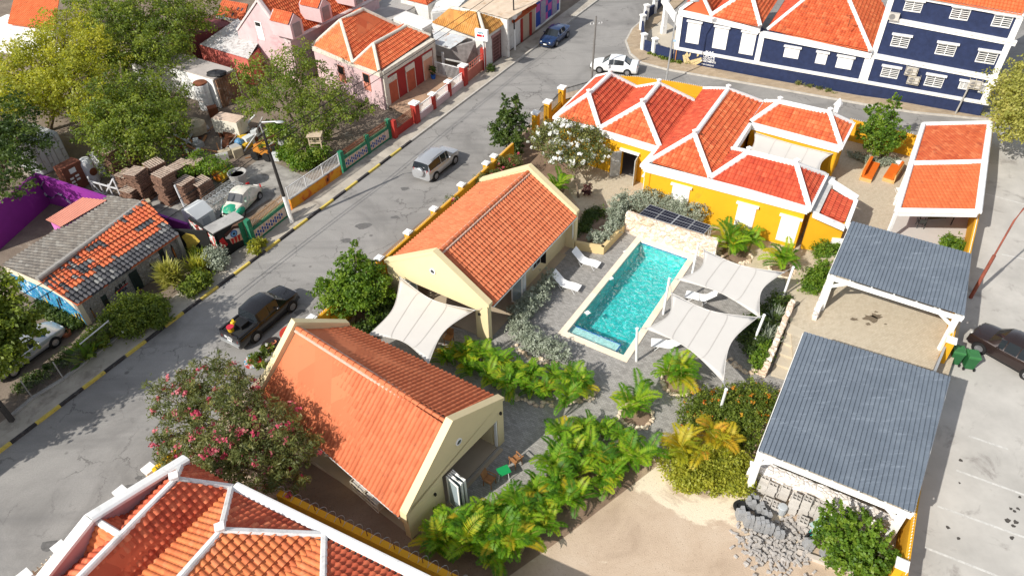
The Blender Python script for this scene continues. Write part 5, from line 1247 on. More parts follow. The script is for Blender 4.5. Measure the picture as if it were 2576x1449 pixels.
for i in range(96):
    u, v = (rnd.uniform(450, 720), rnd.uniform(330, 405)) if i < 66 else (rnd.uniform(290, 470), rnd.uniform(430, 530)); p = G(u, v)
    if i % 5 > 1: q = MB(); an = rnd.uniform(0, pi); l = rnd.uniform(.8, 2.4); z = rnd.uniform(.1, .8); q.bar(p+Vector((0, 0, z*.3)), p+Vector((cos(an)*l, sin(an)*l, z)), rnd.uniform(.06, .2), rnd.uniform(.04, .1)); tag(obj('scrap_beam', q, [RUST, WOOD, WSTEEL, GREY][i % 4], org=p), 'loose beam or bar lying about the scrap yard', 'beam', 'loose beams in the scrap yard')
    else: q = MB(); q.box(p, rnd.uniform(.4, 1), rnd.uniform(.3, .8), rnd.uniform(.3, .8), rnd.uniform(0, 3)); tag(obj('scrap_box', q, [RUST, GREY, MATS['canvas'], MATS['old_yellow'], WSTEEL, MATS['pale_grp']][i % 6], org=p), 'battered box lying about the scrap yard', 'box', 'battered boxes in the scrap yard')
c = G(665, 398); r = thing('small_tractor', 'little orange tractor with bare wheels in the scrap heap', 'tractor', c); q = MB(); q.box(c+Vector((0, 0, .45)), 1.5, .5, .45, RAD(-25)); q.box(c+Vector((-.3, .1, .9)), .5, .45, .35, RAD(-25)); obj('body', q, M('tractor_orange', (.5, .2, .03), .6, .2), r)
for dx, dy in ((-.5, .35), (.5, -.1), (-.6, -.3), (.4, -.55)): q = MB(); w_ = c+Vector((dx, dy, .38)); q.lathe(w_, [(.36, -.1), (.38, 0), (.36, .1)], 14, axis=(.42, .9, 0)); obj('wheel', q, TYRE, r)
q = MB(); q.ball(G(605, 372)+Vector((0, 0, .45)), .4, .4, .45); tag(obj('plastic_barrel', q, M('barrel_blue', (.10, .25, .42), .4, .1), smooth=True, org=G(605, 372)), 'blue plastic barrel beside the box trailer', 'barrel')
c = G(806, 405); r = thing('slatted_tower', 'pale wooden rack tower behind the white railing', 'rack', c); q = MB()
for dx in (-.45, .45):
    for dy in (-.35, .35): q.bar(c+Vector((dx, dy, 0)), c+Vector((dx, dy, 2.4)), .09)
for z in (.3, .8, 1.3, 1.8):
    for k in range(3): q.box(c+Vector((0, (k-1)*.35, z)), 1.0, .12, .08)
q.box(c+Vector((0, 0, 2.4)), 1.15, .95, .06); obj('slats', q, M('bleached_wood', (.48, .38, .27), .9, .2, 5), r)
# ------------------------------------------------------------------ pink house, red house, shops
pk_ = thing('pink_house', 'large pink house with dormers in its orange tiled roof', 'house', G(760, 200))
PIN = M('faded_pink', (.58, .42, .42), .85, .12, .6, .1, 40, stain=(.45, .22, .24), sfac=.45, sscale=.5)
FR_, FL_ = G(727, 112, 3.8), G(597, 78, 3.8); gf = Fr(Vector((*FL_.xy, 0)), Vector((*FR_.xy, 0))); gf.n = gf.n if gf.n.dot(Vector((1, -1, 0))) > 0 else -gf.n
at, az = gf.sz(648, 4); BRp = G(948, 0, 3.8); dr_ = (BRp-FR_); dr_.z = 0; BRp = FR_+dr_; apx = gf.p(at, 0, az); apb = apx+dr_; BLp = FL_+dr_
q = MB(); gf.plate(q, [(0, 0), (gf.L, 0), (gf.L, 3.7), (at, az-.1), (0, 3.7)], -.35, 0); es = Fr(Vector((*FR_.xy, 0)), Vector((*BRp.xy, 0))); es.n = es.n if es.n.dot(FR_-FL_) > 0 else -es.n
es.box(q, .02, es.L, -.3, .25, 0, 4.0); obj('wall', q, PIN, pk_)
slope([FR_-gf.n*.4, BRp, apb, apx-gf.n*.4], ORT, pk_, .26, .36, .06, .045); slope([FL_-gf.n*.4, BLp, apb, apx-gf.n*.4], ORT, pk_, .26, .36, .06, .045)
q = MB()
for s_ in ([gf.p(0, -.15, 3.9), gf.p(at, -.15, az+.12)], [gf.p(at, -.15, az+.12), gf.p(gf.L, -.15, 3.95)], [es.p(0, .0, 4.05), es.p(es.L, .0, 4.05)]): cap_line(q, s_, .5, .12)
obj('parapet_coping', q, M('pale_coping', (.62, .52, .5), .85, .15, 2), pk_)
t, z = gf.sz(656, 80); q = MB(); gf.box(q, t-.5, t+.35, .0, .04, z-.8, z+.9); w_ = obj('window', q, WHITE, pk_); q = MB(); gf.box(q, t-.45, t+.2, .04, .05, z+.5, z+.85); obj('pane', q, DARK, w_)
def dormer(u, v, z0):
    p = G(u, v, z0); n_ = es.n; a_ = es.a; q = MB(); w2 = .75; hh = 1.35
    o = p
    pts = [o-a_*w2, o+a_*w2, o+a_*w2+Vector((0, 0, hh)), o+Vector((0, 0, hh+.75)), o-a_*w2+Vector((0, 0, hh))]
    q.prism(pts, -n_*2.6); d = obj('dormer', q, PIN, pk_)
    q = MB(); g = Fr(o-a_*w2, o+a_*w2); g.n = n_; g.o = Vector((*(o-a_*w2).xy, 0)); g.box(q, .3, 1.2, .0, .05, o.z+.1, o.z+1.3); obj('window', q, M('grey_shutter', (.26, .22, .22), .7, .2), d)
    e1, e2, rr = o-a_*(w2+.1)+Vector((0, 0, hh)), o+a_*(w2+.1)+Vector((0, 0, hh)), o+Vector((0, 0, hh+.82))
    for e in (e1, e2): mb = MB(); tiles(mb, [e-n_*.1, e-n_*2.4, rr-n_*2.4, rr-n_*.1], .24, .34, .05, .04, 6); obj('roof_slope', mb, ORT, d, smooth=40)
dormer(752, 93, 4.7); dormer(824, 52, 4.9); dormer(905, 12, 4.9)
ca = thing('lean_to', 'coral red lean-to with a patched white sheet roof against the pink house', 'annexe', G(560, 190))
la, lb, lc, ld = G(502, 113, 2.6), G(625, 150, 2.6), G(655, 95, 3.3), G(600, 52, 3.3)
q = MB(); tiles(q, [la, lb, lc, ld], .15, 6, .03, 0, 6, kind='wave'); obj('sheet_roof', q, M('patched_sheet', (.60, .58, .56), .7, .2, 2, stain=(.2, .16, .14), sfac=.6, sscale=3), ca, smooth=50)
q = MB(); g = Fr(la, lb); g.box(q, .05, g.L, -.12, .12, 0, 2.55); g = Fr(lb, lc); g.box(q, .1, g.L, -.1, .1, 0, 2.6); g = Fr(la, ld); g.box(q, .1, g.L, -.1, .1, 0, 2.6); obj('wall', q, M('coral_paint', (.52, .13, .10), .8, .12, .8), ca)
rb0 = thing('dark_red_house', 'dark red house with a rusty tiled roof behind the lean-to', 'house', G(480, 130)); q = MB(); g = Fr(G(452, 98, 3), G(585, 60, 3)); g.box(q, 0, g.L, -4, 0, 0, 2.95); obj('wall', q, M('dark_red', (.22, .07, .075), .85, .2), rb0)
slope([G(540, 40, 3.1), G(612, 55, 3.1), G(625, 12, 4.2), G(560, 0, 4.2)], OLDT, rb0, .27, .36, .06, .04); q = MB(); cap_line(q, [G(545, 42, 3.2), G(615, 57, 3.2)], .3, .1); obj('coping', q, GREY, rb0)
cr = thing('corner_roof_house', 'house with a plain orange roof glimpsed behind the yellow green trees', 'house', G(60, 60)); slope([G(20, 60, 3.2), G(135, 75, 3.2), G(150, -5, 4.6), G(45, -25, 4.6)], FLATT, cr, .26, .36, .04, .03, 4)
q = MB(); g = Fr(G(-40, 62, 3), G(135, 80, 3)); g.box(q, 0, g.L, -3, 0, 0, 2.95); obj('wall', q, WHITE, cr)
# red fronted house
rh = thing('red_house', 'low house with a dark red front, coral doors and two orange hip roofs', 'house', G(1000, 230))
RB0, RB1 = G(977, 275), G(1100, 190); rf = Fr(RB0, RB1); rf.n = rf.n if rf.n.dot(KN) < 0 else -rf.n
q = MB(); rf.box(q, 0, rf.L, -.3, 0, 0, 3.5); obj('wall', q, M('facade_red', (.30, .025, .022), .8, .12, .7, stain=(.22, .02, .02), sfac=.3), rh)
q = MB(); rf.box(q, -.1, .42, -.05, .06, 0, 3.1); rf.box(q, rf.L-.42, rf.L+.05, -.05, .06, 0, 3.1); rf.box(q, -.1, rf.L+.05, -.35, .09, 3.0, 3.62); obj('white_band', q, M('old_cream', (.62, .57, .48), .9, .15, 1.5, stain=(.35, .32, .26), sfac=.5, sscale=1.5), rh)
for tl, br in (((974, 195), (1004, 252)), ((1018, 163), (1047, 222)), ((1061, 133), (1090, 192))):
    t0, z1 = rf.sz(*tl); t1 = rf.sz(*br)[0]; m_ = M('coral_door', (.40, .09, .045), .7, .15, 1.5) if tl[0] < 1060 else M('peach_door', (.55, .28, .18), .7, .12, 1.5)
    q = MB(); rf.box(q, t0, t1, .0, .05, .02, 2.25); d = obj('door', q, m_, rh); q = MB(); rf.box(q, t0-.06, t0, 0, .07, .02, 2.4); rf.box(q, t1, t1+.06, 0, .07, .02, 2.4); rf.box(q, t0-.06, t1+.06, .0, .08, 2.25, 2.75); obj('door_frame', q, MATS['old_cream'], d)
sl = Fr(RB0, G(790, 215)); sl.n = sl.n if sl.n.dot(rf.a) < 0 else -sl.n; e0 = G(955, 184, 3.6); 
lw_ = Fr(Vector((*e0.xy, 0)), Vector((*G(785, 120, 3.5).xy, 0))); lw_.n = lw_.n if lw_.n.dot(rf.a) < 0 else -lw_.n
q = MB(); lw_.box(q, .1, lw_.L, -.35, -.1, 0, 3.45); obj('side_wall', q, PIN, rh); q = MB(); lw_.box(q, 0, lw_.L, -.3, .03, 3.2, 3.6); obj('white_band', q, MATS['old_cream'], rh)
for u, v in ((921, 205), (858, 185)): t, z = lw_.sz(u, v); q = MB(); lw_.box(q, t-.45, t+.45, -.1, -.05, z-.9, z+.7); w_ = obj('window', q, M('coral_paint2', (.55, .2, .13), .7, .15), rh); q = MB(); lw_.box(q, t-.38, t+.38, -.05, -.03, z-.1, z+.65); obj('grille', q, BLACK, w_)
h1, h2_, h3, h4 = G(787, 115, 3.55), G(888, 160, 3.55), G(1004.5, 67.6, 3.55), G(890, 30, 3.55); ra_, rb2 = G(857, 52.6, 5.65), G(914, 25, 5.65)
RK = dict(parent=rh, pitch=.25, row=.36, amp=.055, step=.045)
slope([h1, h2_, ra_], FT2, **RK); slope([h2_, h3, rb2, ra_], ORT, **RK); slope([h1, h4, rb2, ra_], ORT, **RK); slope([h3, h4, rb2], ORT, **RK)
k1_, k2_, k3 = G(954, 181, 3.65), G(1082, 91, 3.6), G(1006, 66, 3.6); rc1, rc2 = G(939.4, 112.7, 4.85), G(1022, 67.6, 4.65)
slope([h2_, k1_, rc1], FT2, **RK); slope([k1_, k2_, rc2, rc1], ORT, **RK); slope([h2_, h3, rc2, rc1], ORT, **RK)
q = MB()
for s_ in ([ra_, rb2], [ra_, h1], [ra_, h2_], [rb2, h3], [rc1, rc2], [rc1, h2_], [rc1, k1_], [rc2, k2_]): cap_line(q, s_, .3, .13, lift=.06)
obj('ridge_cap', q, MATS['old_cream'], rh)
sheet('front_terrace', [Vector((*p.xy, 0)) for p in (RB0, RB1, G(1165, 215), G(1042, 308))], .3, M('terrace_tile', (.40, .26, .17), .7, .15, 2, stain=(.15, .1, .08), sfac=.4, sscale=1.2))
# red piers, low pink wall and white rails along the pavement
rp = [G(1048, 311), G(1091, 277), G(1130, 245), G(1168, 217), G(1217, 176)]
RED = M('pier_red', (.36, .035, .025), .75, .15, 1.5)
for i, (p, h, lb) in enumerate(zip(rp, (1.9, 1.5, 1.5, 2.0, 2.2), ('stout red pier with white cap beside the rusty mesh gate', 'low red pier with white cap, first after the stout one', 'low red pier with white cap beside the white sliding gate', 'red pier with white cap between the white gate and the coral gate', 'slim red pier under the box sign'))):
    r = thing('gate_pier', lb, 'pillar', p, 'red piers along the pavement'); q = MB(); w_ = .55 if i in (0, 3) else .4; q.box(p, w_, w_, h, RD); obj('pier', q, RED, r)
    if i < 4: q = MB(); q.box(p+Vector((0, 0, h)), w_+.2, w_+.2, .12, RD); q.box(p+Vector((0, 0, h+.12)), w_*.8, w_*.8, .05, RD); obj('cap', q, WHITE, r)
rl = thing('low_wall', 'low faded pink wall with white railings between the red piers', 'wall', (rp[0]+rp[3])/2)
q = MB(); f = Fr(rp[0], rp[3]); f.box(q, 0, f.L, -.12, .12, 0, .62); obj('wall', q, PIN, rl); q = MB(); n = int(f.L/.13)
for i in range(n): f.box(q, f.L*i/n, f.L*i/n+.03, -.02, .02, .62, 1.5)
f.box(q, 0, f.L, -.035, .035, .7, .75); f.box(q, 0, f.L, -.035, .035, 1.4, 1.46); obj('railing', q, METALW, rl)
iron_fence('white barred gate closing the drive beside the red house', G(1098, 196), G(1166, 214), .1, 1.7, m=METALW, name='barred_gate', cat='gate', n=22)
cg = thing('sheet_gate', 'coral sheet gate with mesh top beside the box sign', 'gate', (rp[3]+rp[4])/2); f = Fr(rp[3], rp[4]); q = MB(); f.box(q, .3, f.L-.2, -.03, .03, .1, 1.15); obj('panel', q, M('coral_gate', (.46, .14, .10), .7, .15, 1.5), cg); q = MB()
for i in range(9): f.box(q, .3+(f.L-.5)*i/8, .34+(f.L-.5)*i/8, -.02, .02, 1.15, 1.75)
f.box(q, .3, f.L-.2, -.025, .025, 1.72, 1.77); f.box(q, .3, f.L-.2, -.025, .025, 1.4, 1.44); obj('mesh', q, MATS['coral_gate'], cg)
mg = thing('mesh_gate', 'rusty red mesh gate between the green tiled wall and the stout red pier', 'gate', G(1018, 335)); f = Fr(G(992, 352), G(1046, 312)); q = MB(); f.box(q, .4, f.L-.3, -.03, .03, .1, .8); q2 = MB()
for i in range(16): f.box(q2, .4+(f.L-.7)*i/15, .425+(f.L-.7)*i/15, -.02, .02, .8, 1.6)
for i in range(6): f.box(q2, .4, f.L-.3, -.02, .02, .85+i*.15, .87+i*.15)
obj('panel', q, RED, mg); obj('mesh', q2, RUST, mg); q = MB(); f.box(q, 0, .35, -.18, .18, 0, 1.75); obj('post', q, RED, mg)
# shop with the brown roof
BRT = tile_mat('brown_tiles', [(.44, .21, .05), (.52, .27, .075), (.38, .17, .045), (.54, .30, .10)], dfac=.2)
sp_ = thing('corner_shop', 'whitewashed shop with a yellow brown tiled hip roof and barred brown doors', 'shop', G(1250, 150))
e1, e2, e3, rr1, rr2 = G(1088, 57, 3.3), G(1212, 98, 3.3), G(1276, 56, 3.3), G(1203, 33, 4.9), G(1131, 20, 4.9)
slope([e1, e2, rr1, rr2], BRT, sp_, .25, .5, .08, .05); slope([e2, e3, rr1], BRT, sp_, .25, .5, .08, .05); q = MB(); cap_line(q, [rr1, G(1222, 95, 3.4)], .3, .12, lift=.06); cap_line(q, [rr1, rr2], .3, .12, lift=.06); obj('ridge_cap', q, MATS['old_cream'], sp_)
OC = MATS['old_cream']; fw = Fr(G(1224, 170), G(1306, 110)); fw.n = fw.n if fw.n.dot(KN) < 0 else -fw.n
q = MB(); fw.box(q, 0, fw.L+.5, -.3, 0, 0, 3.3); g = Fr(fw.p(0, -.15, 0), Vector((*e1.xy, 0))); g.box(q, 0, g.L, -.15, .15, 0, 3.2); obj('wall', q, M('lime_wash', (.66, .64, .60), .9, .1, 1, stain=(.42, .38, .34), sfac=.4, sscale=1.2), sp_)
q = MB(); fw.box(q, -.1, fw.L+.5, -.35, .1, 3.05, 3.4); obj('white_band', q, OC, sp_)
t0 = fw.sz(1238, 120)[0]; t1 = fw.sz(1270, 90)[0]; q = MB(); fw.box(q, t0, t1, 0, .04, .05, 2.5); d = obj('door', q, M('door_brown', (.12, .05, .045), .7, .2), sp_); q = MB()
for i in range(7): fw.box(q, t0, t1, .04, .06, .2+i*.33, .23+i*.33)
for x in (t0, (t0+t1)/2, t1-.04): fw.box(q, x, x+.05, .04, .08, .05, 2.5)
fw.box(q, t0-.1, t1+.1, 0, .08, 2.5, 2.75); obj('grille', q, M('mauve_frame', (.33, .18, .17), .8, .15), d)
q = MB(); g = Fr(G(1135, 110, 2.4), G(1200, 135, 2.4)); 
mp_ = [G(1086, 74, 2.9), G(1180, 95, 2.9), G(1133, 124, 2.4), G(1095, 112, 2.4)]; cs = thing('car_shelter', 'ramshackle shelter of bent metal sheets between the red house and the shop', 'shelter', G(1140, 190))
q = MB(); tiles(q, [mp_[3], mp_[2], mp_[1], mp_[0]], .15, 6, .03, 0, 6, kind='wave'); obj('sheet_roof', q, M('bent_sheet', (.48, .50, .51), .5, .2, 1.5, stain=(.35, .18, .08), sfac=.45, sscale=1.4), cs, smooth=50)
q = MB(); q.bar(G(1118, 190), G(1118, 190)+Vector((0, 0, 2.3)), .25); q.bar(G(1165, 200)+Vector((0, 0, 1.7)), G(1118, 190)+Vector((0, 0, 1.7)), .12); obj('post', q, GREY, cs)
q = MB(); q.prism([G(1130, 122, 2.3), G(1196, 105, 2.9), G(1203, 150, .6), G(1170, 165, .4), G(1150, 140, 1.2)], (-.1, .3, .0)); obj('broken_wall', q, M('crumbled_wall', (.24, .22, .21), .95, .4, 2, .4, 12), cs)
sg = thing('box_sign', 'white box sign on a post with a red block and blue lettering', 'sign', G(1219, 178)); p = G(1219, 178); q = MB(); q.tube([p, p+Vector((0, 0, 4.4))], .06, 8); obj('post', q, WHITE, sg)
bp = G(1211, 88, 4.0); f = Fr(bp+Vector((-.62, .3, 0)), bp+Vector((.55, -.25, 0))); f.n = f.n if f.n.dot(Vector((0, -1, 0))) > 0 else -f.n
q = MB(); f.box(q, 0, f.L, -.3, 0, 3.4, 4.45); obj('box', q, METALW, sg); q = MB(); f.box(q, .2, .72, 0, .02, 3.78, 3.98); obj('red_block', q, M('sign_red', (.6, .005, .01), .5, .02), sg)
text('lettering', 'PEPSI', f, .58, 4.05, .26, M('sign_teal', (.05, .25, .33), .5, .05), sg, .01); q = MB(); q.lathe(f.p(.88, .0, 3.88), [(.1, 0), (.1, .02)], 14, axis=f.n); obj('roundel', q, MATS['sign_red'], sg)
wr_ = thing('warehouse', 'long cream corrugated roof behind the corner shop', 'warehouse', G(1250, 60)); q = MB(); tiles(q, [G(1158, 18, 4.0), G(1278, 50, 4.0), G(1400, -20, 4.4), G(1250, -45, 4.4)], .9, 8, .06, 0, 6, kind='wave'); obj('sheet_roof', q, M('cream_sheet', (.60, .48, .36), .7, .1, 1, stain=(.42, .27, .16), sfac=.35, sscale=.8), wr_, smooth=50)
q = MB(); g = Fr(G(1158, 18, 3.9), G(1278, 50, 3.9)); g.box(q, 0, g.L, -.15, .15, 0, 3.9); obj('wall', q, MATS['lime_wash'], wr_)
gw = thing('shop_front', 'cream front with red piers and a strip of red tiles along the pavement', 'shop', G(1320, 105)); f = Fr(G(1306, 110), G(1347, 78)); f.n = f.n if f.n.dot(KN) < 0 else -f.n
q = MB(); f.box(q, 0, f.L, -.3, 0, 0, 2.6); obj('wall', q, M('beige_front', (.50, .38, .27), .85, .12), gw); q = MB()
for t in (.3, f.L*.62): f.box(q, t, t+.4, -.05, .12, 0, 2.4)
obj('pier', q, RED, gw); slope([f.p(-1.5, .2, 2.7), f.p(f.L, .2, 2.7), f.p(f.L, -1.2, 3.5), f.p(-1.5, -1.2, 3.5)], ORT, gw, .25, .4, .07, .05)
bw_ = thing('checkered_shop', 'white shop with a blue and pink checkered front', 'shop', G(1375, 50)); f = Fr(G(1347, 78), G(1409, 28)); f.n = f.n if f.n.dot(KN) < 0 else -f.n; q = MB(); f.box(q, 0, f.L, -6, 0, 0, 3.6); obj('wall', q, WHITE, bw_)
q = MB(); q1 = MB(); nx = 6; w_ = (f.L-.5)/nx
for i in range(nx):
    for j in range(4): f.box(q if (i+j) % 2 or i in (0,) and j != 2 else q1, .1+i*w_, .1+(i+1)*w_-.002, 0, .03, .3+j*.78, .3+(j+1)*.78-.002)
obj('painted_square', q, M('square_blue', (.02, .06, .32), .6, .1), bw_); obj('painted_square', q1, M('square_pink', (.5, .08, .30), .6, .1), bw_)
for i in (1, 4): q = MB(); f.box(q, .1+i*w_+.1, .1+(i+1)*w_+.35, .03, .06, .25, 2.7); d = obj('shutter_door', q, M('door_lilac', (.30, .28, .36), .5, .2, 4), bw_)
# white flat roofed houses behind
def slab_house(label, pts, z, m, wallm, name='flat_house', cat='house'):
    t = thing(name, label, cat, Vector((*((pts[0]+pts[2])/2).xy, 0))); q = MB(); q.prism([Vector((*p.xy, z-.15)) for p in pts], (0, 0, .15)); obj('flat_roof', q, m, t); q = MB()
    for a, b in zip(pts, pts[1:]+pts[:1]): g = Fr(a, b); g.box(q, .05, g.L-.05, -.1, .1, 0, z-.155); 
    obj('wall', q, wallm, t); return t
WR_ = M('white_roof', (.72, .71, .68), .8, .08, .8, stain=(.3, .28, .26), sfac=.45, sscale=.8); GR_ = M('grey_roof', (.36, .34, .32), .9, .15, .8, stain=(.6, .58, .55), sfac=.4, sscale=.5)
slab_house('white flat roof with dark streaks beside the brown tiled shop', [G(990, 44, 3.2), G(1062, 73, 3.2), G(1094, 54, 3.2), G(1020, 28, 3.2)], 3.2, WR_, MATS['lime_wash'])
slab_house('grey stained flat roof behind the red fronted house', [G(925, 30, 3.0), G(985, 50, 3.0), G(1050, 12, 3.0), G(975, -12, 3.0)], 3.0, GR_, MATS['lime_wash'])
slab_house('flat roofed house at the back of the block, beyond the cream warehouse', [G(1085, 30, 3.4), G(1150, 22, 3.4), G(1180, -10, 3.4), G(1110, -20, 3.4)], 3.4, WR_, MATS['lime_wash'])
oh = thing('hip_roof_house', 'orange hip roof at the top edge behind the white flat roofs', 'house', G(1050, 20)); slope([G(1010, -4, 3.6), G(1075, 12, 3.6), G(1060, -45, 5.2)], ORT, oh, .25, .36, .055, .04); slope([G(1075, 12, 3.6), G(1120, -20, 3.6), G(1060, -45, 5.2)], ORT, oh, .25, .36, .055, .04); q = MB(); g = Fr(G(1008, -4, 3.5), G(1076, 13, 3.5)); g.box(q, 0, g.L, -3, 0, 0, 3.5); obj('wall', q, MATS['lime_wash'], oh)
# more roofs beyond the top edge, in rows
for i, (u, v) in enumerate(((820, -60), (700, -50), (560, -40), (430, -45))):
    p = G(u, v); t = thing('hip_roof_house', ('orange roofed house beyond the pink dormers', 'orange roofed house behind the pink gable', 'orange roofed house above the dark red house', 'orange roofed house behind the trees')[i], 'house', p); w_ = 4.5; q = MB(); q.box(p, 9, 8, 3.4, RD); obj('wall', q, PIN, t)
    cs_ = [p+Matrix.Rotation(RD, 3, 'Z') @ Vector((x, y, 3.4)) for x, y in ((-4.7, -4.2), (4.7, -4.2), (4.7, 4.2), (-4.7, 4.2))]; top = [p+Matrix.Rotation(RD, 3, 'Z') @ Vector((x, 0, 5.4)) for x in (-2, 2)]
    slope([cs_[0], cs_[1], top[1], top[0]], ORT, t, .5, .8, .08, .05); slope([cs_[1], cs_[2], top[1]], ORT, t, .5, .8, .08, .05); slope([cs_[2], cs_[3], top[0], top[1]], ORT, t, .5, .8, .08, .05); slope([cs_[3], cs_[0], top[0]], ORT, t, .5, .8, .08, .05)
# ------------------------------------------------------------------ poles and wires
WIRE = M('wire_black', (.01, .01, .01), .6, .1)
def sag(a, b, s, n=16): return [a.lerp(b, i/n)-Vector((0, 0, s*4*(i/n)*(1-i/n))) for i in range(n+1)]
up = thing('utility_pole', 'dark utility pole with white foot and curved lamp arm beside the tiled wall', 'pole', G(736, 562)); p = G(736, 562); tp_ = p+Vector((-.35, .1, 7.3))
q = MB(); q.tube([p.lerp(tp_, .32), tp_], [.13, .09], 8); obj('shaft', q, M('pole_dark', (.03, .027, .025), .8, .3), up); q = MB(); q.tube([p, p.lerp(tp_, .32)], [.16, .135], 8); obj('painted_foot', q, WHITE, up)
q = MB(); q.tube([tp_-Vector((0, 0, .3)), tp_+Vector((-.1, .05, .5)), tp_+Vector((.1, -.0, .75)), tp_+Vector((1.1, -.15, .85))], .045, 6); a_ = obj('lamp_arm', q, GALV, up); q = MB(); q.ball(tp_+Vector((1.3, -.18, .82)), .3, .14, .09); obj('lamp_head', q, GALV, a_)
q = MB(); q.bar(tp_+Vector((-.5, -.5, -.5)), tp_+Vector((.5, .5, -.5)), .07); q.bar(tp_+Vector((-.4, -.4, -1.1)), tp_+Vector((.4, .4, -1.1)), .07); obj('crossarm', q, RUST, up)
p2 = G(1295.5, 129); t2 = p2+Vector((-.1, .1, 7.5)); u2 = thing('utility_pole', 'thin utility pole with white foot beside the shop fronts', 'pole', p2); q = MB(); q.tube([p2.lerp(t2, .3), t2], .07, 8); obj('shaft', q, MATS['pole_dark'], u2); q = MB(); q.tube([p2, p2.lerp(t2, .3)], .1, 8); obj('painted_foot', q, WHITE, u2); q = MB(); q.lathe(p2+Vector((0, -.1, 3.6)), [(.3, 0), (.3, .05)], 16, axis=(.4, -1, 0)); obj('round_sign', q, METALW, u2)
p0 = G(-40, 795, 6.6); o0, o1 = tp_-Vector((0, 0, .55)), tp_-Vector((.0, 0, 1.15))
for i, (s, e, lb) in enumerate(((o0, t2-Vector((0, 0, .4)), 'upper overhead wire between the dark pole and the shop pole'), (o1, t2-Vector((0, 0, 1.0)), 'lower overhead wire between the dark pole and the shop pole'), (o0, p0, 'upper overhead wire crossing the stone house roof'), (o1, p0-Vector((0, 0, .7)), 'lower overhead wire crossing the stone house roof'))):
    q = MB(); q.tube(sag(s, e, .35), .028, 4); tag(obj('overhead_wire', q, WIRE, org=s), lb, 'wire', 'overhead wires')
p3 = G(1488, 205); t3 = G(1493, 36, 0); u3 = thing('utility_pole', 'grey utility pole with a crossarm at the street junction', 'pole', p3); q = MB(); tz_ = p3+Vector((.1, 0, 6.2)); q.tube([p3, tz_], [.11, .07], 8); obj('shaft', q, M('pole_grey', (.16, .15, .14), .8, .15), u3)
q = MB(); xb = tz_-Vector((0, 0, .75)); q.bar(xb+Vector((-.55, -.1, 0)), xb+Vector((.55, .1, .0)), .06); obj('crossarm', q, GALV, u3); q = MB()
for k in (-.5, -.2, .3, .55): q.box(xb+Vector((k, k*.2, .03)), .05, .05, .14)
obj('insulator', q, METALW, u3)
p4 = G(1675, 208); u4 = thing('street_lamp', 'tall grey street lamp behind the ochre wall with white spikes', 'street lamp', p4); q = MB(); tq = p4+Vector((.2, .2, 6.4)); q.tube([p4, tq, tq+Vector((.15, .1, .5)), tq+Vector((.9, .3, .85)), tq+Vector((1.5, .45, .9))], [.09, .06, .05, .045, .045], 8); obj('shaft', q, GALV, u4); q = MB(); q.ball(tq+Vector((1.7, .5, .88)), .35, .14, .08); obj('lamp_head', q, GALV, u4)
p5 = G(1698, 157); u5 = thing('street_sign', 'small blue street sign on an orange post beside the navy plinth', 'sign', p5); q = MB(); q.tube([p5, p5+Vector((0, 0, 2.2))], .05, 8); obj('post', q, M('orange_post', (.5, .22, .08), .7, .15), u5); q = MB(); q.bar(p5+Vector((-.5, .1, 2.15)), p5+Vector((.35, -.05, 2.15)), .03, .2); obj('plate', q, M('sign_blue', (.35, .52, .66), .5, .05), u5)
p6 = G(2402, 289); u6 = thing('lamp_post', 'short leaning grey post in front of the navy plinth', 'pole', p6); q = MB(); q.tube([p6, p6+Vector((.3, .1, 2.9))], .07, 8); obj('shaft', q, M('post_grey', (.36, .34, .31), .8, .1), u6)
p7 = G(2446, 740, .3); u7 = thing('street_lamp', 'rusty curved street lamp leaning over the parking lot', 'street lamp', Vector((*p7.xy, 0))); q = MB(); b0 = Vector((*p7.xy, 0)); hgt_ = 7.6
q.tube([b0, b0+Vector((.25, .2, 3.2))], [.11, .1], 8); q.tube([b0+Vector((.25, .2, 3.2)), b0+Vector((.45, .35, 5.6)), b0+Vector((.8, .55, 6.3)), b0+Vector((1.4, .7, 6.6)), b0+Vector((2.2, .75, 6.5))], .055, 8); obj('shaft', q, M('rusty_lamp', (.24, .07, .045), .8, .35, 2), u7); q = MB(); q.ball(b0+Vector((2.4, .75, 6.45)), .35, .15, .09); obj('lamp_head', q, GALV, u7)
# ------------------------------------------------------------------ planting
L_ACA = leaf_mat('leaf_acacia', [(.17, .20, .025), (.34, .36, .04), (.50, .48, .07)], .48)
L_MID = leaf_mat('leaf_mid', [(.065, .10, .018), (.15, .21, .028), (.29, .34, .05)], .45)
L_DRK = leaf_mat('leaf_dark', [(.030, .058, .014), (.062, .105, .02), (.12, .17, .03)], .4)
L_BRT = leaf_mat('leaf_bright', [(.055, .12, .014), (.13, .23, .02), (.25, .34, .04)], .42)
L_YEL = leaf_mat('leaf_yellow_green', [(.22, .24, .045), (.36, .36, .08), (.48, .45, .13)], .42)
L_SIL = leaf_mat('leaf_silver', [(.19, .22, .155), (.31, .345, .255), (.44, .47, .38)], .25)
L_OLE = leaf_mat('leaf_oleander', [(.07, .09, .028), (.14, .165, .045), (.26, .25, .08)], .4)
L_PALM = leaf_mat('leaf_palm', [(.06, .16, .012), (.13, .29, .016), (.23, .41, .022), (.36, .48, .03), (.56, .45, .03)], .5)
L_GOLD = leaf_mat('leaf_palm_gold', [(.25, .31, .018), (.46, .42, .025), (.58, .42, .025), (.58, .29, .04)], .45)
F_PINK = leaf_mat('petal_pink', [(.42, .04, .08), (.58, .11, .16), (.62, .24, .24)], .3)
F_WHITE = leaf_mat('petal_white', [(.75, .75, .70), (.85, .85, .82)], .2)
F_ORNG = leaf_mat('petal_orange', [(.55, .10, .01), (.62, .26, .02), (.62, .42, .05)], .2)
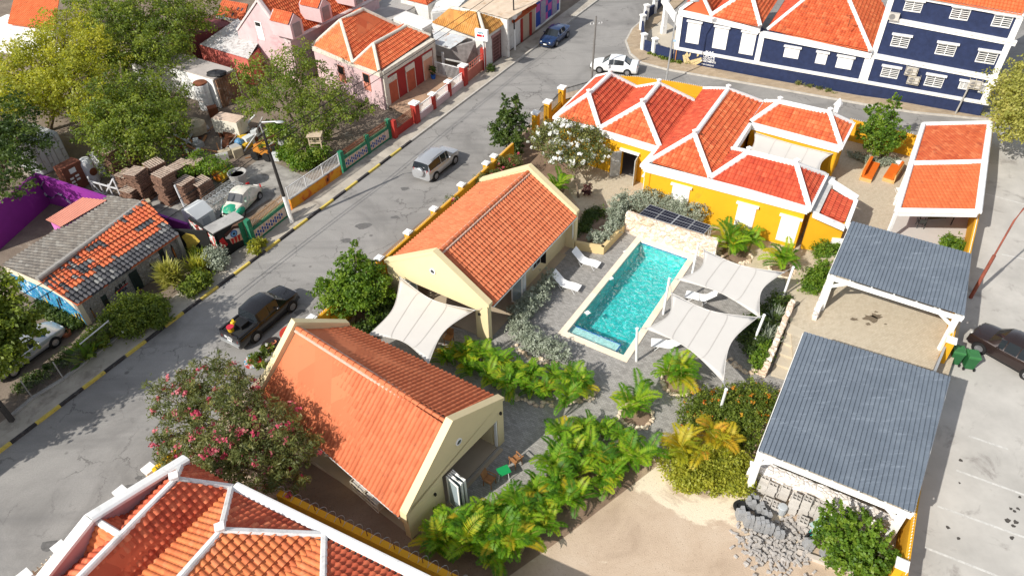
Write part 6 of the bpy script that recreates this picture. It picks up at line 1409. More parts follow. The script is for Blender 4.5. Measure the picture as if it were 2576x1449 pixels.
def quads_mesh(name, P, U, V, rnd, mat):
    """Leaf-sized lozenges: centres P, half axes U (long) and V (wide), a random number each."""
    n = len(P); v = np.empty((n, 4, 3)); v[:, 0] = P-U; v[:, 1] = P+V-U*.1; v[:, 2] = P+U; v[:, 3] = P-V-U*.1
    me = bpy.data.meshes.new(name); me.vertices.add(4*n); me.vertices.foreach_set('co', v.astype(np.float32).ravel())
    me.loops.add(4*n); me.loops.foreach_set('vertex_index', np.arange(4*n, dtype=np.int32)); me.polygons.add(n)
    me.polygons.foreach_set('loop_start', np.arange(0, 4*n, 4, dtype=np.int32))
    me.materials.append(mat); ul = me.uv_layers.new(name='UVMap'); uv = np.repeat(np.stack([rnd, rnd], 1), 4, 0)
    ul.data.foreach_set('uv', uv.astype(np.float32).ravel()); me.update(calc_edges=True); return me
def cloud(name, blobs, n, size, mat, seed=0, up=.5, clump=.3, shell=.45, slim=.45, spray=0):
    """Leaves in clumps spread through the outer part of a few ellipsoids (x, y, z, rx, rz)."""
    R = np.random.RandomState(seed); B = np.array([[b[0], b[1], b[2], b[3], b[4]] for b in blobs]); w = B[:, 3]**2; w = w/w.sum()
    nc = max(6, n//(44 if spray else 16)); bi = R.choice(len(B), nc, p=w)
    d = R.normal(size=(nc, 3)); d[:, 2] = d[:, 2]*.8+.15; d /= np.linalg.norm(d, axis=1)[:, None]
    rr = shell+(1.08-shell)*R.rand(nc)**.6; rr *= 1+.22*R.normal(size=nc)*.6
    c = B[bi, :3]+d*rr[:, None]*np.stack([B[bi, 3], B[bi, 3], B[bi, 4]], 1)
    ci = R.randint(0, nc, n); cl = clump*np.clip(B[bi, 3], .4, 1.8)*.5
    if spray:
        sd = d*.9+R.normal(size=(nc, 3))*.5; sd[:, 2] += .1; sd /= np.linalg.norm(sd, axis=1)[:, None]; t = R.rand(n)
        P = c[ci]+sd[ci]*((t-.35)*spray)[:, None]+R.normal(size=(n, 3))*(cl[ci]*(.9-.6*t))[:, None]*np.array([1, 1, .6])
    else: P = c[ci]+R.normal(size=(n, 3))*cl[ci][:, None]*np.array([1, 1, .75])
    P[:, 2] = np.maximum(P[:, 2], .04)
    N = d[ci]*.5+R.normal(size=(n, 3))*.65; N[:, 2] += up; N /= np.linalg.norm(N, axis=1)[:, None]
    T = np.cross(N, R.normal(size=(n, 3))); T /= np.linalg.norm(T, axis=1)[:, None]; W = np.cross(N, T)
    s = size*(.6+.8*R.rand(n))
    rnd = np.clip(.1+.8*R.rand(nc)[ci]+.35*(R.rand(n)-.5), 0, 1)
    return quads_mesh(name, P, T*s[:, None]*.6, W*s[:, None]*slim, rnd, mat)
def bl(u, v, z, r, rz=None): p = G(u, v, z); return (p.x, p.y, z, r, rz or r*.8)
def limbs(base, blobs, r=.14, twigs=3, seed=1, sway=.25):
    rnd = random.Random(seed); q = MB(); base = Vector(base); top = Vector((sum(b[0] for b in blobs)/len(blobs), sum(b[1] for b in blobs)/len(blobs), min(b[2] for b in blobs)))
    fork = base.lerp(top, .45); fork.z = max(.4, top.z*.45); q.tube([base, base.lerp(fork, .5)+Vector((.08, -.05, 0)), fork], [r*1.3, r*1.05, r*.9], 8)
    for b in blobs:
        c = Vector(b[:3]); m = fork.lerp(c, .55)+Vector((rnd.uniform(-sway, sway), rnd.uniform(-sway, sway), .15)); q.tube([fork, m, c], [r*.7, r*.45, r*.15], 6)
        for k in range(twigs):
            d = Vector((rnd.gauss(0, 1), rnd.gauss(0, 1), rnd.uniform(-.2, 1))).normalized()*b[3]*.95; q.tube([m.lerp(c, .5), c+d*.5+Vector((0, 0, .1)), c+d], [r*.25, r*.15, r*.05], 5)
    return q
def tree(name, label, cat, base, blobs, n, size, mat, seed, r=.14, group=None, flowers=None, bark=None, twigs=3, **k):
    base = Vector(base); t = thing(name, label, cat, base, group); o = np.array(base)
    bb = [(b[0]-o[0], b[1]-o[1], b[2], b[3], b[4]) for b in blobs]
    obj('trunk', limbs(base, blobs, r, twigs, seed), bark or BARK, t, smooth=50)
    obj('crown', cloud('crown', bb, n, size, mat, seed, **k), None, t)
    if flowers: fm, fn, fs = flowers; obj('flowers', cloud('flowers', bb, fn, fs, fm, seed+50, shell=.85, clump=.12, slim=.6), None, t)
    return t
def bush(name, label, cat, blobs, n, size, mat, seed, group=None, flowers=None, **k):
    c = Vector((sum(b[0] for b in blobs)/len(blobs), sum(b[1] for b in blobs)/len(blobs), 0)); o = c
    bb = [(b[0]-o.x, b[1]-o.y, b[2], b[3], b[4]) for b in blobs]
    if not flowers: return tag(obj(name, cloud(name, bb, n, size, mat, seed, **k), None, org=c), label, cat, group)
    t = thing(name, label, cat, c, group); obj('foliage', cloud('foliage', bb, n, size, mat, seed, **k), None, t)
    fm, fn, fs = flowers; obj('flowers', cloud('flowers', bb, fn, fs, fm, seed+50, shell=.9, clump=.12, slim=.6), None, t); return t
# big trees over the scrap yard
tree('acacia', 'broad yellow green acacia spreading over the top left of the yard', 'tree', G(120, 330), [bl(50, 190, 4, 3.2, 2.2), bl(140, 150, 4.6, 3.2, 2.2), bl(200, 215, 4.2, 3.0, 2.2), bl(105, 240, 4.2, 2.6, 1.6), bl(25, 250, 4, 2.4, 1.6), bl(225, 130, 5, 2.4, 1.8), bl(165, 85, 5, 2.8, 1.9), bl(235, 265, 3.8, 1.8, 1.3)], 34000, .16, L_ACA, 1, .25, clump=.5, spray=1.1)
tree('acacia', 'dense green acacia at the top edge, between the pale one and the dark red house', 'tree', G(370, 170), [bl(290, 60, 5.2, 2.6, 2), bl(360, 35, 5.4, 3, 2.2), bl(440, 50, 5, 2.7, 2), bl(330, 120, 4.2, 2.4, 1.8), bl(410, 120, 4.2, 2.3, 1.7), bl(490, 30, 5.2, 2.3, 1.7), bl(230, 20, 5.4, 2.6, 2), bl(400, 160, 3.4, 1.6, 1.2), bl(260, 165, 3.8, 2.0, 1.5)], 30000, .16, L_MID, 2, .25, clump=.5, spray=1.0)
tree('acacia', 'straggly dark green acacia over the pallets, lower than its neighbours', 'tree', G(350, 390), [bl(310, 225, 4, 2.4, 1.7), bl(390, 260, 3.4, 2.3, 1.6), bl(280, 285, 3.4, 2.4, 1.7), bl(350, 315, 3.0, 2.3, 1.5), bl(425, 320, 2.8, 1.6, 1.1), bl(250, 330, 3.2, 1.5, 1.0), bl(440, 240, 3.2, 1.4, 1.0), bl(380, 365, 2.4, 1.7, 1.1), bl(290, 370, 2.8, 1.8, 1.2)], 22000, .15, L_MID, 3, .22, clump=.5, spray=1.0)
tree('dark_tree', 'dark green tree at the left edge above the purple wall', 'tree', G(-10, 480), [bl(20, 300, 4.2, 2.2, 1.8), bl(45, 355, 3.8, 1.9, 1.5), bl(5, 420, 3.6, 2.0, 1.6), bl(25, 478, 3.2, 1.3, 1.1), bl(-40, 360, 4, 2.4, 1.9)], 13000, .16, L_DRK, 4, .2, clump=.4, spray=.8)
tree('shaggy_tree', 'shaggy wind blown tree between the pink house and the scrap yard', 'tree', G(770, 385), [bl(655, 190, 4, 1.9, 1.4), bl(740, 170, 4.4, 2.1, 1.6), bl(715, 245, 3.4, 2.1, 1.5), bl(810, 235, 3.6, 2.0, 1.5), bl(870, 285, 2.8, 1.2, .8), bl(790, 310, 2.4, 1.7, 1.2), bl(640, 265, 3, 1.4, 1.0), bl(770, 375, 1.3, 1.4, 1.1), bl(700, 350, 1.5, 1.0, .8), bl(920, 270, 2.6, .7, .4)], 17000, .14, L_MID, 5, .2, clump=.5, spray=.9, twigs=6)
tree('street_tree', 'bushy green tree beside the left edge, hiding the white car', 'tree', G(-90, 930), [bl(0, 745, 6.7, 1.0, .9), bl(30, 800, 6.0, 1.0, .8), bl(5, 855, 5.4, 1.2, 1.0), bl(55, 840, 5.2, .75, .65), bl(-55, 805, 6.2, 1.5, 1.2), bl(0, 915, 4.2, 1.0, .8), bl(-110, 770, 6.6, 1.9, 1.4), bl(-130, 850, 6.2, 1.9, 1.4), bl(-210, 860, 6.2, 1.9, 1.4), bl(-200, 930, 5.6, 1.8, 1.4)], 30000, .15, L_MID, 6, .2, clump=.45, spray=.7)
tree('street_tree', 'tall tree outside the left edge whose shade lies across the road', 'tree', G(-330, 1080), [bl(-330, 980, 5.6, 1.8, 1.4), bl(-400, 1030, 5.4, 2.0, 1.5), bl(-470, 1080, 5, 2.0, 1.5)], 12000, .2, L_MID, 66, .2, clump=.5, spray=.8)
# garden trees
tree('conical_tree', 'dense conical dark green tree beside the street wall and the white blossom', 'tree', G(1285, 402), [bl(1283, 360, 1.2, 1.05, 1.2), bl(1262, 320, 2.0, .8, 1.1), bl(1305, 315, 2.2, .8, 1.1), bl(1285, 290, 3.0, .75, 1.0), bl(1303, 255, 4.0, .38, .8), bl(1270, 262, 3.6, .38, .7)], 10000, .13, L_DRK, 7, .09, clump=.35, spray=.5)
tree('blossom_tree', 'multi stemmed shrub tree covered in white blossom before the villa', 'tree', G(1455, 498), [bl(1375, 335, 3.2, .95, .8), bl(1430, 330, 3.5, 1.1, .9), bl(1485, 345, 3.3, 1.0, .8), bl(1400, 385, 2.6, 1.0, .8), bl(1460, 395, 2.6, 1.1, .8), bl(1510, 385, 2.7, .7, .6), bl(1350, 355, 2.8, .6, .5)], 9000, .11, L_OLE, 8, .07, flowers=(F_WHITE, 2300, .16), clump=.4)
tree('street_tree', 'rounded bright green tree behind the ochre wall, beside the cream gable', 'tree', G(885, 815), [bl(880, 740, 2.0, 1.5, 1.1), bl(925, 715, 2.2, 1.3, 1.1), bl(840, 745, 1.9, 1.2, .9), bl(890, 680, 3.2, 1.1, 1.0), bl(895, 640, 4.0, .5, .6), bl(945, 740, 1.6, 1.0, .8)], 15000, .125, L_BRT, 9, .1, clump=.35, spray=.45)
tree('oleander', 'huge pink flowering oleander overhanging the shaded cream roof', 'flowering shrub', G(600, 1200), [bl(450, 1000, 3.2, 1.25, 1.1), bl(540, 965, 3.6, 1.35, 1.2), bl(605, 1010, 3.4, 1.2, 1.0), bl(470, 1090, 2.7, 1.35, 1.1), bl(565, 1085, 3.2, 1.6, 1.3), bl(670, 1080, 3.2, 1.5, 1.2), bl(630, 1180, 2.4, 1.5, 1.2), bl(740, 1130, 2.8, 1.0, .8), bl(545, 1180, 2.0, 1.2, 1.0), bl(710, 1220, 2.0, 1.0, .8), bl(440, 1130, 2.0, .9, .7)], 30000, .17, L_OLE, 10, .12, flowers=(F_PINK, 2600, .11), clump=.4, slim=.17, spray=.55)
tree('garden_tree', 'upright bushy tree in the court beside the orange benches', 'tree', G(2218, 405), [bl(2215, 355, 1.7, 1.15, .9), bl(2225, 300, 2.9, 1.0, .9), bl(2188, 330, 2.3, .8, .7), bl(2255, 345, 2.2, .8, .7), bl(2250, 262, 3.9, .4, .6), bl(2195, 285, 3.2, .5, .5)], 10000, .125, L_BRT, 11, .09, clump=.35, spray=.45)
tree('acacia', 'pale yellow green acacia at the right edge in front of the navy house', 'tree', G(2620, 420), [bl(2555, 225, 4.8, 1.9, 1.4), bl(2600, 280, 4.4, 2.4, 1.8), bl(2535, 285, 3.8, 1.3, 1.0), bl(2570, 335, 3.2, 1.4, 1.0), bl(2620, 200, 5.2, 2.2, 1.6)], 16000, .15, L_YEL, 12, .2, clump=.45, spray=.7)
tree('lime_tree', 'many topped bright green shrub beside the wheelbarrow and the concrete blocks', 'shrub', G(2150, 1400), [bl(2105, 1325, 1.5, .75, .8), bl(2130, 1375, 1.1, .85, .8), bl(2175, 1350, 1.5, .8, .8), bl(2205, 1395, 1.1, .85, .8), bl(2165, 1410, .9, .9, .7), bl(2108, 1300, 2.0, .28, .6), bl(2140, 1315, 2.0, .28, .6), bl(2190, 1325, 2.0, .3, .6), bl(2225, 1360, 1.7, .28, .5), bl(2215, 1425, .7, .6, .5)], 11000, .12, L_BRT, 13, .06, clump=.3, spray=.6)
tree('sapling', 'thin pale green sapling growing through the pallets', 'tree', G(535, 455), [bl(530, 415, 1.6, .9, .5), bl(480, 425, 1.5, .7, .4), bl(565, 420, 1.3, .6, .4), bl(440, 440, 1.5, .7, .4), bl(500, 395, 1.8, .6, .4)], 2600, .13, L_BRT, 14, .06, clump=.5)
# bushes, hedges and beds
def path_blobs(P, r, h, step=.45, jit=.18, seed=0):
    rnd = random.Random(seed); out = []
    for (a, b) in zip(P, P[1:]):
        A_, B_ = G(*a), G(*b); n = max(1, int((B_-A_).length/step))
        for i in range(n): p = A_.lerp(B_, i/n); out.append((p.x+rnd.uniform(-jit, jit), p.y+rnd.uniform(-jit, jit), h*rnd.uniform(.45, .62), r*rnd.uniform(.8, 1.15), h*rnd.uniform(.42, .52)))
    return out
bush('silver_hedge', 'curved silver grey hedge between the gabled house and the pool', 'hedge', path_blobs([(1384, 722), (1350, 760), (1312, 805), (1300, 842), (1335, 872), (1385, 893), (1432, 902)], .62, 1.2, seed=1), 14000, .085, L_SIL, 20, clump=.22)
bush('silver_hedge', 'long silver grey hedge behind the solar panels, below the villa windows', 'hedge', path_blobs([(1540, 565), (1552, 540), (1600, 530), (1680, 545), (1745, 567), (1768, 577)], .7, 1.75, seed=2), 17000, .085, L_SIL, 21, clump=.22)
bush('silver_bush', 'silver grey bushes filling the cream planter corner', 'bush', path_blobs([(1500, 618), (1520, 612), (1540, 590), (1560, 562), (1550, 545), (1540, 530)], .5, 1.3, seed=3), 8000, .085, L_SIL, 22, clump=.25)
bush('planter_greenery', 'dark green spiky plants inside the cream planter', 'plant', path_blobs([(1462, 600), (1480, 560), (1505, 545), (1475, 580)], .5, .8, seed=4), 3500, .22, L_DRK, 23, slim=.12, clump=.4)
bush('lantana', 'wide spread of lantana dotted with orange flowers beside the sail mast', 'shrub', path_blobs([(1755, 1035), (1830, 1012), (1935, 1005)], .85, 1.0, seed=5)+path_blobs([(1730, 1075), (1830, 1050), (1930, 1045)], .85, 1.0, seed=6)+path_blobs([(1800, 1090), (1920, 1085)], .8, .9, seed=7)+path_blobs([(1840, 1130), (1905, 1125)], .7, .9, seed=17), 22000, .085, L_MID, 24, flowers=(F_ORNG, 1400, .06), clump=.22)
bush('olive_shrub', 'loose olive green shrub spilling towards the sandy lot, below the golden palms', 'shrub', path_blobs([(1700, 1180), (1760, 1170), (1850, 1180), (1890, 1170)], .75, 1.1, seed=8)+path_blobs([(1720, 1215), (1800, 1220), (1870, 1235), (1880, 1255)], .65, .9, seed=9), 14000, .10, L_ACA, 25, clump=.36)
bush('bed_greenery', 'dark green planting in the bed between the sails and the garden steps', 'plant', path_blobs([(1960, 765), (1935, 820), (1900, 880), (1870, 910)], .7, .9, seed=10)+path_blobs([(1915, 790), (1875, 870)], .6, .7, seed=11), 12000, .10, L_DRK, 26, clump=.3)
bush('bright_bush', 'rounded bright green bush at the foot of the low stone wall', 'bush', [bl(1912, 905, .45, .55, .5), bl(1925, 880, .45, .5, .5)], 3500, .085, L_BRT, 27, clump=.25)
bush('bright_bush', 'clipped bright green bush against the ochre villa beside the carport', 'bush', [bl(2075, 628, .5, .75, .6), bl(2100, 635, .5, .65, .55)], 5500, .085, L_BRT, 28, clump=.2)
bush('bright_bush', 'loose bright green bush beside the left post of the empty carport', 'bush', [bl(2060, 700, .7, .8, .75), bl(2045, 725, .6, .7, .6), bl(2075, 670, 1.2, .45, .5)], 6500, .095, L_BRT, 29, clump=.3)
bush('bright_bush', 'small round bush inside the right wall behind the empty carport', 'bush', [bl(2392, 615, .7, .6, .6), bl(2410, 622, .6, .5, .5)], 3500, .1, L_BRT, 30, clump=.3)
bush('wall_oleander', 'pink oleander poking above the street wall near the gable', 'bush', [bl(1078, 620, 1.9, .4, .4)], 700, .12, L_OLE, 31, flowers=(F_PINK, 90, .11), slim=.2)
for i, (u, v, r) in enumerate(((1140, 510, .5), (1206, 457, .5), (1262, 415, .55), (1290, 408, .6), (1250, 440, .4), (1228, 438, .4))):
    bush('wall_oleander', 'pink oleander bush in the narrow strip behind the street wall', 'bush', [bl(u, v, 1.5, r, r*1.2), bl(u+6, v+8, 1.0, r, r)], 1500, .12, L_OLE, 32+i, group='pink oleanders behind the street wall', flowers=(F_PINK, 150, .11), slim=.2, clump=.4)
bush('garden_shrub', 'dark green shrubs between the tree and the first shade sail', 'shrub', [bl(955, 775, .7, .7, .6), bl(960, 800, .5, .6, .5), bl(905, 838, .6, .5, .5), bl(985, 770, .6, .5, .5), bl(925, 825, .6, .6, .5)], 5000, .13, L_DRK, 40, clump=.35)
bush('dead_shrub', 'small reddish brown shrub beside the stems of the white blossom', 'shrub', [bl(1478, 478, .6, .3, .5)], 700, .09, leaf_mat('leaf_brown', [(.06, .02, .02), (.12, .05, .04)], .2), 41)
bush('street_shrub', 'leafy green shrub with small white flowers below the stone house windows', 'shrub', [bl(300, 800, .9, .9, .8), bl(335, 775, 1.0, .9, .8), bl(330, 815, .7, .9, .7)], 8500, .12, L_MID, 42, flowers=(F_WHITE, 60, .07), clump=.36)
bush('street_shrub', 'broad leaved green shrub on the pavement side of the stone house', 'shrub', [bl(380, 775, .8, .8, .7), bl(395, 800, .6, .6, .5)], 4500, .22, L_MID, 43, slim=.18, clump=.4)
bush('street_shrub', 'pale leafed bush in front of the painted eye', 'shrub', [bl(540, 645, .8, .7, .7), bl(550, 660, .6, .6, .5)], 4000, .10, L_SIL, 44, clump=.35)
bush('street_shrub', 'small green shrub at the foot of the green tiled wall', 'shrub', [bl(640, 622, .5, .45, .5), bl(655, 610, .35, .4, .35)], 1800, .1, L_ACA, 45, clump=.3)
bush('street_shrub', 'dark shrub under the yellow green rosette', 'shrub', [bl(500, 705, .6, .7, .55), bl(480, 725, .5, .6, .5)], 3500, .13, L_MID, 46, clump=.35)
bush('fence_weeds', 'tangle of weeds along the chain link fence', 'weeds', path_blobs([(60, 985), (140, 925), (215, 880), (270, 835)], .5, .6, seed=12), 5000, .14, L_DRK, 47, clump=.4, slim=.2)
bush('fence_weeds', 'fresh green weeds with small white flowers at the fence post', 'weeds', [bl(245, 850, .7, .6, .6), bl(215, 880, .6, .5, .5), bl(275, 815, .8, .5, .6)], 3500, .15, L_MID, 48, flowers=(F_WHITE, 40, .06), clump=.4, slim=.25)
bush('gable_weeds', 'dark weeds at the foot of the blue painted gable', 'weeds', path_blobs([(110, 780), (150, 800), (190, 825), (215, 830)], .5, .5, seed=13), 3500, .12, L_DRK, 49, clump=.4)
bush('yard_growth', 'rank green growth under the shaggy tree behind the white railing', 'shrub', [bl(760, 405, .6, .9, .6), bl(725, 385, .6, .8, .5), bl(795, 385, .9, .8, .7), bl(700, 330, 1.2, .9, .7)], 8500, .13, L_BRT, 50, clump=.42)
bush('wall_weeds', 'low weeds along the foot of the navy wall below the emblem', 'weeds', path_blobs([(1640, 140), (1690, 157), (1735, 166)], .25, .3, seed=14), 1500, .1, L_MID, 51, clump=.4)
bush('wall_weeds', 'thin weeds at the foot of the navy wall below the small windows', 'weeds', path_blobs([(2000, 214), (2080, 232), (2110, 240)], .2, .35, seed=15), 700, .1, L_OLE, 52, clump=.4)
bush('sign_bush', 'small plant at the foot of the box sign', 'plant', [bl(1235, 172, .4, .4, .4)], 700, .12, L_DRK, 53)
bush('court_planting', 'grey green ground planting under the court tree', 'plant', path_blobs([(2150, 395), (2200, 412), (2270, 410)], .5, .4, seed=16), 3000, .1, L_SIL, 54, clump=.4)
def spiky(name, label, cat, c, n, ln, mat, seed, z0=.3, w=.05, z1=1.0):
    R = np.random.RandomState(seed); a = R.rand(n)*2*pi; e = R.rand(n)*1.25+.1; l = ln*(.7+.5*R.rand(n)); d = np.stack([np.cos(a)*np.cos(e), np.sin(a)*np.cos(e), np.sin(e)], 1)
    P = np.stack([R.normal(size=n)*.25, R.normal(size=n)*.25, z0+z1*R.rand(n)], 1)+d*l[:, None]*.5; s = np.cross(d, [0, 0, 1]); s /= np.linalg.norm(s, axis=1)[:, None]
    return tag(obj(name, quads_mesh(name, P, d*l[:, None]*.5, s*w, R.rand(n), mat), None, org=c), label, cat)
spiky('dracaena', 'yellow green spiky rosette in front of the stone house door', 'plant', G(440, 722), 700, .95, L_YEL, 1, .3, .055, 1.1)
spiky('dracaena', 'small yellow palm like plant beside the yellow green rosette', 'plant', G(507, 690), 220, .9, L_ACA, 2, .3, .05, .5)
spiky('dracaena', 'small spiky plant between the black wall and the pale bush', 'plant', G(505, 655), 160, .7, L_MID, 3, .2, .045, .4)
spiky('yucca', 'grey green spiky yucca beside the low stone wall, lower', 'plant', G(1925, 860), 160, .6, L_SIL, 4, .4, .03, .3)
spiky('yucca', 'grey green spiky yucca beside the low stone wall, higher up', 'plant', G(1948, 815), 160, .6, L_SIL, 5, .4, .03, .3)
spiky('banana_plant', 'young banana plant behind the chain link fence', 'plant', G(228, 905), 26, 1.2, L_BRT, 6, .1, .16, .6)
spiky('agave', 'dark spiky plant at the end of the cream house roof', 'plant', G(905, 842), 120, .6, L_MID, 7, .1, .04, .2)
# feathery palms
def palm_meshes(seed, nf, mat, h=1.05, fl=1.3, gold=0):
    R = np.random.RandomState(seed); P = []; U = []; V = []; C = []; q = MB()
    ns = 6; stems = [(R.normal()*.22, R.normal()*.22) for _ in range(ns)]
    for sx, sy in stems: q.tube([(sx*.6, sy*.6, 0), (sx, sy, h*.5), (sx*1.2, sy*1.2, h*.8)], [.06, .05, .035], 6)
    for i in range(nf):
        sx, sy = stems[i % ns]; az = i*2.4+R.rand()*.9; el = 1.32-1.0*(i/nf)**.8+R.normal()*.1; L = fl*(.75+.4*R.rand()); p = np.array([sx*1.2, sy*1.2, h*(.55+.3*R.rand())])
        tone = np.clip(R.rand()**1.3*.85+gold*.3+(.3 if R.rand() < .08 else 0), 0, 1)
        k = 15; e = el; rach = [p.copy()]; bend = (1.35+.7*R.rand())/k; dirs = []
        for j in range(k):
            d = np.array([cos(az)*cos(e), sin(az)*cos(e), sin(e)]); dirs.append(d); p = p+d*L/k; e -= bend*(1.4*j/k+.25); rach.append(p.copy())
        q.tube([Vector(rach[0]), Vector(rach[5]), Vector(rach[10])], [.02, .015, .008], 4, m=1)
        tw = R.normal()*.35
        for j in range(2, 25):
            f = (j+.3*R.rand())/26; a = int(f*k); c = rach[a]+(rach[min(a+1, k)]-rach[a])*(f*k-a); d = dirs[min(a, k-1)]
            s = np.cross(d, [0, 0, 1.]); s /= np.linalg.norm(s)+1e-9; u = np.cross(s, d)
            ll = .42*(1-.55*abs(2*f-.75)**1.6)*L/1.5*(.85+.3*R.rand())
            for sg in (-1, 1):
                ld = s*sg*.82+d*.52+u*(.22+tw*sg*.35); ld[2] -= .22*f+.05; ld /= np.linalg.norm(ld); wv = np.cross(ld, u); wv /= np.linalg.norm(wv)+1e-9
                P.append(c+ld*ll*.5); U.append(ld*ll*.5); V.append(wv*.027); C.append(np.clip(tone+R.normal()*.07, 0, 1))
    return quads_mesh('fronds', np.array(P), np.array(U), np.array(V), np.array(C), mat), q
STEM = M('palm_stem', (.22, .20, .07), .7, .25, 4); RACH = M('palm_rachis', (.30, .28, .05), .6, .2, 4)
PALMS = []
def palm_proto(i, mat, nf, gold):
    t = thing('palm', '', 'palm', (0, 0, 0)); fr_, st_ = palm_meshes(100+i, nf, mat, gold=gold); obj('stem', st_, [STEM, RACH], t); obj('fronds', fr_, None, t); return t
def all_palms():
    used = {}
    def put(kind, u, v, s, label, group=None, z=1.0):
        p = G(u, v, z*s); p.z = 0; rz = random.uniform(0, 6.28)
        if kind not in used:
            i = 'abcdefghi'.index(kind); used[kind] = r = palm_proto(i, L_GOLD if kind in 'fg' else L_PALM, {'a': 26, 'b': 20, 'c': 23, 'd': 29, 'e': 21, 'h': 15, 'i': 24}.get(kind, 26), 0); place(r, p, rz, s); r['label'] = label
            if group: r['group'] = group
        else: r = dup(used[kind], p, rz, label, s, group); 
        if not group and 'group' in r: del r['group']
    R = random.Random(5)
    A_ = [(1125, 890), (1165, 875), (1205, 890), (1180, 920), (1245, 905), (1235, 940), (1290, 920), (1285, 955), (1340, 935), (1335, 970), (1390, 940), (1380, 980), (1435, 945), (1430, 985), (1465, 965)]
    for u, v in A_: put(R.choice('abcdehi'), u, v, R.uniform(.62, .98), 'feathery yellow green palm in the bed between the two cream houses and the pool', 'palms in the bed by the pool')
    B_ = [(1420, 1085), (1470, 1065), (1525, 1075), (1570, 1100), (1595, 1140), (1545, 1155), (1490, 1125), (1435, 1130), (1390, 1155), (1460, 1180), (1520, 1195), (1400, 1210), (1345, 1225), (1365, 1265), (1440, 1240), (1300, 1270), (1245, 1290), (1185, 1300), (1130, 1315), (1310, 1315), (1375, 1305), (1250, 1340), (1190, 1350), (1300, 1365), (1105, 1350), (1245, 1385)]
    for u, v in B_: put(R.choice('abcdehi'), u, v, R.uniform(.72, 1.12), 'feathery green palm in the thick belt between the house terrace and the sandy lot', 'palms beside the sandy lot')
    put('a', 1705, 930, 1.15, 'round feathery palm in a ring of stones under the lower sail corner'); put('b', 1597, 1008, 1.15, 'lone yellow green palm in a ring of stones on the paving')
    put('f', 1722, 1125, 1.05, 'golden yellow palm at the edge of the lantana, nearer the sandy path'); put('g', 1815, 1100, 1.0, 'golden yellow palm amid the lantana, nearer the large carport')
    put('c', 1848, 595, 1.35, 'large feathery palm before the villa, beside the coral stone wall'); put('d', 1888, 600, 1.1, 'feathery palm behind the large one, against the villa shutters'); put('e', 1972, 640, 1.15, 'feathery palm before the villa near the clipped bush')
    put('b', 1405, 462, 1.0, 'small green palm behind the cream gable, below the white blossom')
all_palms()
# pale boulders edging the beds
ROCK = stone_mat('edging_rock', [(.62, .50, .36), (.72, .62, .50), (.52, .38, .26)], 2.0, (.4, .3, .2))
def rocks(label, P, closed=False, r=.16):
    P = [G(*p) for p in P]; q = MB(); rnd = random.Random(len(P)); c = P[0]
    for a, b in zip(P, P[1:]+(P[:1] if closed else [])):
        n = max(1, int((b-a).length/(r*1.35)))
        for i in range(n):
            for k in range(2): p = a.lerp(b, (i+rnd.random())/n)+Vector((rnd.uniform(-.14, .14), rnd.uniform(-.14, .14), .06)); s = r*rnd.uniform(.5, 1.1); q.ball(p, s, s*rnd.uniform(.7, 1.1), s*.7, 6, 4, jit=.12)
    tag(obj('stone_edging', q, ROCK, org=c), label, 'stones')
def ring(u, v, r): c = G(u, v); return [None, c, r]
for u, v, rr_, lb in ((1707, 962, .95, 'ring of pale stones round the palm under the lower sail'), (1600, 1045, .9, 'ring of pale stones round the lone palm'), (1850, 640, 1.1, 'ring of pale stones round the large palm by the villa'), (1968, 680, .8, 'ring of pale stones round the palm near the clipped bush')):
    c = G(u, v); q = MB(); rnd = random.Random(int(u))
    for i in range(46): a = i*2*pi/46; s = rnd.uniform(.08, .17); q.ball(c+Vector((cos(a)*rr_*rnd.uniform(.85, 1.1), sin(a)*rr_*rnd.uniform(.85, 1.1), .05)), s, s*.9, s*.7, 6, 4, jit=.12)
    tag(obj('stone_edging', q, ROCK, org=c), lb, 'stones')
    q = MB(); q.lathe(c, [(rr_*1.0, 0), (rr_*.9, .05), (.1, .09)], 18); struct('bed_soil', q, SOIL)
rocks('pale stones along the lower edge of the palm bed by the pool', [(1290, 1000), (1350, 1018), (1420, 1016), (1480, 1005), (1505, 985)])
rocks('pale stones round the end of the curved silver hedge', [(1292, 870), (1320, 895), (1370, 912), (1400, 915)])
rocks('pale stones edging the bed below the low stone wall', [(1832, 905), (1860, 930), (1890, 938), (1922, 936)])
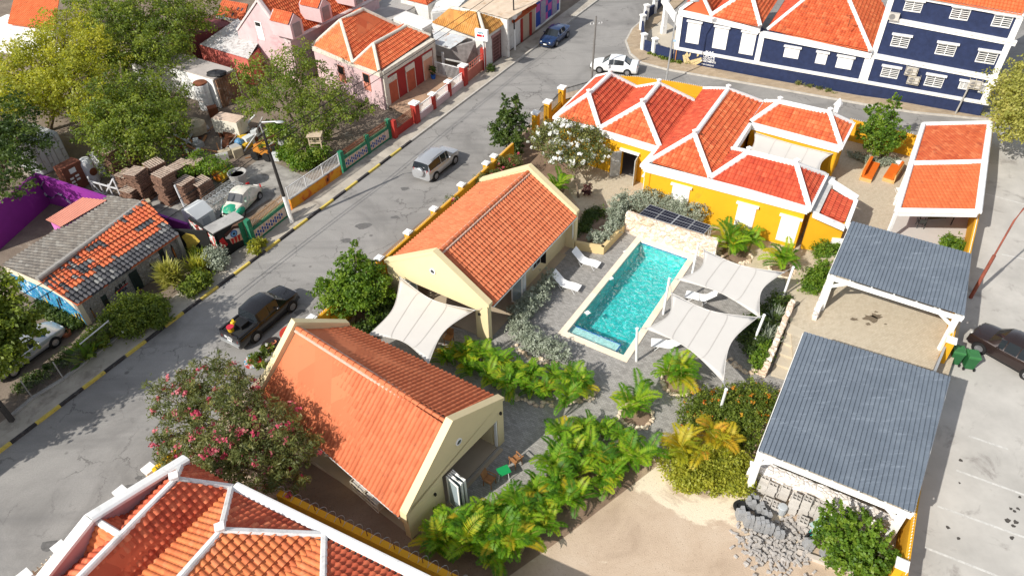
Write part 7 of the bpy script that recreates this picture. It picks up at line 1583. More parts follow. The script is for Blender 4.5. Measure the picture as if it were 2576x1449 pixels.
# ------------------------------------------------------------------ shade sails and masts
SAIL = M('sail_cloth', (.60, .57, .525), .75, .03, .8); 
def sail(label, c, seams=True, dip=.0, inn=.13):
    o = (c[0]+c[1]+c[2]+c[3])/4; N = 14; P = []
    for i in range(N+1):
        row = []
        for j in range(N+1):
            s, t = i/N, j/N
            # edges drawn in towards the middle
            p = c[0]*(1-s)*(1-t)+c[1]*s*(1-t)+c[2]*s*t+c[3]*(1-s)*t
            m = o-p; ks = 4*s*(1-s); kt = 4*t*(1-t); es, et = abs(2*s-1)**2.0, abs(2*t-1)**2.0
            k = inn*2*max(ks*et*(1-kt), kt*es*(1-ks)); p = p+m*(k*.95)
            row.append(p)
        P.append(row)
    q = MB(); q.grid(P); t = thing('shade_sail', label, 'shade sail', Vector((*o.xy, 0)))
    ob = obj('cloth', q, SAIL, t, smooth=True, weld=True)
    md = ob.modifiers.new('thickness', 'SOLIDIFY'); md.thickness = .012
    if seams:
        q = MB(); u_ = Vector((0, 0, .016))
        for j in (4, 7, 10):
            q = MB()
            for i in range(N): a, b = P[i][j]+u_, P[i+1][j]+u_; x = (P[i][j+1]-P[i][j]).normalized()*.022; q.poly([a-x, b-x, b+x, a+x])
            obj('seam', q, M('sail_seam', (.50, .47, .43), .8, .05), t)
        q = MB()
        for L_ in ([r_[0] for r_ in P], [r_[-1] for r_ in P], P[0], P[-1]): q.tube(L_, .022, 5)
        obj('hem', q, M('sail_hem', (.60, .57, .53), .8, .05), t)
        for p in c: q = MB(); q.ball(p, .06, .06, .04, 8, 4); obj('corner_ring', q, GALV, t)
    return t
def mast(label, base, top):
    q = MB(); q.tube([base, top], .075, 12); r = thing('sail_mast', label, 'mast', base, 'shade sail masts'); obj('shaft', q, METALW, r, smooth=40); q = MB(); q.lathe(top, [(.085, -.06), (.085, .02), (.05, .04)], 12, axis=top-base); obj('cap', q, METALW, r)
def cord(t, a, b): q = MB(); q.tube([a, b], .014, 5); obj('cord', q, GALV, t)
m1 = G(1757, 613, 2.9); m2 = G(1684, 700, 2.9); m3t = G(1603, 826, 2.9); m3b = G(1601, 908)
mast('white sail mast at the far corner of the pool, by the coral wall', Vector((m1.x-.05, m1.y, 0)), m1); mast('white sail mast halfway along the pool, between the two sails', Vector((m2.x-.03, m2.y, 0)), m2); mast('white sail mast at the near corner of the pool', m3b, m3t)
r1t, r1b = G(1996, 672, 2.6), G(1968, 752); r2t, r2b = G(1923, 792, 2.5), G(1892, 870); r3t, r3b = G(1827, 979, 2.4), G(1812, 1028, .3); r3b.z = 0
mast('white leaning sail mast at the top of the garden bed', r1b, r1t); mast('white leaning sail mast in the bed beside the yuccas', r2b, r2t); mast('white leaning sail mast rising from the lantana', r3b, r3t)
sa_ = [G(1771, 628, 2.6), G(1705, 703, 2.75), G(1911, 798, 2.3), G(1972, 685, 2.4)]; t = sail('upper cream shade sail on the far side of the pool', sa_); cord(t, m1, sa_[0]); cord(t, m2, sa_[1]); cord(t, r2t, sa_[2]); cord(t, r1t, sa_[3])
sb2 = [G(1690, 737, 2.65), G(1624, 826, 2.75), G(1820, 960, 2.2), G(1906, 798, 2.3)]; t = sail('lower cream shade sail reaching over the round palm', sb2); cord(t, m2, sb2[0]); cord(t, m3t, sb2[1]); cord(t, r3t, sb2[2]); cord(t, r2t, sb2[3])
sc2 = [G(1007, 697, 2.6), G(927, 842, 2.5), G(1078, 914, 2.6), G(1194, 780, 2.5)]; t = sail('cream shade sail stretched between the two gabled houses', sc2); cord(t, sc2[3], G(1212, 775, 2.6))
sd2 = [G(1898, 333, 2.75), G(1872, 392, 2.7), G(2062, 437, 2.7), G(2094, 387, 2.75)]; sail('cream shade sail over the inner court of the villa', sd2, inn=.06)
# ------------------------------------------------------------------ planter, solar panels
q = MB(); pA, pB, pC = G(1446, 628), G(1518, 641), G(1572, 583)
pl_t = thing('planter', 'cream walled planter corner beside the gabled house', 'planter', pB)
for a, b in ((pA, pB), (pB, pC)): f = Fr(a, b); f.box(q, 0 if a is pA else .0, f.L+(.0 if a is pA else 0), -.24, 0, 0, .62) if True else None
obj('wall', q, M('planter_cream', (.66, .50, .25), .8, .05), pl_t)
q = MB(); q.poly([Vector((*p.xy, .45)) for p in (pA, pB, pC, G(1545, 545), G(1470, 560))]); obj('soil', q, SOIL, pl_t)
sp = [G(1635, 514, 2.15), G(1790, 568, 2.15), G(1771, 589, 1.75), G(1606, 539, 1.75)]
SOL = glass_mat('solar_cells', (.008, .008, .016), .12); SFR = M('solar_frame', (.35, .36, .38), .4, .05, metal=.5)
for i in range(4):
    e0, e1 = i/4+.004, (i+1)/4-.004; a, b, c_, d_ = sp[0].lerp(sp[1], e0), sp[0].lerp(sp[1], e1), sp[3].lerp(sp[2], e1), sp[3].lerp(sp[2], e0)
    r = thing('solar_panel', 'black solar panel on the coral stone wall, '+('first from the planter', 'second from the planter', 'third from the planter', 'last, nearest the sail mast')[i], 'solar panel', (a+b+c_+d_)/4, 'solar panels')
    n_ = (b-a).cross(d_-a).normalized(); n_ = n_ if n_.z > 0 else -n_; q = MB(); q.prism([p-n_*.04 for p in (a, b, c_, d_)], n_*.035); obj('frame', q, SFR, r)
    q = MB(); cols, rows_ = 6, 4
    for x in range(cols):
        for y in range(rows_):
            x0, x1, y0, y1 = .02+.96*x/cols+.006, .02+.96*(x+1)/cols-.006, .03+.94*y/rows_+.008+(.012 if y == 2 else 0), .03+.94*(y+1)/rows_-.008-(.012 if y == 1 else 0)
            P = lambda s, t_: a.lerp(b, s).lerp(d_.lerp(c_, s), t_)+n_*.004
            q.poly([P(x0, y0), P(x1, y0), P(x1, y1), P(x0, y1)])
    obj('cells', q, SOL, r)
q = MB(); 
for k in (.05, .5, .95): p = sp[0].lerp(sp[1], k); q.bar(Vector((p.x, p.y, 0)), p-Vector((0, 0, .05)), .05); q.bar(sp[3].lerp(sp[2], k)-Vector((0, 0, .05)), p-Vector((0, 0, .05)), .05)
tag(obj('panel_rack', q, GALV, org=sp[0]), 'metal rack carrying the solar panels', 'rack')
q = MB(); b0 = G(1772, 640); 
for k in (0, .12): q.tube([b0+Vector((k, 0, 0)), b0+Vector((k, .05, 2.0)), b0+Vector((k+.1, .1, 2.05))], .022, 6)
tag(obj('shower_pipe', q, GALV, org=b0), 'pair of metal shower pipes against the coral wall', 'shower')
# ------------------------------------------------------------------ loungers and other furniture
CLOTH = M('lounger_sling', (.80, .80, .79), .7, .03, 4)
def lounger_proto():
    r = thing('sun_lounger', '', 'sun lounger', (0, 0, 0)); q = MB(); prof = [(-.95, .33), (-.5, .36), (0, .31), (.28, .37), (.62, .72), (.92, 1.02)]
    L_ = [[Vector((x, -.31, z)), Vector((x, 0, z-.02)), Vector((x, .31, z))] for x, z in prof]; q.grid(L_); q.grid([[p-Vector((0, 0, .02)) for p in rr] for rr in L_]); obj('sling', q, CLOTH, r)
    q = MB()
    for s in (-.33, .33): q.tube([(x, s, z-.01) for x, z in prof], .018, 6)
    obj('frame', q, METALW, r)
    for x in (-.6, .3):
        q = MB(); 
        for s in (-.33, .33): q.tube([(x+.1, s, .33), (x-.12, s, 0)], .016, 6)
        q.tube([(x-.12, -.33, .02), (x-.12, .33, .02)], .014, 6); obj('leg', q, METALW, r)
    return r
LG = lounger_proto()
def headfoot(h, f): h, f = G(*h), G(*f); return (h+f)/2, atan2(h.y-f.y, h.x-f.x)
for i, (h, f, lb) in enumerate((((1446, 657), (1502, 675), 'white sun lounger beside the cream planter'), ((1396, 715), (1452, 733), 'white sun lounger beside the curved silver hedge, between house and pool'), ((1795, 765), (1728, 750), 'white sun lounger in the gap between the two pool sails'), ((1706, 878), (1650, 872), 'white sun lounger peeping out below the lower pool sail'))):
    p, rz = headfoot(h, f)
    if i == 0: place(LG, p, rz); LG['label'] = lb; LG['group'] = 'white sun loungers'
    else: dup(LG, p, rz, lb)
# recessed lamp covers by the pool
for i, (u, v) in enumerate(((1575, 634), (1536, 700), (1478, 787), (1745, 655))):
    q = MB(); q.box(G(u, v, .013), .3, .3, .04, .6); tag(obj('paving_hatch', q, WHITE, org=G(u, v)), 'white square cover in the paving beside the pool', 'cover', 'white covers by the pool')
ORC = M('orange_cushion', (.62, .13, .01), .8, .06, 2); PINE = M('pale_wood', (.58, .36, .14), .6, .12, 5)
def bench(label, p, rz, L=2.6, side=1):
    r = thing('garden_bench', label, 'bench', (0, 0, 0), 'orange garden benches'); q = MB(); q.box((0, 0, 0), L, .8, .28); q.box((0, .42*side, 0), L, .08, .75); q.box((L/2, 0, .28), .06, .8, .12); obj('frame', q, PINE, r)
    q = MB(); q.box((0, -.03*side, .28), L-.1, .72, .14); obj('seat_cushion', q, ORC, r)
    for k in (-1, 0, 1): q = MB(); q.box((k*L/3.1, .3*side, .42), L/3.2, .18, .42); obj('back_cushion', q, ORC, r)
    place(r, p, rz)
a, b = G(2207, 400), G(2165, 478); bench('orange cushioned bench with its back to the villa', (a+b)/2, atan2(a.y-b.y, a.x-b.x)); a, b = G(2262, 412), G(2222, 474); bench('orange cushioned bench with its back to the tiled canopy', (a+b)/2, atan2(a.y-b.y, a.x-b.x), 2.3, -1)
c = G(2256, 428); r = thing('side_table', 'small round white table between the ends of the orange benches', 'table', c); q = MB(); q.lathe(c+Vector((0, 0, .68)), [(.3, 0), (.3, .03)], 16); obj('table_top', q, WHITE, r); q = MB(); q.tube([c, c+Vector((0, 0, .68))], .025, 6)
for k in range(3): q.bar(c+Vector((0, 0, .15)), c+Vector((cos(k*2.1)*.28, sin(k*2.1)*.28, 0)), .03)
obj('leg', q, WHITE, r)
c = G(2263, 498); r = thing('folding_table', 'white rectangular folding table at the end of the orange bench', 'table', c); q = MB(); q.box(c+Vector((0, 0, .7)), .85, .45, .04, -.15); obj('table_top', q, WHITE, r); q = MB()
for k in (-.3, .3): q.bar(c+Vector((k-.2, -.18, 0)), c+Vector((k+.2, .18, .7)), .02); q.bar(c+Vector((k+.2, -.18, 0)), c+Vector((k-.2, .18, .7)), .02)
obj('leg', q, METALW, r)
c = G(2352, 560); r = thing('dining_table', 'dark dining table in the shade of the tiled canopy', 'table', c); q = MB(); q.box(c+Vector((0, 0, .72)), 2.0, 1.0, .05, .1); obj('table_top', q, M('olive_table', (.07, .065, .03), .6, .1), r); q = MB()
for x in (-.9, .9):
    for y in (-.4, .4): q = MB(); q.box(c+Vector((x, y, 0)), .05, .05, .72); obj('leg', q, BLACK, r)
def chair(label, p, rz, m, group=None, arms=False):
    r = thing('chair', label, 'chair', (0, 0, 0), group); q = MB(); q.box((0, 0, .42), .46, .46, .04); obj('seat', q, m, r); q = MB(); q.hexa([Vector(t) for t in ((-.22, .2, .5), (.22, .2, .5), (.22, .24, .5), (-.22, .24, .5), (-.22, .32, .9), (.22, .32, .9), (.22, .36, .9), (-.22, .36, .9))]); obj('backrest', q, m, r)
    for x in (-.2, .2):
        for y in (-.2, .2): q = MB(); q.bar((x*1.1, y*1.15, 0), (x, y, .43), .035); obj('leg', q, m, r)
    if arms:
        for x in (-.25, .25): q = MB(); q.box((x, 0, .62), .05, .5, .03); q.bar((x, -.22, .42), (x, -.22, .62), .03); obj('armrest', q, m, r)
    place(r, p, rz)
chair('dark grey chair pulled out from the table under the tiled canopy', G(2312, 572), 2.9, M('chair_grey', (.10, .11, .11), .6, .1), arms=True)
chair('brown wooden armchair beside the green table, nearer the folded doors', G(1232, 1218), RAD(60), WOOD, 'wooden terrace chairs', True); chair('brown wooden armchair beyond the green table, towards the palms', G(1298, 1168), RAD(-140), WOOD, 'wooden terrace chairs', True)
c = G(1268, 1200); r = thing('garden_table', 'small green table between the two wooden armchairs', 'table', c); q = MB(); q.box(c+Vector((0, 0, .55)), .6, .5, .04, RAD(25)); obj('table_top', q, M('enamel_green', (.01, .27, .075), .4, .05), r); q = MB()
for x in (-.22, .22):
    for y in (-.18, .18): q = MB(); q.bar(c+Vector((x*1.2, y*1.2, 0)), c+Vector((x, y, .55)), .025); obj('leg', q, METALW, r)
chair('brown wooden armchair below the edge of the terrace sail', G(1130, 862), RAD(-20), WOOD, 'wooden terrace chairs', True)
# ------------------------------------------------------------------ lot: blocks, barrow, bins
BLK = M('cement_block', (.47, .44, .40), .95, .1, 3, .3, 30); BLKD = M('grey_block', (.30, .30, .30), .95, .15, 3, .3, 30)
def block_stack(label, u, v, nx, nz, rz, m, hollow=False, s=(.42, .2, .2), ny=2, z=0):
    c = G(u, v, z); r = MB(); rnd = random.Random(int(u*v)); R_ = Matrix.Rotation(rz, 3, 'Z')
    for k in range(nz):
        for i in range(nx):
            for j in range(ny):
                if k == nz-1 and rnd.random() < .3: continue
                p = c+R_ @ Vector(((i-(nx-1)/2)*(s[0]+.012), (j-(ny-1)/2)*(s[1]+.012), k*(s[2]+.004)))+Vector((rnd.uniform(-.02, .02), rnd.uniform(-.02, .02), 0))
                if hollow and k == nz-1:
                    for q_ in (-1, 0, 1): r.box(p+R_ @ Vector((q_*s[0]*.42, 0, 0)), s[0]*.13, s[1], s[2], rz)
                    for q_ in (-1, 1): r.box(p+R_ @ Vector((0, q_*s[1]*.42, 0)), s[0]*.71, s[1]*.15, s[2]-.004, rz)
                else: r.box(p, s[0], s[1], s[2], rz+rnd.uniform(-.03, .03))
    return tag(obj('block_stack', r, m, org=c), label, 'block stack', 'stacks of blocks on the sandy lot')
ra_w = atan2(G(2263, 1312).y-G(1900, 1158).y, G(2263, 1312).x-G(1900, 1158).x)
for a_ in (('hollow cement blocks stacked against the white stone wall, first from the olive shrub', 1925, 1240, 2, 5, ra_w, BLK, True), ('hollow cement blocks stacked against the white stone wall, second from the olive shrub', 1957, 1246, 2, 5, ra_w, BLK, True), ('hollow cement blocks stacked two high beside the drum', 1925, 1270, 3, 2, ra_w, BLK, True), ('tall hollow block stack right of the grey drum', 1990, 1285, 1, 6, ra_w, BLK, True), ('hollow block stack next to the tall one', 2018, 1290, 1, 6, ra_w, BLK, True), ('hollow block stack beside the wheelbarrow', 2045, 1295, 2, 5, ra_w, BLK, True), ('low row of hollow blocks in front of the tall stacks', 2030, 1325, 2, 2, ra_w, BLK, True)): block_stack(*a_)
for i, (u, v, nz) in enumerate(((1860, 1300, 4), (1885, 1275, 4), (1880, 1320, 5), (1908, 1290, 4), (1905, 1332, 5), (1925, 1305, 4), (1928, 1340, 5), (1895, 1260, 3), (1955, 1352, 4), (2028, 1380, 5), (2072, 1398, 3))):
    block_stack(('dark paving blocks in the close group beside the tyre' if i < 8 else ('dark paving blocks standing behind the rubble heap', 'tall dark paving block stack below the wheelbarrow', 'low dark paving block stack beside the bright shrub')[i-8]), u, v, 2, nz, RD+.5, BLKD, s=(.19, .17, .16), ny=2)
q = MB(); rnd = random.Random(4)
for i in range(420):
    t = rnd.random(); p = G(1880, 1375).lerp(G(2010, 1385), t)+Vector((rnd.gauss(0, .35), rnd.gauss(0, .55), 0)); q.box(p+Vector((0, 0, abs(rnd.gauss(.05, .12)))), rnd.uniform(.12, .24), .1, .07, rnd.uniform(0, 3.1), base=False)
for i in range(120): p = G(2010, 1330)+Vector((rnd.gauss(0, .55), rnd.gauss(0, .3), 0)); q.box(p+Vector((0, 0, abs(rnd.gauss(.05, .08)))), rnd.uniform(.12, .26), .12, .08, rnd.uniform(0, 3.1), base=False)
o = obj('rubble', q, M('broken_paver', (.40, .37, .34), .95, .3, 5), org=G(1950, 1380)); tag(o, 'heap of broken grey paving bricks spilled on the sandy lot', 'rubble'); o['kind'] = 'stuff'
q = MB(); q.bar(G(2005, 1388, .1), G(2170, 1447, .1), .22, .2); tag(obj('timber_beam', q, M('bleached_beam', (.50, .44, .38), .9, .15, 3), org=G(2090, 1420)), 'long bleached beam lying below the rubble and the bright shrub', 'beam')
c = G(1964, 1289); q = MB(); q.lathe(c, [(.2, 0), (.22, .1), (.22, .5), (.19, .55), (.05, .56)], 14); tag(obj('steel_drum', q, M('drum_grey', (.40, .42, .43), .6, .1), smooth=40, org=c), 'small grey drum beside the hollow blocks', 'drum')
c = G(1863, 1277); q = MB(); q.lathe(c+Vector((0, 0, .0)), [(.2, .02), (.33, .0), (.37, .1), (.33, .2), (.2, .18), (.18, .1)], 18); tag(obj('old_tyre', q, TYRE, smooth=40, org=c), 'old tyre lying beside the dark block stacks', 'tyre')
c = G(2058, 1335); r = thing('wheelbarrow', 'turquoise wheelbarrow tipped against the block stacks', 'wheelbarrow', c); q = MB(); TQ = M('turquoise_paint', (.04, .42, .38), .5, .1); R_ = Matrix.Rotation(RD+2.6, 3, 'Z')
def wbp(x, y, z): return c+R_ @ Vector((x, y, z))
tp0 = [wbp(-.45, -.3, .6), wbp(.45, -.3, .55), wbp(.45, .3, .55), wbp(-.45, .3, .6)]; bt = [wbp(-.3, -.2, .32), wbp(.25, -.2, .3), wbp(.25, .2, .3), wbp(-.3, .2, .32)]
q.hexa(bt+[p for p in tp0]); obj('tray', q, M('tray_pale', (.40, .52, .50), .5, .1), r); q = MB()
for s in (-1, 1): q.tube([wbp(.75, 0, .2), wbp(.2, s*.2, .3), wbp(-.8, s*.32, .62)], .02, 6); q.tube([wbp(-.35, s*.25, .5), wbp(-.4, s*.28, 0)], .018, 6)
obj('handle', q, TQ, r); q = MB(); q.lathe(wbp(.75, 0, .2), [(.12, -.04), (.2, -.04), (.2, .04), (.12, .04)], 14, axis=R_ @ Vector((0, 1, 0))); obj('wheel', q, TYRE, r)
GBIN = M('bin_green', (.02, .11, .035), .45, .08, 2)
def wheelie(label, p, rz):
    r = thing('wheeled_bin', label, 'bin', (0, 0, 0), 'green wheeled bins'); q = MB(); q.hexa([Vector(t) for t in ((-.24, -.26, .08), (.24, -.26, .08), (.24, .26, .08), (-.24, .26, .08), (-.3, -.36, .98), (.3, -.36, .98), (.3, .34, .98), (-.3, .34, .98))]); obj('body', q, GBIN, r)
    q = MB(); q.hexa([Vector(t) for t in ((-.32, -.39, .98), (.32, -.39, .98), (.32, .38, .98), (-.32, .38, .98), (-.3, -.35, 1.04), (.3, -.35, 1.04), (.3, .34, 1.1), (-.3, .34, 1.1))]); q.box((0, -.08, 1.06), .4, .3, .03); q.bar((-.25, .4, 1.0), (.25, .4, 1.0), .04); obj('lid', q, M('bin_lid', (.04, .16, .05), .4, .06, 2), r)
    for s in (-.27, .27): q = MB(); q.lathe((s, .3, .1), [(.1, -.03), (.1, .03)], 12, axis=(1, 0, 0)); obj('wheel', q, TYRE, r)
    place(r, p, rz)
wheelie('green wheeled bin in the shade beside the ochre wall', G(2396, 910), RAD(160)); wheelie('green wheeled bin standing in the sun beside the dark car', G(2432, 922), RAD(165))
c = G(1090, 198, .3); q = MB(); q.lathe(c, [(.2, 0), (.26, .35), (.24, .35)], 14); r = thing('potted_plant', 'plant in a blue pot beside the peach door', 'plant pot', c); obj('pot', q, M('pot_blue', (.02, .10, .35), .4, .05), r); obj('foliage', cloud('foliage', [(0, 0, .85, .35, .4)], 260, .13, L_DRK, 60), None, r)
# chain link fence in the lower left corner
cf = thing('chain_link_fence', 'sagging chain link fence on a low kerb beside the weeds', 'fence', G(140, 960)); cp_ = [G(32, 1050), G(85, 1005), G(163, 957), G(297, 852)]
for p in cp_[1:]: q = MB(); q.tube([p, p+Vector((-.05, .05, 1.5))], .035, 6); obj('post', q, GREY, cf)
q = MB()
for a, b in zip(cp_, cp_[1:]):
    n = int((b-a).length/.11)
    for i in range(n):
        for dr in (-1, 1):
            p = a.lerp(b, i/n); e = a.lerp(b, min(1, max(0, (i+dr*11)/n))); k = min(1, abs((e-p).length)/1.21) if (e-p).length > .05 else .05; q.bar(p, Vector((*e.xy, 1.25*k)), .007)
obj('mesh', q, M('chain_wire', (.16, .15, .14), .5, .1), cf); q = MB(); q.tube([cp_[2].lerp(cp_[3], .45)+Vector((0, 0, 1.4)), cp_[3]+Vector((0, 0, 1.5))], .04, 6); obj('top_rail', q, WSTEEL, cf)
q = MB()
for a, b in zip(cp_, cp_[1:]): f = Fr(a, b); f.box(q, 0, f.L, -.1, .1, 0, .22)
obj('kerb_wall', q, GREY, cf)
q = MB(); q.bar(G(34, 1062), G(34, 1062)+Vector((-.15, .1, 1.6)), .22); tag(obj('fence_post', q, M('dark_timber', (.06, .055, .05), .9, .2), org=G(34, 1062)), 'thick dark post at the end of the chain link fence', 'post')
c = G(172, 902); q = MB(); q.lathe(G(168, 842), [(.28, 0), (.36, .3), (.33, .3)], 12); tag(obj('clay_pot', q, M('terracotta', (.35, .12, .06), .8, .15), org=G(168, 842)), 'clay pot at the foot of the blue painted gable', 'pot')
# painted boards standing outside the street wall
for i, ((u, v), (u2, v2), m_, lb) in enumerate((((708, 850), (742, 825), M('board_red', (.52, .05, .03), .5, .3, 3), 'red painted board outside the street wall, behind the roof gable'), ((660, 885), (702, 852), M('board_black', (.03, .022, .02), .5, .2), 'black painted board with orange loops outside the street wall'), ((622, 925), (652, 893), mural('board_mural', [(.02, .02, .03), (.03, .30, .5), (.6, .6, .6), (.5, .05, .04), (.02, .02, .03), (.03, .2, .1)], 2.2, 1.5, 3), 'blue and white painted board outside the street wall, by the oleander'))):
    a, b = G(u2, v2, .9), G(u, v, .9); f = Fr(a, b); r = thing('painted_board', lb, 'board', (a+b)/2*1, 'painted boards by the street wall'); q = MB(); n = 14
    q.prism([a.lerp(b, .5)+(b-a)*.5*cos(2*pi*k/n)*1.05+f.n*(.42*sin(2*pi*k/n))+Vector((0, 0, .12*sin(2*pi*k/n))) for k in range(n)], (0, 0, .06)); obj('board', q, m_, r)
    if i == 1:
        q = MB()
        for k in range(3): q.lathe(a.lerp(b, .3+.2*k)+Vector((0, 0, .065)), [(.16, 0), (.16, .012), (.09, .012), (.09, 0)], 12)
        obj('painted_loop', q, M('loop_orange', (.58, .2, .1), .6, .1), r)
bush('pavement_plant', 'strappy green plant and white flowers between the painted boards', 'plant', [bl(650, 905, .9, .45, .5), bl(672, 882, .9, .35, .4)], 900, .22, L_MID, 61, slim=.14, flowers=(F_WHITE, 40, .12))
# ------------------------------------------------------------------ cars
def car(label, kind, p, rz, paint, spec, plate=None):
    """spec: stations from rear to front (x, belt height, half width, roof height or None)."""
    st, zb, wr_, wb = spec['st'], spec.get('zb', .22), spec.get('wr', .33), spec['wb']
    r = thing(kind, label, 'car', (0, 0, 0)); body = MB(); sides = {1: MB(), -1: MB()}; shield = MB(); tail = MB(); lid = MB()
    S = []
    for x, zs, w, zt in st:
        wl = w*.93; lower = [(x, w*.86, zb), (x, w*.985, zb+.16), (x, w, zb+(zs-zb)*.55), (x, w*.97, zs-.04), (x, w*.93, zs)]
        if zt is None: upper = [(x, w*.90, zs+.012), (x, w*.6, zs+.045), (x, 0, zs+.06)]
        else: upper = [(x, w*.76, zt-.05), (x, w*.62, zt), (x, 0, zt+.025)]
        S.append(lower+upper)
    n = len(st); has = [s[3] is not None for s in st]
    for sg in (1, -1):
        for i in range(n-1):
            A_, B_ = S[i], S[i+1]
            for j in range(7):
                qd = [Vector((a[0], a[1]*sg, a[2])) for a in (A_[j], B_[j], B_[j+1], A_[j+1])]
                tgt = body
                if j == 4 and has[i] and has[i+1] and not spec.get('noglass'): tgt = sides[sg] if i in spec['win'] else body
                elif j >= 4 and has[i] != has[i+1]:
                    if not spec.get('noglass') and j > 4: tgt = shield if has[i] else tail
                tgt.poly(qd if sg == 1 else qd[::-1])
        for i in (0, n-1):
            P = [Vector((a[0], a[1]*sg, a[2])) for a in S[i]]
            body.poly(P+[Vector((st[i][0], 0, zb))])
    obj('body', body, paint, r, smooth=38, weld=True)
    for side in sides.values():
        if side.v: obj('side_windows', side, GLASS, r, smooth=True)
    if shield.v: obj('windscreen', shield, GLASS, r, smooth=True)
    if tail.v: obj('rear_window', tail, GLASS, r, smooth=True)
    W = max(s[2] for s in st); x0, x1 = st[0][0], st[-1][0]; xc = spec.get('xc', 0)
    for x in (xc-wb/2, xc+wb/2):
        for sg in (1, -1):
            q = MB(); q.lathe((x, sg*(W*.80), wr_), [(wr_*1.13, 0), (wr_*1.13, W*.2+.012)], 20, axis=(0, sg, 0)); obj('wheel_arch', q, BLACK, r)
            q = MB(); q.lathe((x, sg*(W*.80), wr_), [(wr_*.7, 0), (wr_, 0), (wr_, W*.2+.01), (wr_*.9, W*.2+.03), (wr_*.66, W*.2+.03), (wr_*.62, W*.2+.015)], 22, axis=(0, sg, 0)); t = obj('wheel', q, TYRE, r, smooth=40)
            q = MB(); yy = sg*(W*1.0+.022)
            q.lathe((x, yy, wr_), [(wr_*.62, 0), (wr_*.62, .008), (wr_*.5, .004)], 18, axis=(0, sg, 0))
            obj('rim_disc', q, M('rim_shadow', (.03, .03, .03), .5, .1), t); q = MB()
            for k in range(7): a = k*2*pi/7; q.bar((x, yy+sg*.012, wr_), (x+cos(a)*wr_*.58, yy+sg*.012, wr_+sin(a)*wr_*.58), .055, .012, up=(0, 1, 0))
            q.lathe((x, yy, wr_), [(wr_*.62, .006), (wr_*.62, .02), (wr_*.54, .02), (wr_*.54, .006)], 18, axis=(0, sg, 0)); q.lathe((x, yy, wr_), [(.07, .006), (.07, .02)], 10, axis=(0, sg, 0)); obj('rim', q, RIM, t)
    hz, tz = spec.get('hz', .62), spec.get('tz', .75)
    for sg in (1, -1):
        wf, wk = st[-2][2], st[1][2]
        q = MB(); q.hexa([Vector(t) for t in ((x1-.32, sg*wf*.99, hz-.06), (x1-.02, sg*wf*.62, hz-.08), (x1-.05, sg*wf*.5, hz-.02), (x1-.3, sg*wf*.8, hz+.0), (x1-.36, sg*(wf+.012), hz+.08), (x1+.012, sg*wf*.66, hz+.05), (x1-.06, sg*wf*.5, hz+.1), (x1-.36, sg*wf*.8, hz+.13))]); obj('headlight', q, HEADL, r)
        q = MB(); q.hexa([Vector(t) for t in ((x0+.2, sg*wk*1.01, tz-.1), (x0-.015, sg*wk*.7, tz-.1), (x0+.05, sg*wk*.66, tz-.1), (x0+.2, sg*wk*.8, tz-.1), (x0+.22, sg*wk*1.0, tz+.1), (x0-.01, sg*wk*.74, tz+.1), (x0+.08, sg*wk*.66, tz+.12), (x0+.2, sg*wk*.8, tz+.12))]); obj('taillight', q, REDL, r)
        xm = spec.get('xm', .55); q = MB(); q.ball((xm, sg*(W+.07), spec.get('zm', 1.0)), .09, .1, .07, 8, 5); obj('mirror', q, paint, r, smooth=True)
        for xh in spec.get('hand', (-.9, .05)): q = MB(); q.box((xh, sg*(W*.985), spec.get('zh', .86)), .18, .03, .03); obj('door_handle', q, spec.get('hm', paint), r)
    q = MB(); q.box((x1-.05, 0, .3), .14, W*1.5, .16); q.box((x1-.03, 0, .56), .06, W*.8, .1); obj('grille', q, BLACK, r)
    for x, s in ((x1+.03, 1), (x0-.03, -1)): q = MB(); q.box((x, 0, .42 if s > 0 else spec.get('pz', .55)), .015, .36, .12); obj('number_plate', q, WHITE, r)
    q = MB(); 
    for sg in (1, -1): q.bar((-wb/2+wr_*1.2+xc, sg*W*.97, zb+.05), (wb/2-wr_*1.2+xc, sg*W*.97, zb+.05), .04, .06)
    obj('sill', q, BLACK, r)
    place(r, p, rz); return r
def paintm(name, c, rough=.25, metal=.3): t = NT(name); t.b.inputs['Coat Weight'].default_value = .6; t.b.inputs['Coat Roughness'].default_value = .05; MATS[name] = t.out(c, rough, .5, metal); return MATS[name]
SEDAN = dict(wb=2.68, win=(4, 5, 6, 8), st=[(-2.28, .86, .66, None), (-2.18, .98, .80, None), (-1.75, 1.0, .87, None), (-1.55, .98, .88, None), (-.95, .95, .89, 1.40), (-.55, .94, .89, 1.45), (-.1, .93, .89, 1.47), (.0, .93, .89, 1.47), (.02, .93, .89, 1.47), (.5, .92, .89, 1.42), (1.15, .93, .88, None), (1.6, .86, .86, None), (2.05, .76, .78, None), (2.3, .62, .62, None)], tz=.82, hz=.62)
SUV = dict(wb=2.66, win=(2, 3, 5, 7), wr=.36, st=[(-2.1, .95, .72, None), (-2.06, 1.05, .84, None), (-1.9, 1.05, .88, 1.58), (-1.1, 1.04, .90, 1.68), (-.45, 1.02, .91, 1.70), (-.4, 1.02, .91, 1.70), (.25, 1.0, .91, 1.66), (.3, 1.0, .91, 1.66), (.6, 1.0, .91, 1.58), (1.15, 1.02, .90, None), (1.6, .98, .88, None), (2.0, .9, .82, None), (2.15, .72, .68, None)], zm=1.08, tz=1.0, hz=.75, zh=.95)
def at(a, b, wb):    # rear and front wheel contacts on the seen side
    return G(*a), G(*b)
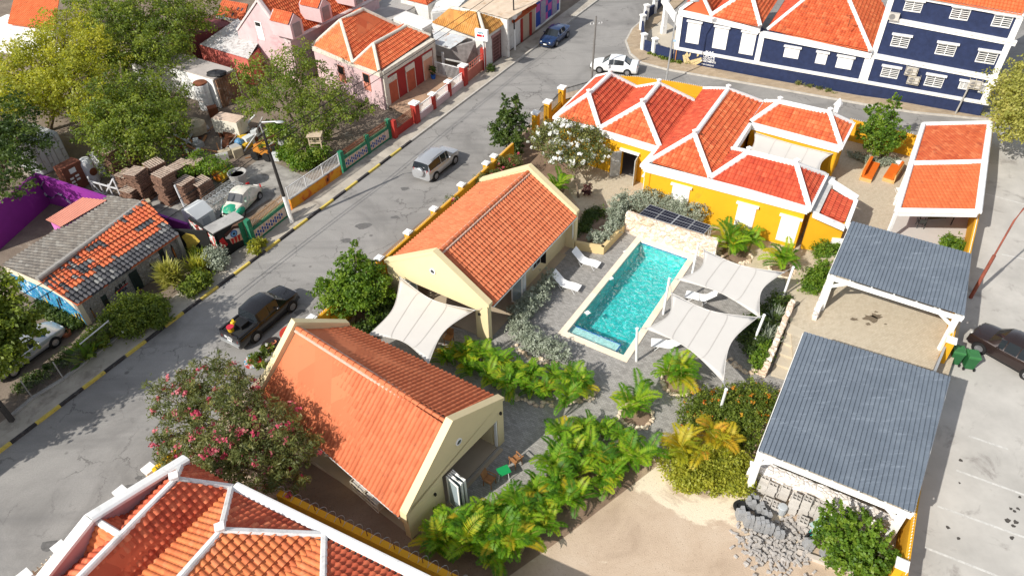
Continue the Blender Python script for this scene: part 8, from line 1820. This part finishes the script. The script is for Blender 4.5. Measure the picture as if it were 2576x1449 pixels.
def put_car(spec, rearw, frontw, side, label, kind, paint):
    a, b = G(*rearw), G(*frontw); d = (b-a); d.z = 0; rz = atan2(d.y, d.x); m = (a+b)/2; W = max(s[2] for s in spec['st']); n_ = Vector((-d.y, d.x, 0)).normalized()*side
    p = m+n_*W-d.normalized()*spec.get('xc', 0); p.z = 0; return car(label, kind, p, rz, paint, spec)
silver = put_car(SUV, (1098.5, 453), (1146, 413), 1, 'silver off road car with a spare wheel on its tail, driving away on the road', 'parked_car' if False else 'off_road_car', paintm('silver_paint', (.50, .51, .52), .3, .5))
q = MB(); q.lathe((-2.12, -.05, .95), [(.36, 0), (.37, .05), (.37, .18), (.3, .22), (.0, .23)], 22, axis=(-1, 0, 0)); obj('spare_wheel_cover', q, MATS['silver_paint'], silver, smooth=40)
q = MB()
for sg in (1, -1): q.bar((-1.5, sg*.6, 1.74), (.2, sg*.6, 1.73), .04)
obj('roof_rail', q, GALV, silver)
put_car(SEDAN, (1577, 192), (1507, 185), 1 if False else -1, 'white saloon car turning into the side street', 'saloon_car', paintm('white_car_paint', (.80, .80, .79), .25, .0)) if False else None
a, b = G(1577, 192), G(1507, 185); d = b-a; rz = atan2(d.y, d.x); nn_ = Vector((-d.y, d.x, 0)).normalized(); nn_ = nn_ if nn_.y > 0 else -nn_
car('white saloon car turning at the junction behind the villa', 'saloon_car', Vector((*((a+b)/2+nn_*.9).xy, 0)), rz, paintm('white_car_paint', (.80, .80, .79), .25, .0), SEDAN)
a, b = G(1428, 95), G(1400, 119); d = b-a; rz = atan2(d.y, d.x); nn_ = Vector((-d.y, d.x, 0)).normalized(); nn_ = nn_ if nn_.x < 0 else -nn_
car('blue saloon car driving towards the camera on the far road', 'saloon_car', Vector((*((a+b)/2+nn_*.88).xy, 0)), rz, paintm('blue_car_paint', (.02, .05, .14), .25, .4), SEDAN)
PICK = dict(wb=3.05, xc=.1, wr=.37, win=(5, 6, 8), hz=.78, tz=.78, pz=.6, zm=1.15, zh=.95, hand=(-.55, .45), st=[(-2.55, .98, .80, None), (-2.5, 1.0, .86, None), (-2.45, 1.0, .88, None), (-1.1, 1.02, .89, None), (-1.0, 1.05, .89, None), (-.92, 1.05, .89, 1.66), (-.1, 1.03, .90, 1.74), (.0, 1.03, .90, 1.74), (.05, 1.03, .9, 1.74), (.75, 1.02, .89, 1.64), (1.4, 1.05, .88, None), (1.9, 1.0, .86, None), (2.35, .92, .78, None), (2.5, .72, .66, None)])
pk = put_car(PICK, (650, 858), (738, 783), 1, 'black pickup truck standing in the road with tools in its bed', 'pickup_truck', paintm('black_paint', (.012, .011, .012), .25, .2))
pk['category'] = 'pickup'
q = MB(); q.box((-1.78, 0, 1.066), 1.35, 1.35, .012)
obj('load_bed', q, M('bed_liner', (.02, .02, .02), .9, .3), pk); q = MB()
for y in (-.74, .74): q.box((-1.78, y, 1.06), 1.45, .12, .09)
q.box((-2.48, 0, 1.06), .1, 1.5, .09); obj('bed_rail', q, MATS['black_paint'], pk)
q = MB(); q.box((-2.6, 0, .42), .12, 1.5, .14); obj('rear_bumper', q, GALV, pk)
tf = Fr(Vector((-2.555, .8, 0)), Vector((-2.555, -.8, 0))); tf.n = Vector((-1, 0, 0))
text('lettering', 'ISUZU', tf, .75, .78, .24, MATS['sign_white'], pk, .012) if True else None
inv = Matrix.Translation(pk.location) @ Matrix.Rotation(pk.rotation_euler.z, 4, 'Z')
def inpk(x, y, z): return inv @ Vector((x, y, z))
c = inpk(-2.2, .1, 1.08); r = thing('bucket', 'yellow bucket with red lid in the pickup bed', 'bucket', c); q = MB(); q.lathe(c, [(.17, 0), (.21, .3)], 14); obj('pail', q, M('pail_yellow', (.65, .42, .02), .4, .05), r); q = MB(); q.lathe(c+Vector((0, 0, .3)), [(.22, 0), (.22, .05)], 14); obj('lid', q, M('lid_red', (.5, .03, .05), .4, .05), r)
q = MB(); c = inpk(-1.55, -.15, 1.08); q.box(c, .6, .55, .28, pk.rotation_euler.z); tag(obj('tool_box', q, BLACK, org=c), 'black tool box in the pickup bed', 'tool box')
q = MB(); c = inpk(-1.75, .35, 1.08); q.ball(c+Vector((0, 0, .15)), .2, .14, .14); q.box(c+Vector((0, 0, .2)), .12, .3, .12, .5); tag(obj('yellow_sprayer', q, MATS['pail_yellow'], org=c), 'yellow sprayer beside the tool box in the pickup', 'tool')
put_car(SUV, (2566, 950), (2466, 893), -1, 'dark brown estate car at the right edge in the parking lot', 'estate_car', paintm('brown_paint', (.035, .022, .02), .25, .4))
car('white car at the top edge of the road, nearer the checkered shop', 'saloon_car', G(1528, -18), RAD(-118), MATS['white_car_paint'], SEDAN); car('dark car at the top edge of the road, nearer the navy wall', 'saloon_car', G(1640, -16), RAD(165), MATS['brown_paint'], SEDAN)
car('white car parked half under the tree at the left edge', 'saloon_car', G(70, 895), RD-.1+RAD(8), MATS['silver_paint'], SEDAN)
BEET = dict(wb=2.4, win=(), noglass=False, st=[(-2.0, .45, .5, None), (-1.75, .75, .66, None), (-1.3, .9, .74, None), (-.75, .9, .77, 1.36), (-.3, .88, .78, 1.48), (.1, .88, .78, 1.46), (.35, .88, .77, 1.40), (.75, .86, .72, None), (1.3, .82, .64, None), (1.75, .66, .55, None), (1.95, .42, .45, None)], wr=.3)
RW = M('wreck_white', (.62, .58, .50), .6, .15, 2, stain=(.05, .3, .2), sfac=.5, sscale=1.6); GW = M('wreck_green', (.02, .30, .17), .5, .2, 2, stain=(.45, .4, .3), sfac=.4, sscale=2)
wr = car('wrecked beetle shaped car in flaking green and white, behind the tiled wall', 'wrecked_car', G(612, 520), RAD(-128) if False else RD+pi+.25, RW, BEET)
q = MB(); q.ball((1.25, 0, .72), .72, .6, .2, 14, 6); obj('bonnet', q, GW, wr, smooth=True)
for sg in (1, -1): q = MB(); q.ball((1.2, sg*.62, .5), .55, .25, .3, 12, 6); obj('wing', q, GW, wr, smooth=True)
# rings and debris on the empty carport paving
q = MB(); rnd = random.Random(9)
for u, v, s in ((2190, 800, .5), (2150, 803, .25), (2204, 784, .12), (2228, 815, .1), (2185, 815, .2), (2205, 795, .35)):
    c = G(u, v, TZ+.005); q.poly([c+Vector((cos(k*pi/6)*s*rnd.uniform(.5, 1.3), sin(k*pi/6)*s*.7*rnd.uniform(.5, 1.3), 0)) for k in range(12)])
struct('oil_patch', q, M('oil_patch', (.16, .125, .085), .9, .3, 5))

# a neighbour's house just outside the lower left corner, its shadow reaching the road
c = G(95, 1124)-Vector((.788, .615, 0))*(4.2/.7813); c.z = 0
nh = thing('neighbour_house', 'plain house outside the lower left corner whose shadow falls on the road', 'house', c); f = Fr(c, c-KD*8); n_ = KN
q = MB(); q.prism([c-KD*.3+KN*.3, c-KD*8+KN*.3, c-KD*8+KN*6, c-KD*.3+KN*6], (0, 0, 4.0)); obj('wall', q, PINK, nh); q = MB(); q.prism([p+Vector((0, 0, 4.0)) for p in (c, c-KD*8.3, c-KD*8.3+KN*6.3, c+KN*6.3)], (0, 0, .2)); obj('flat_roof', q, GREY, nh)
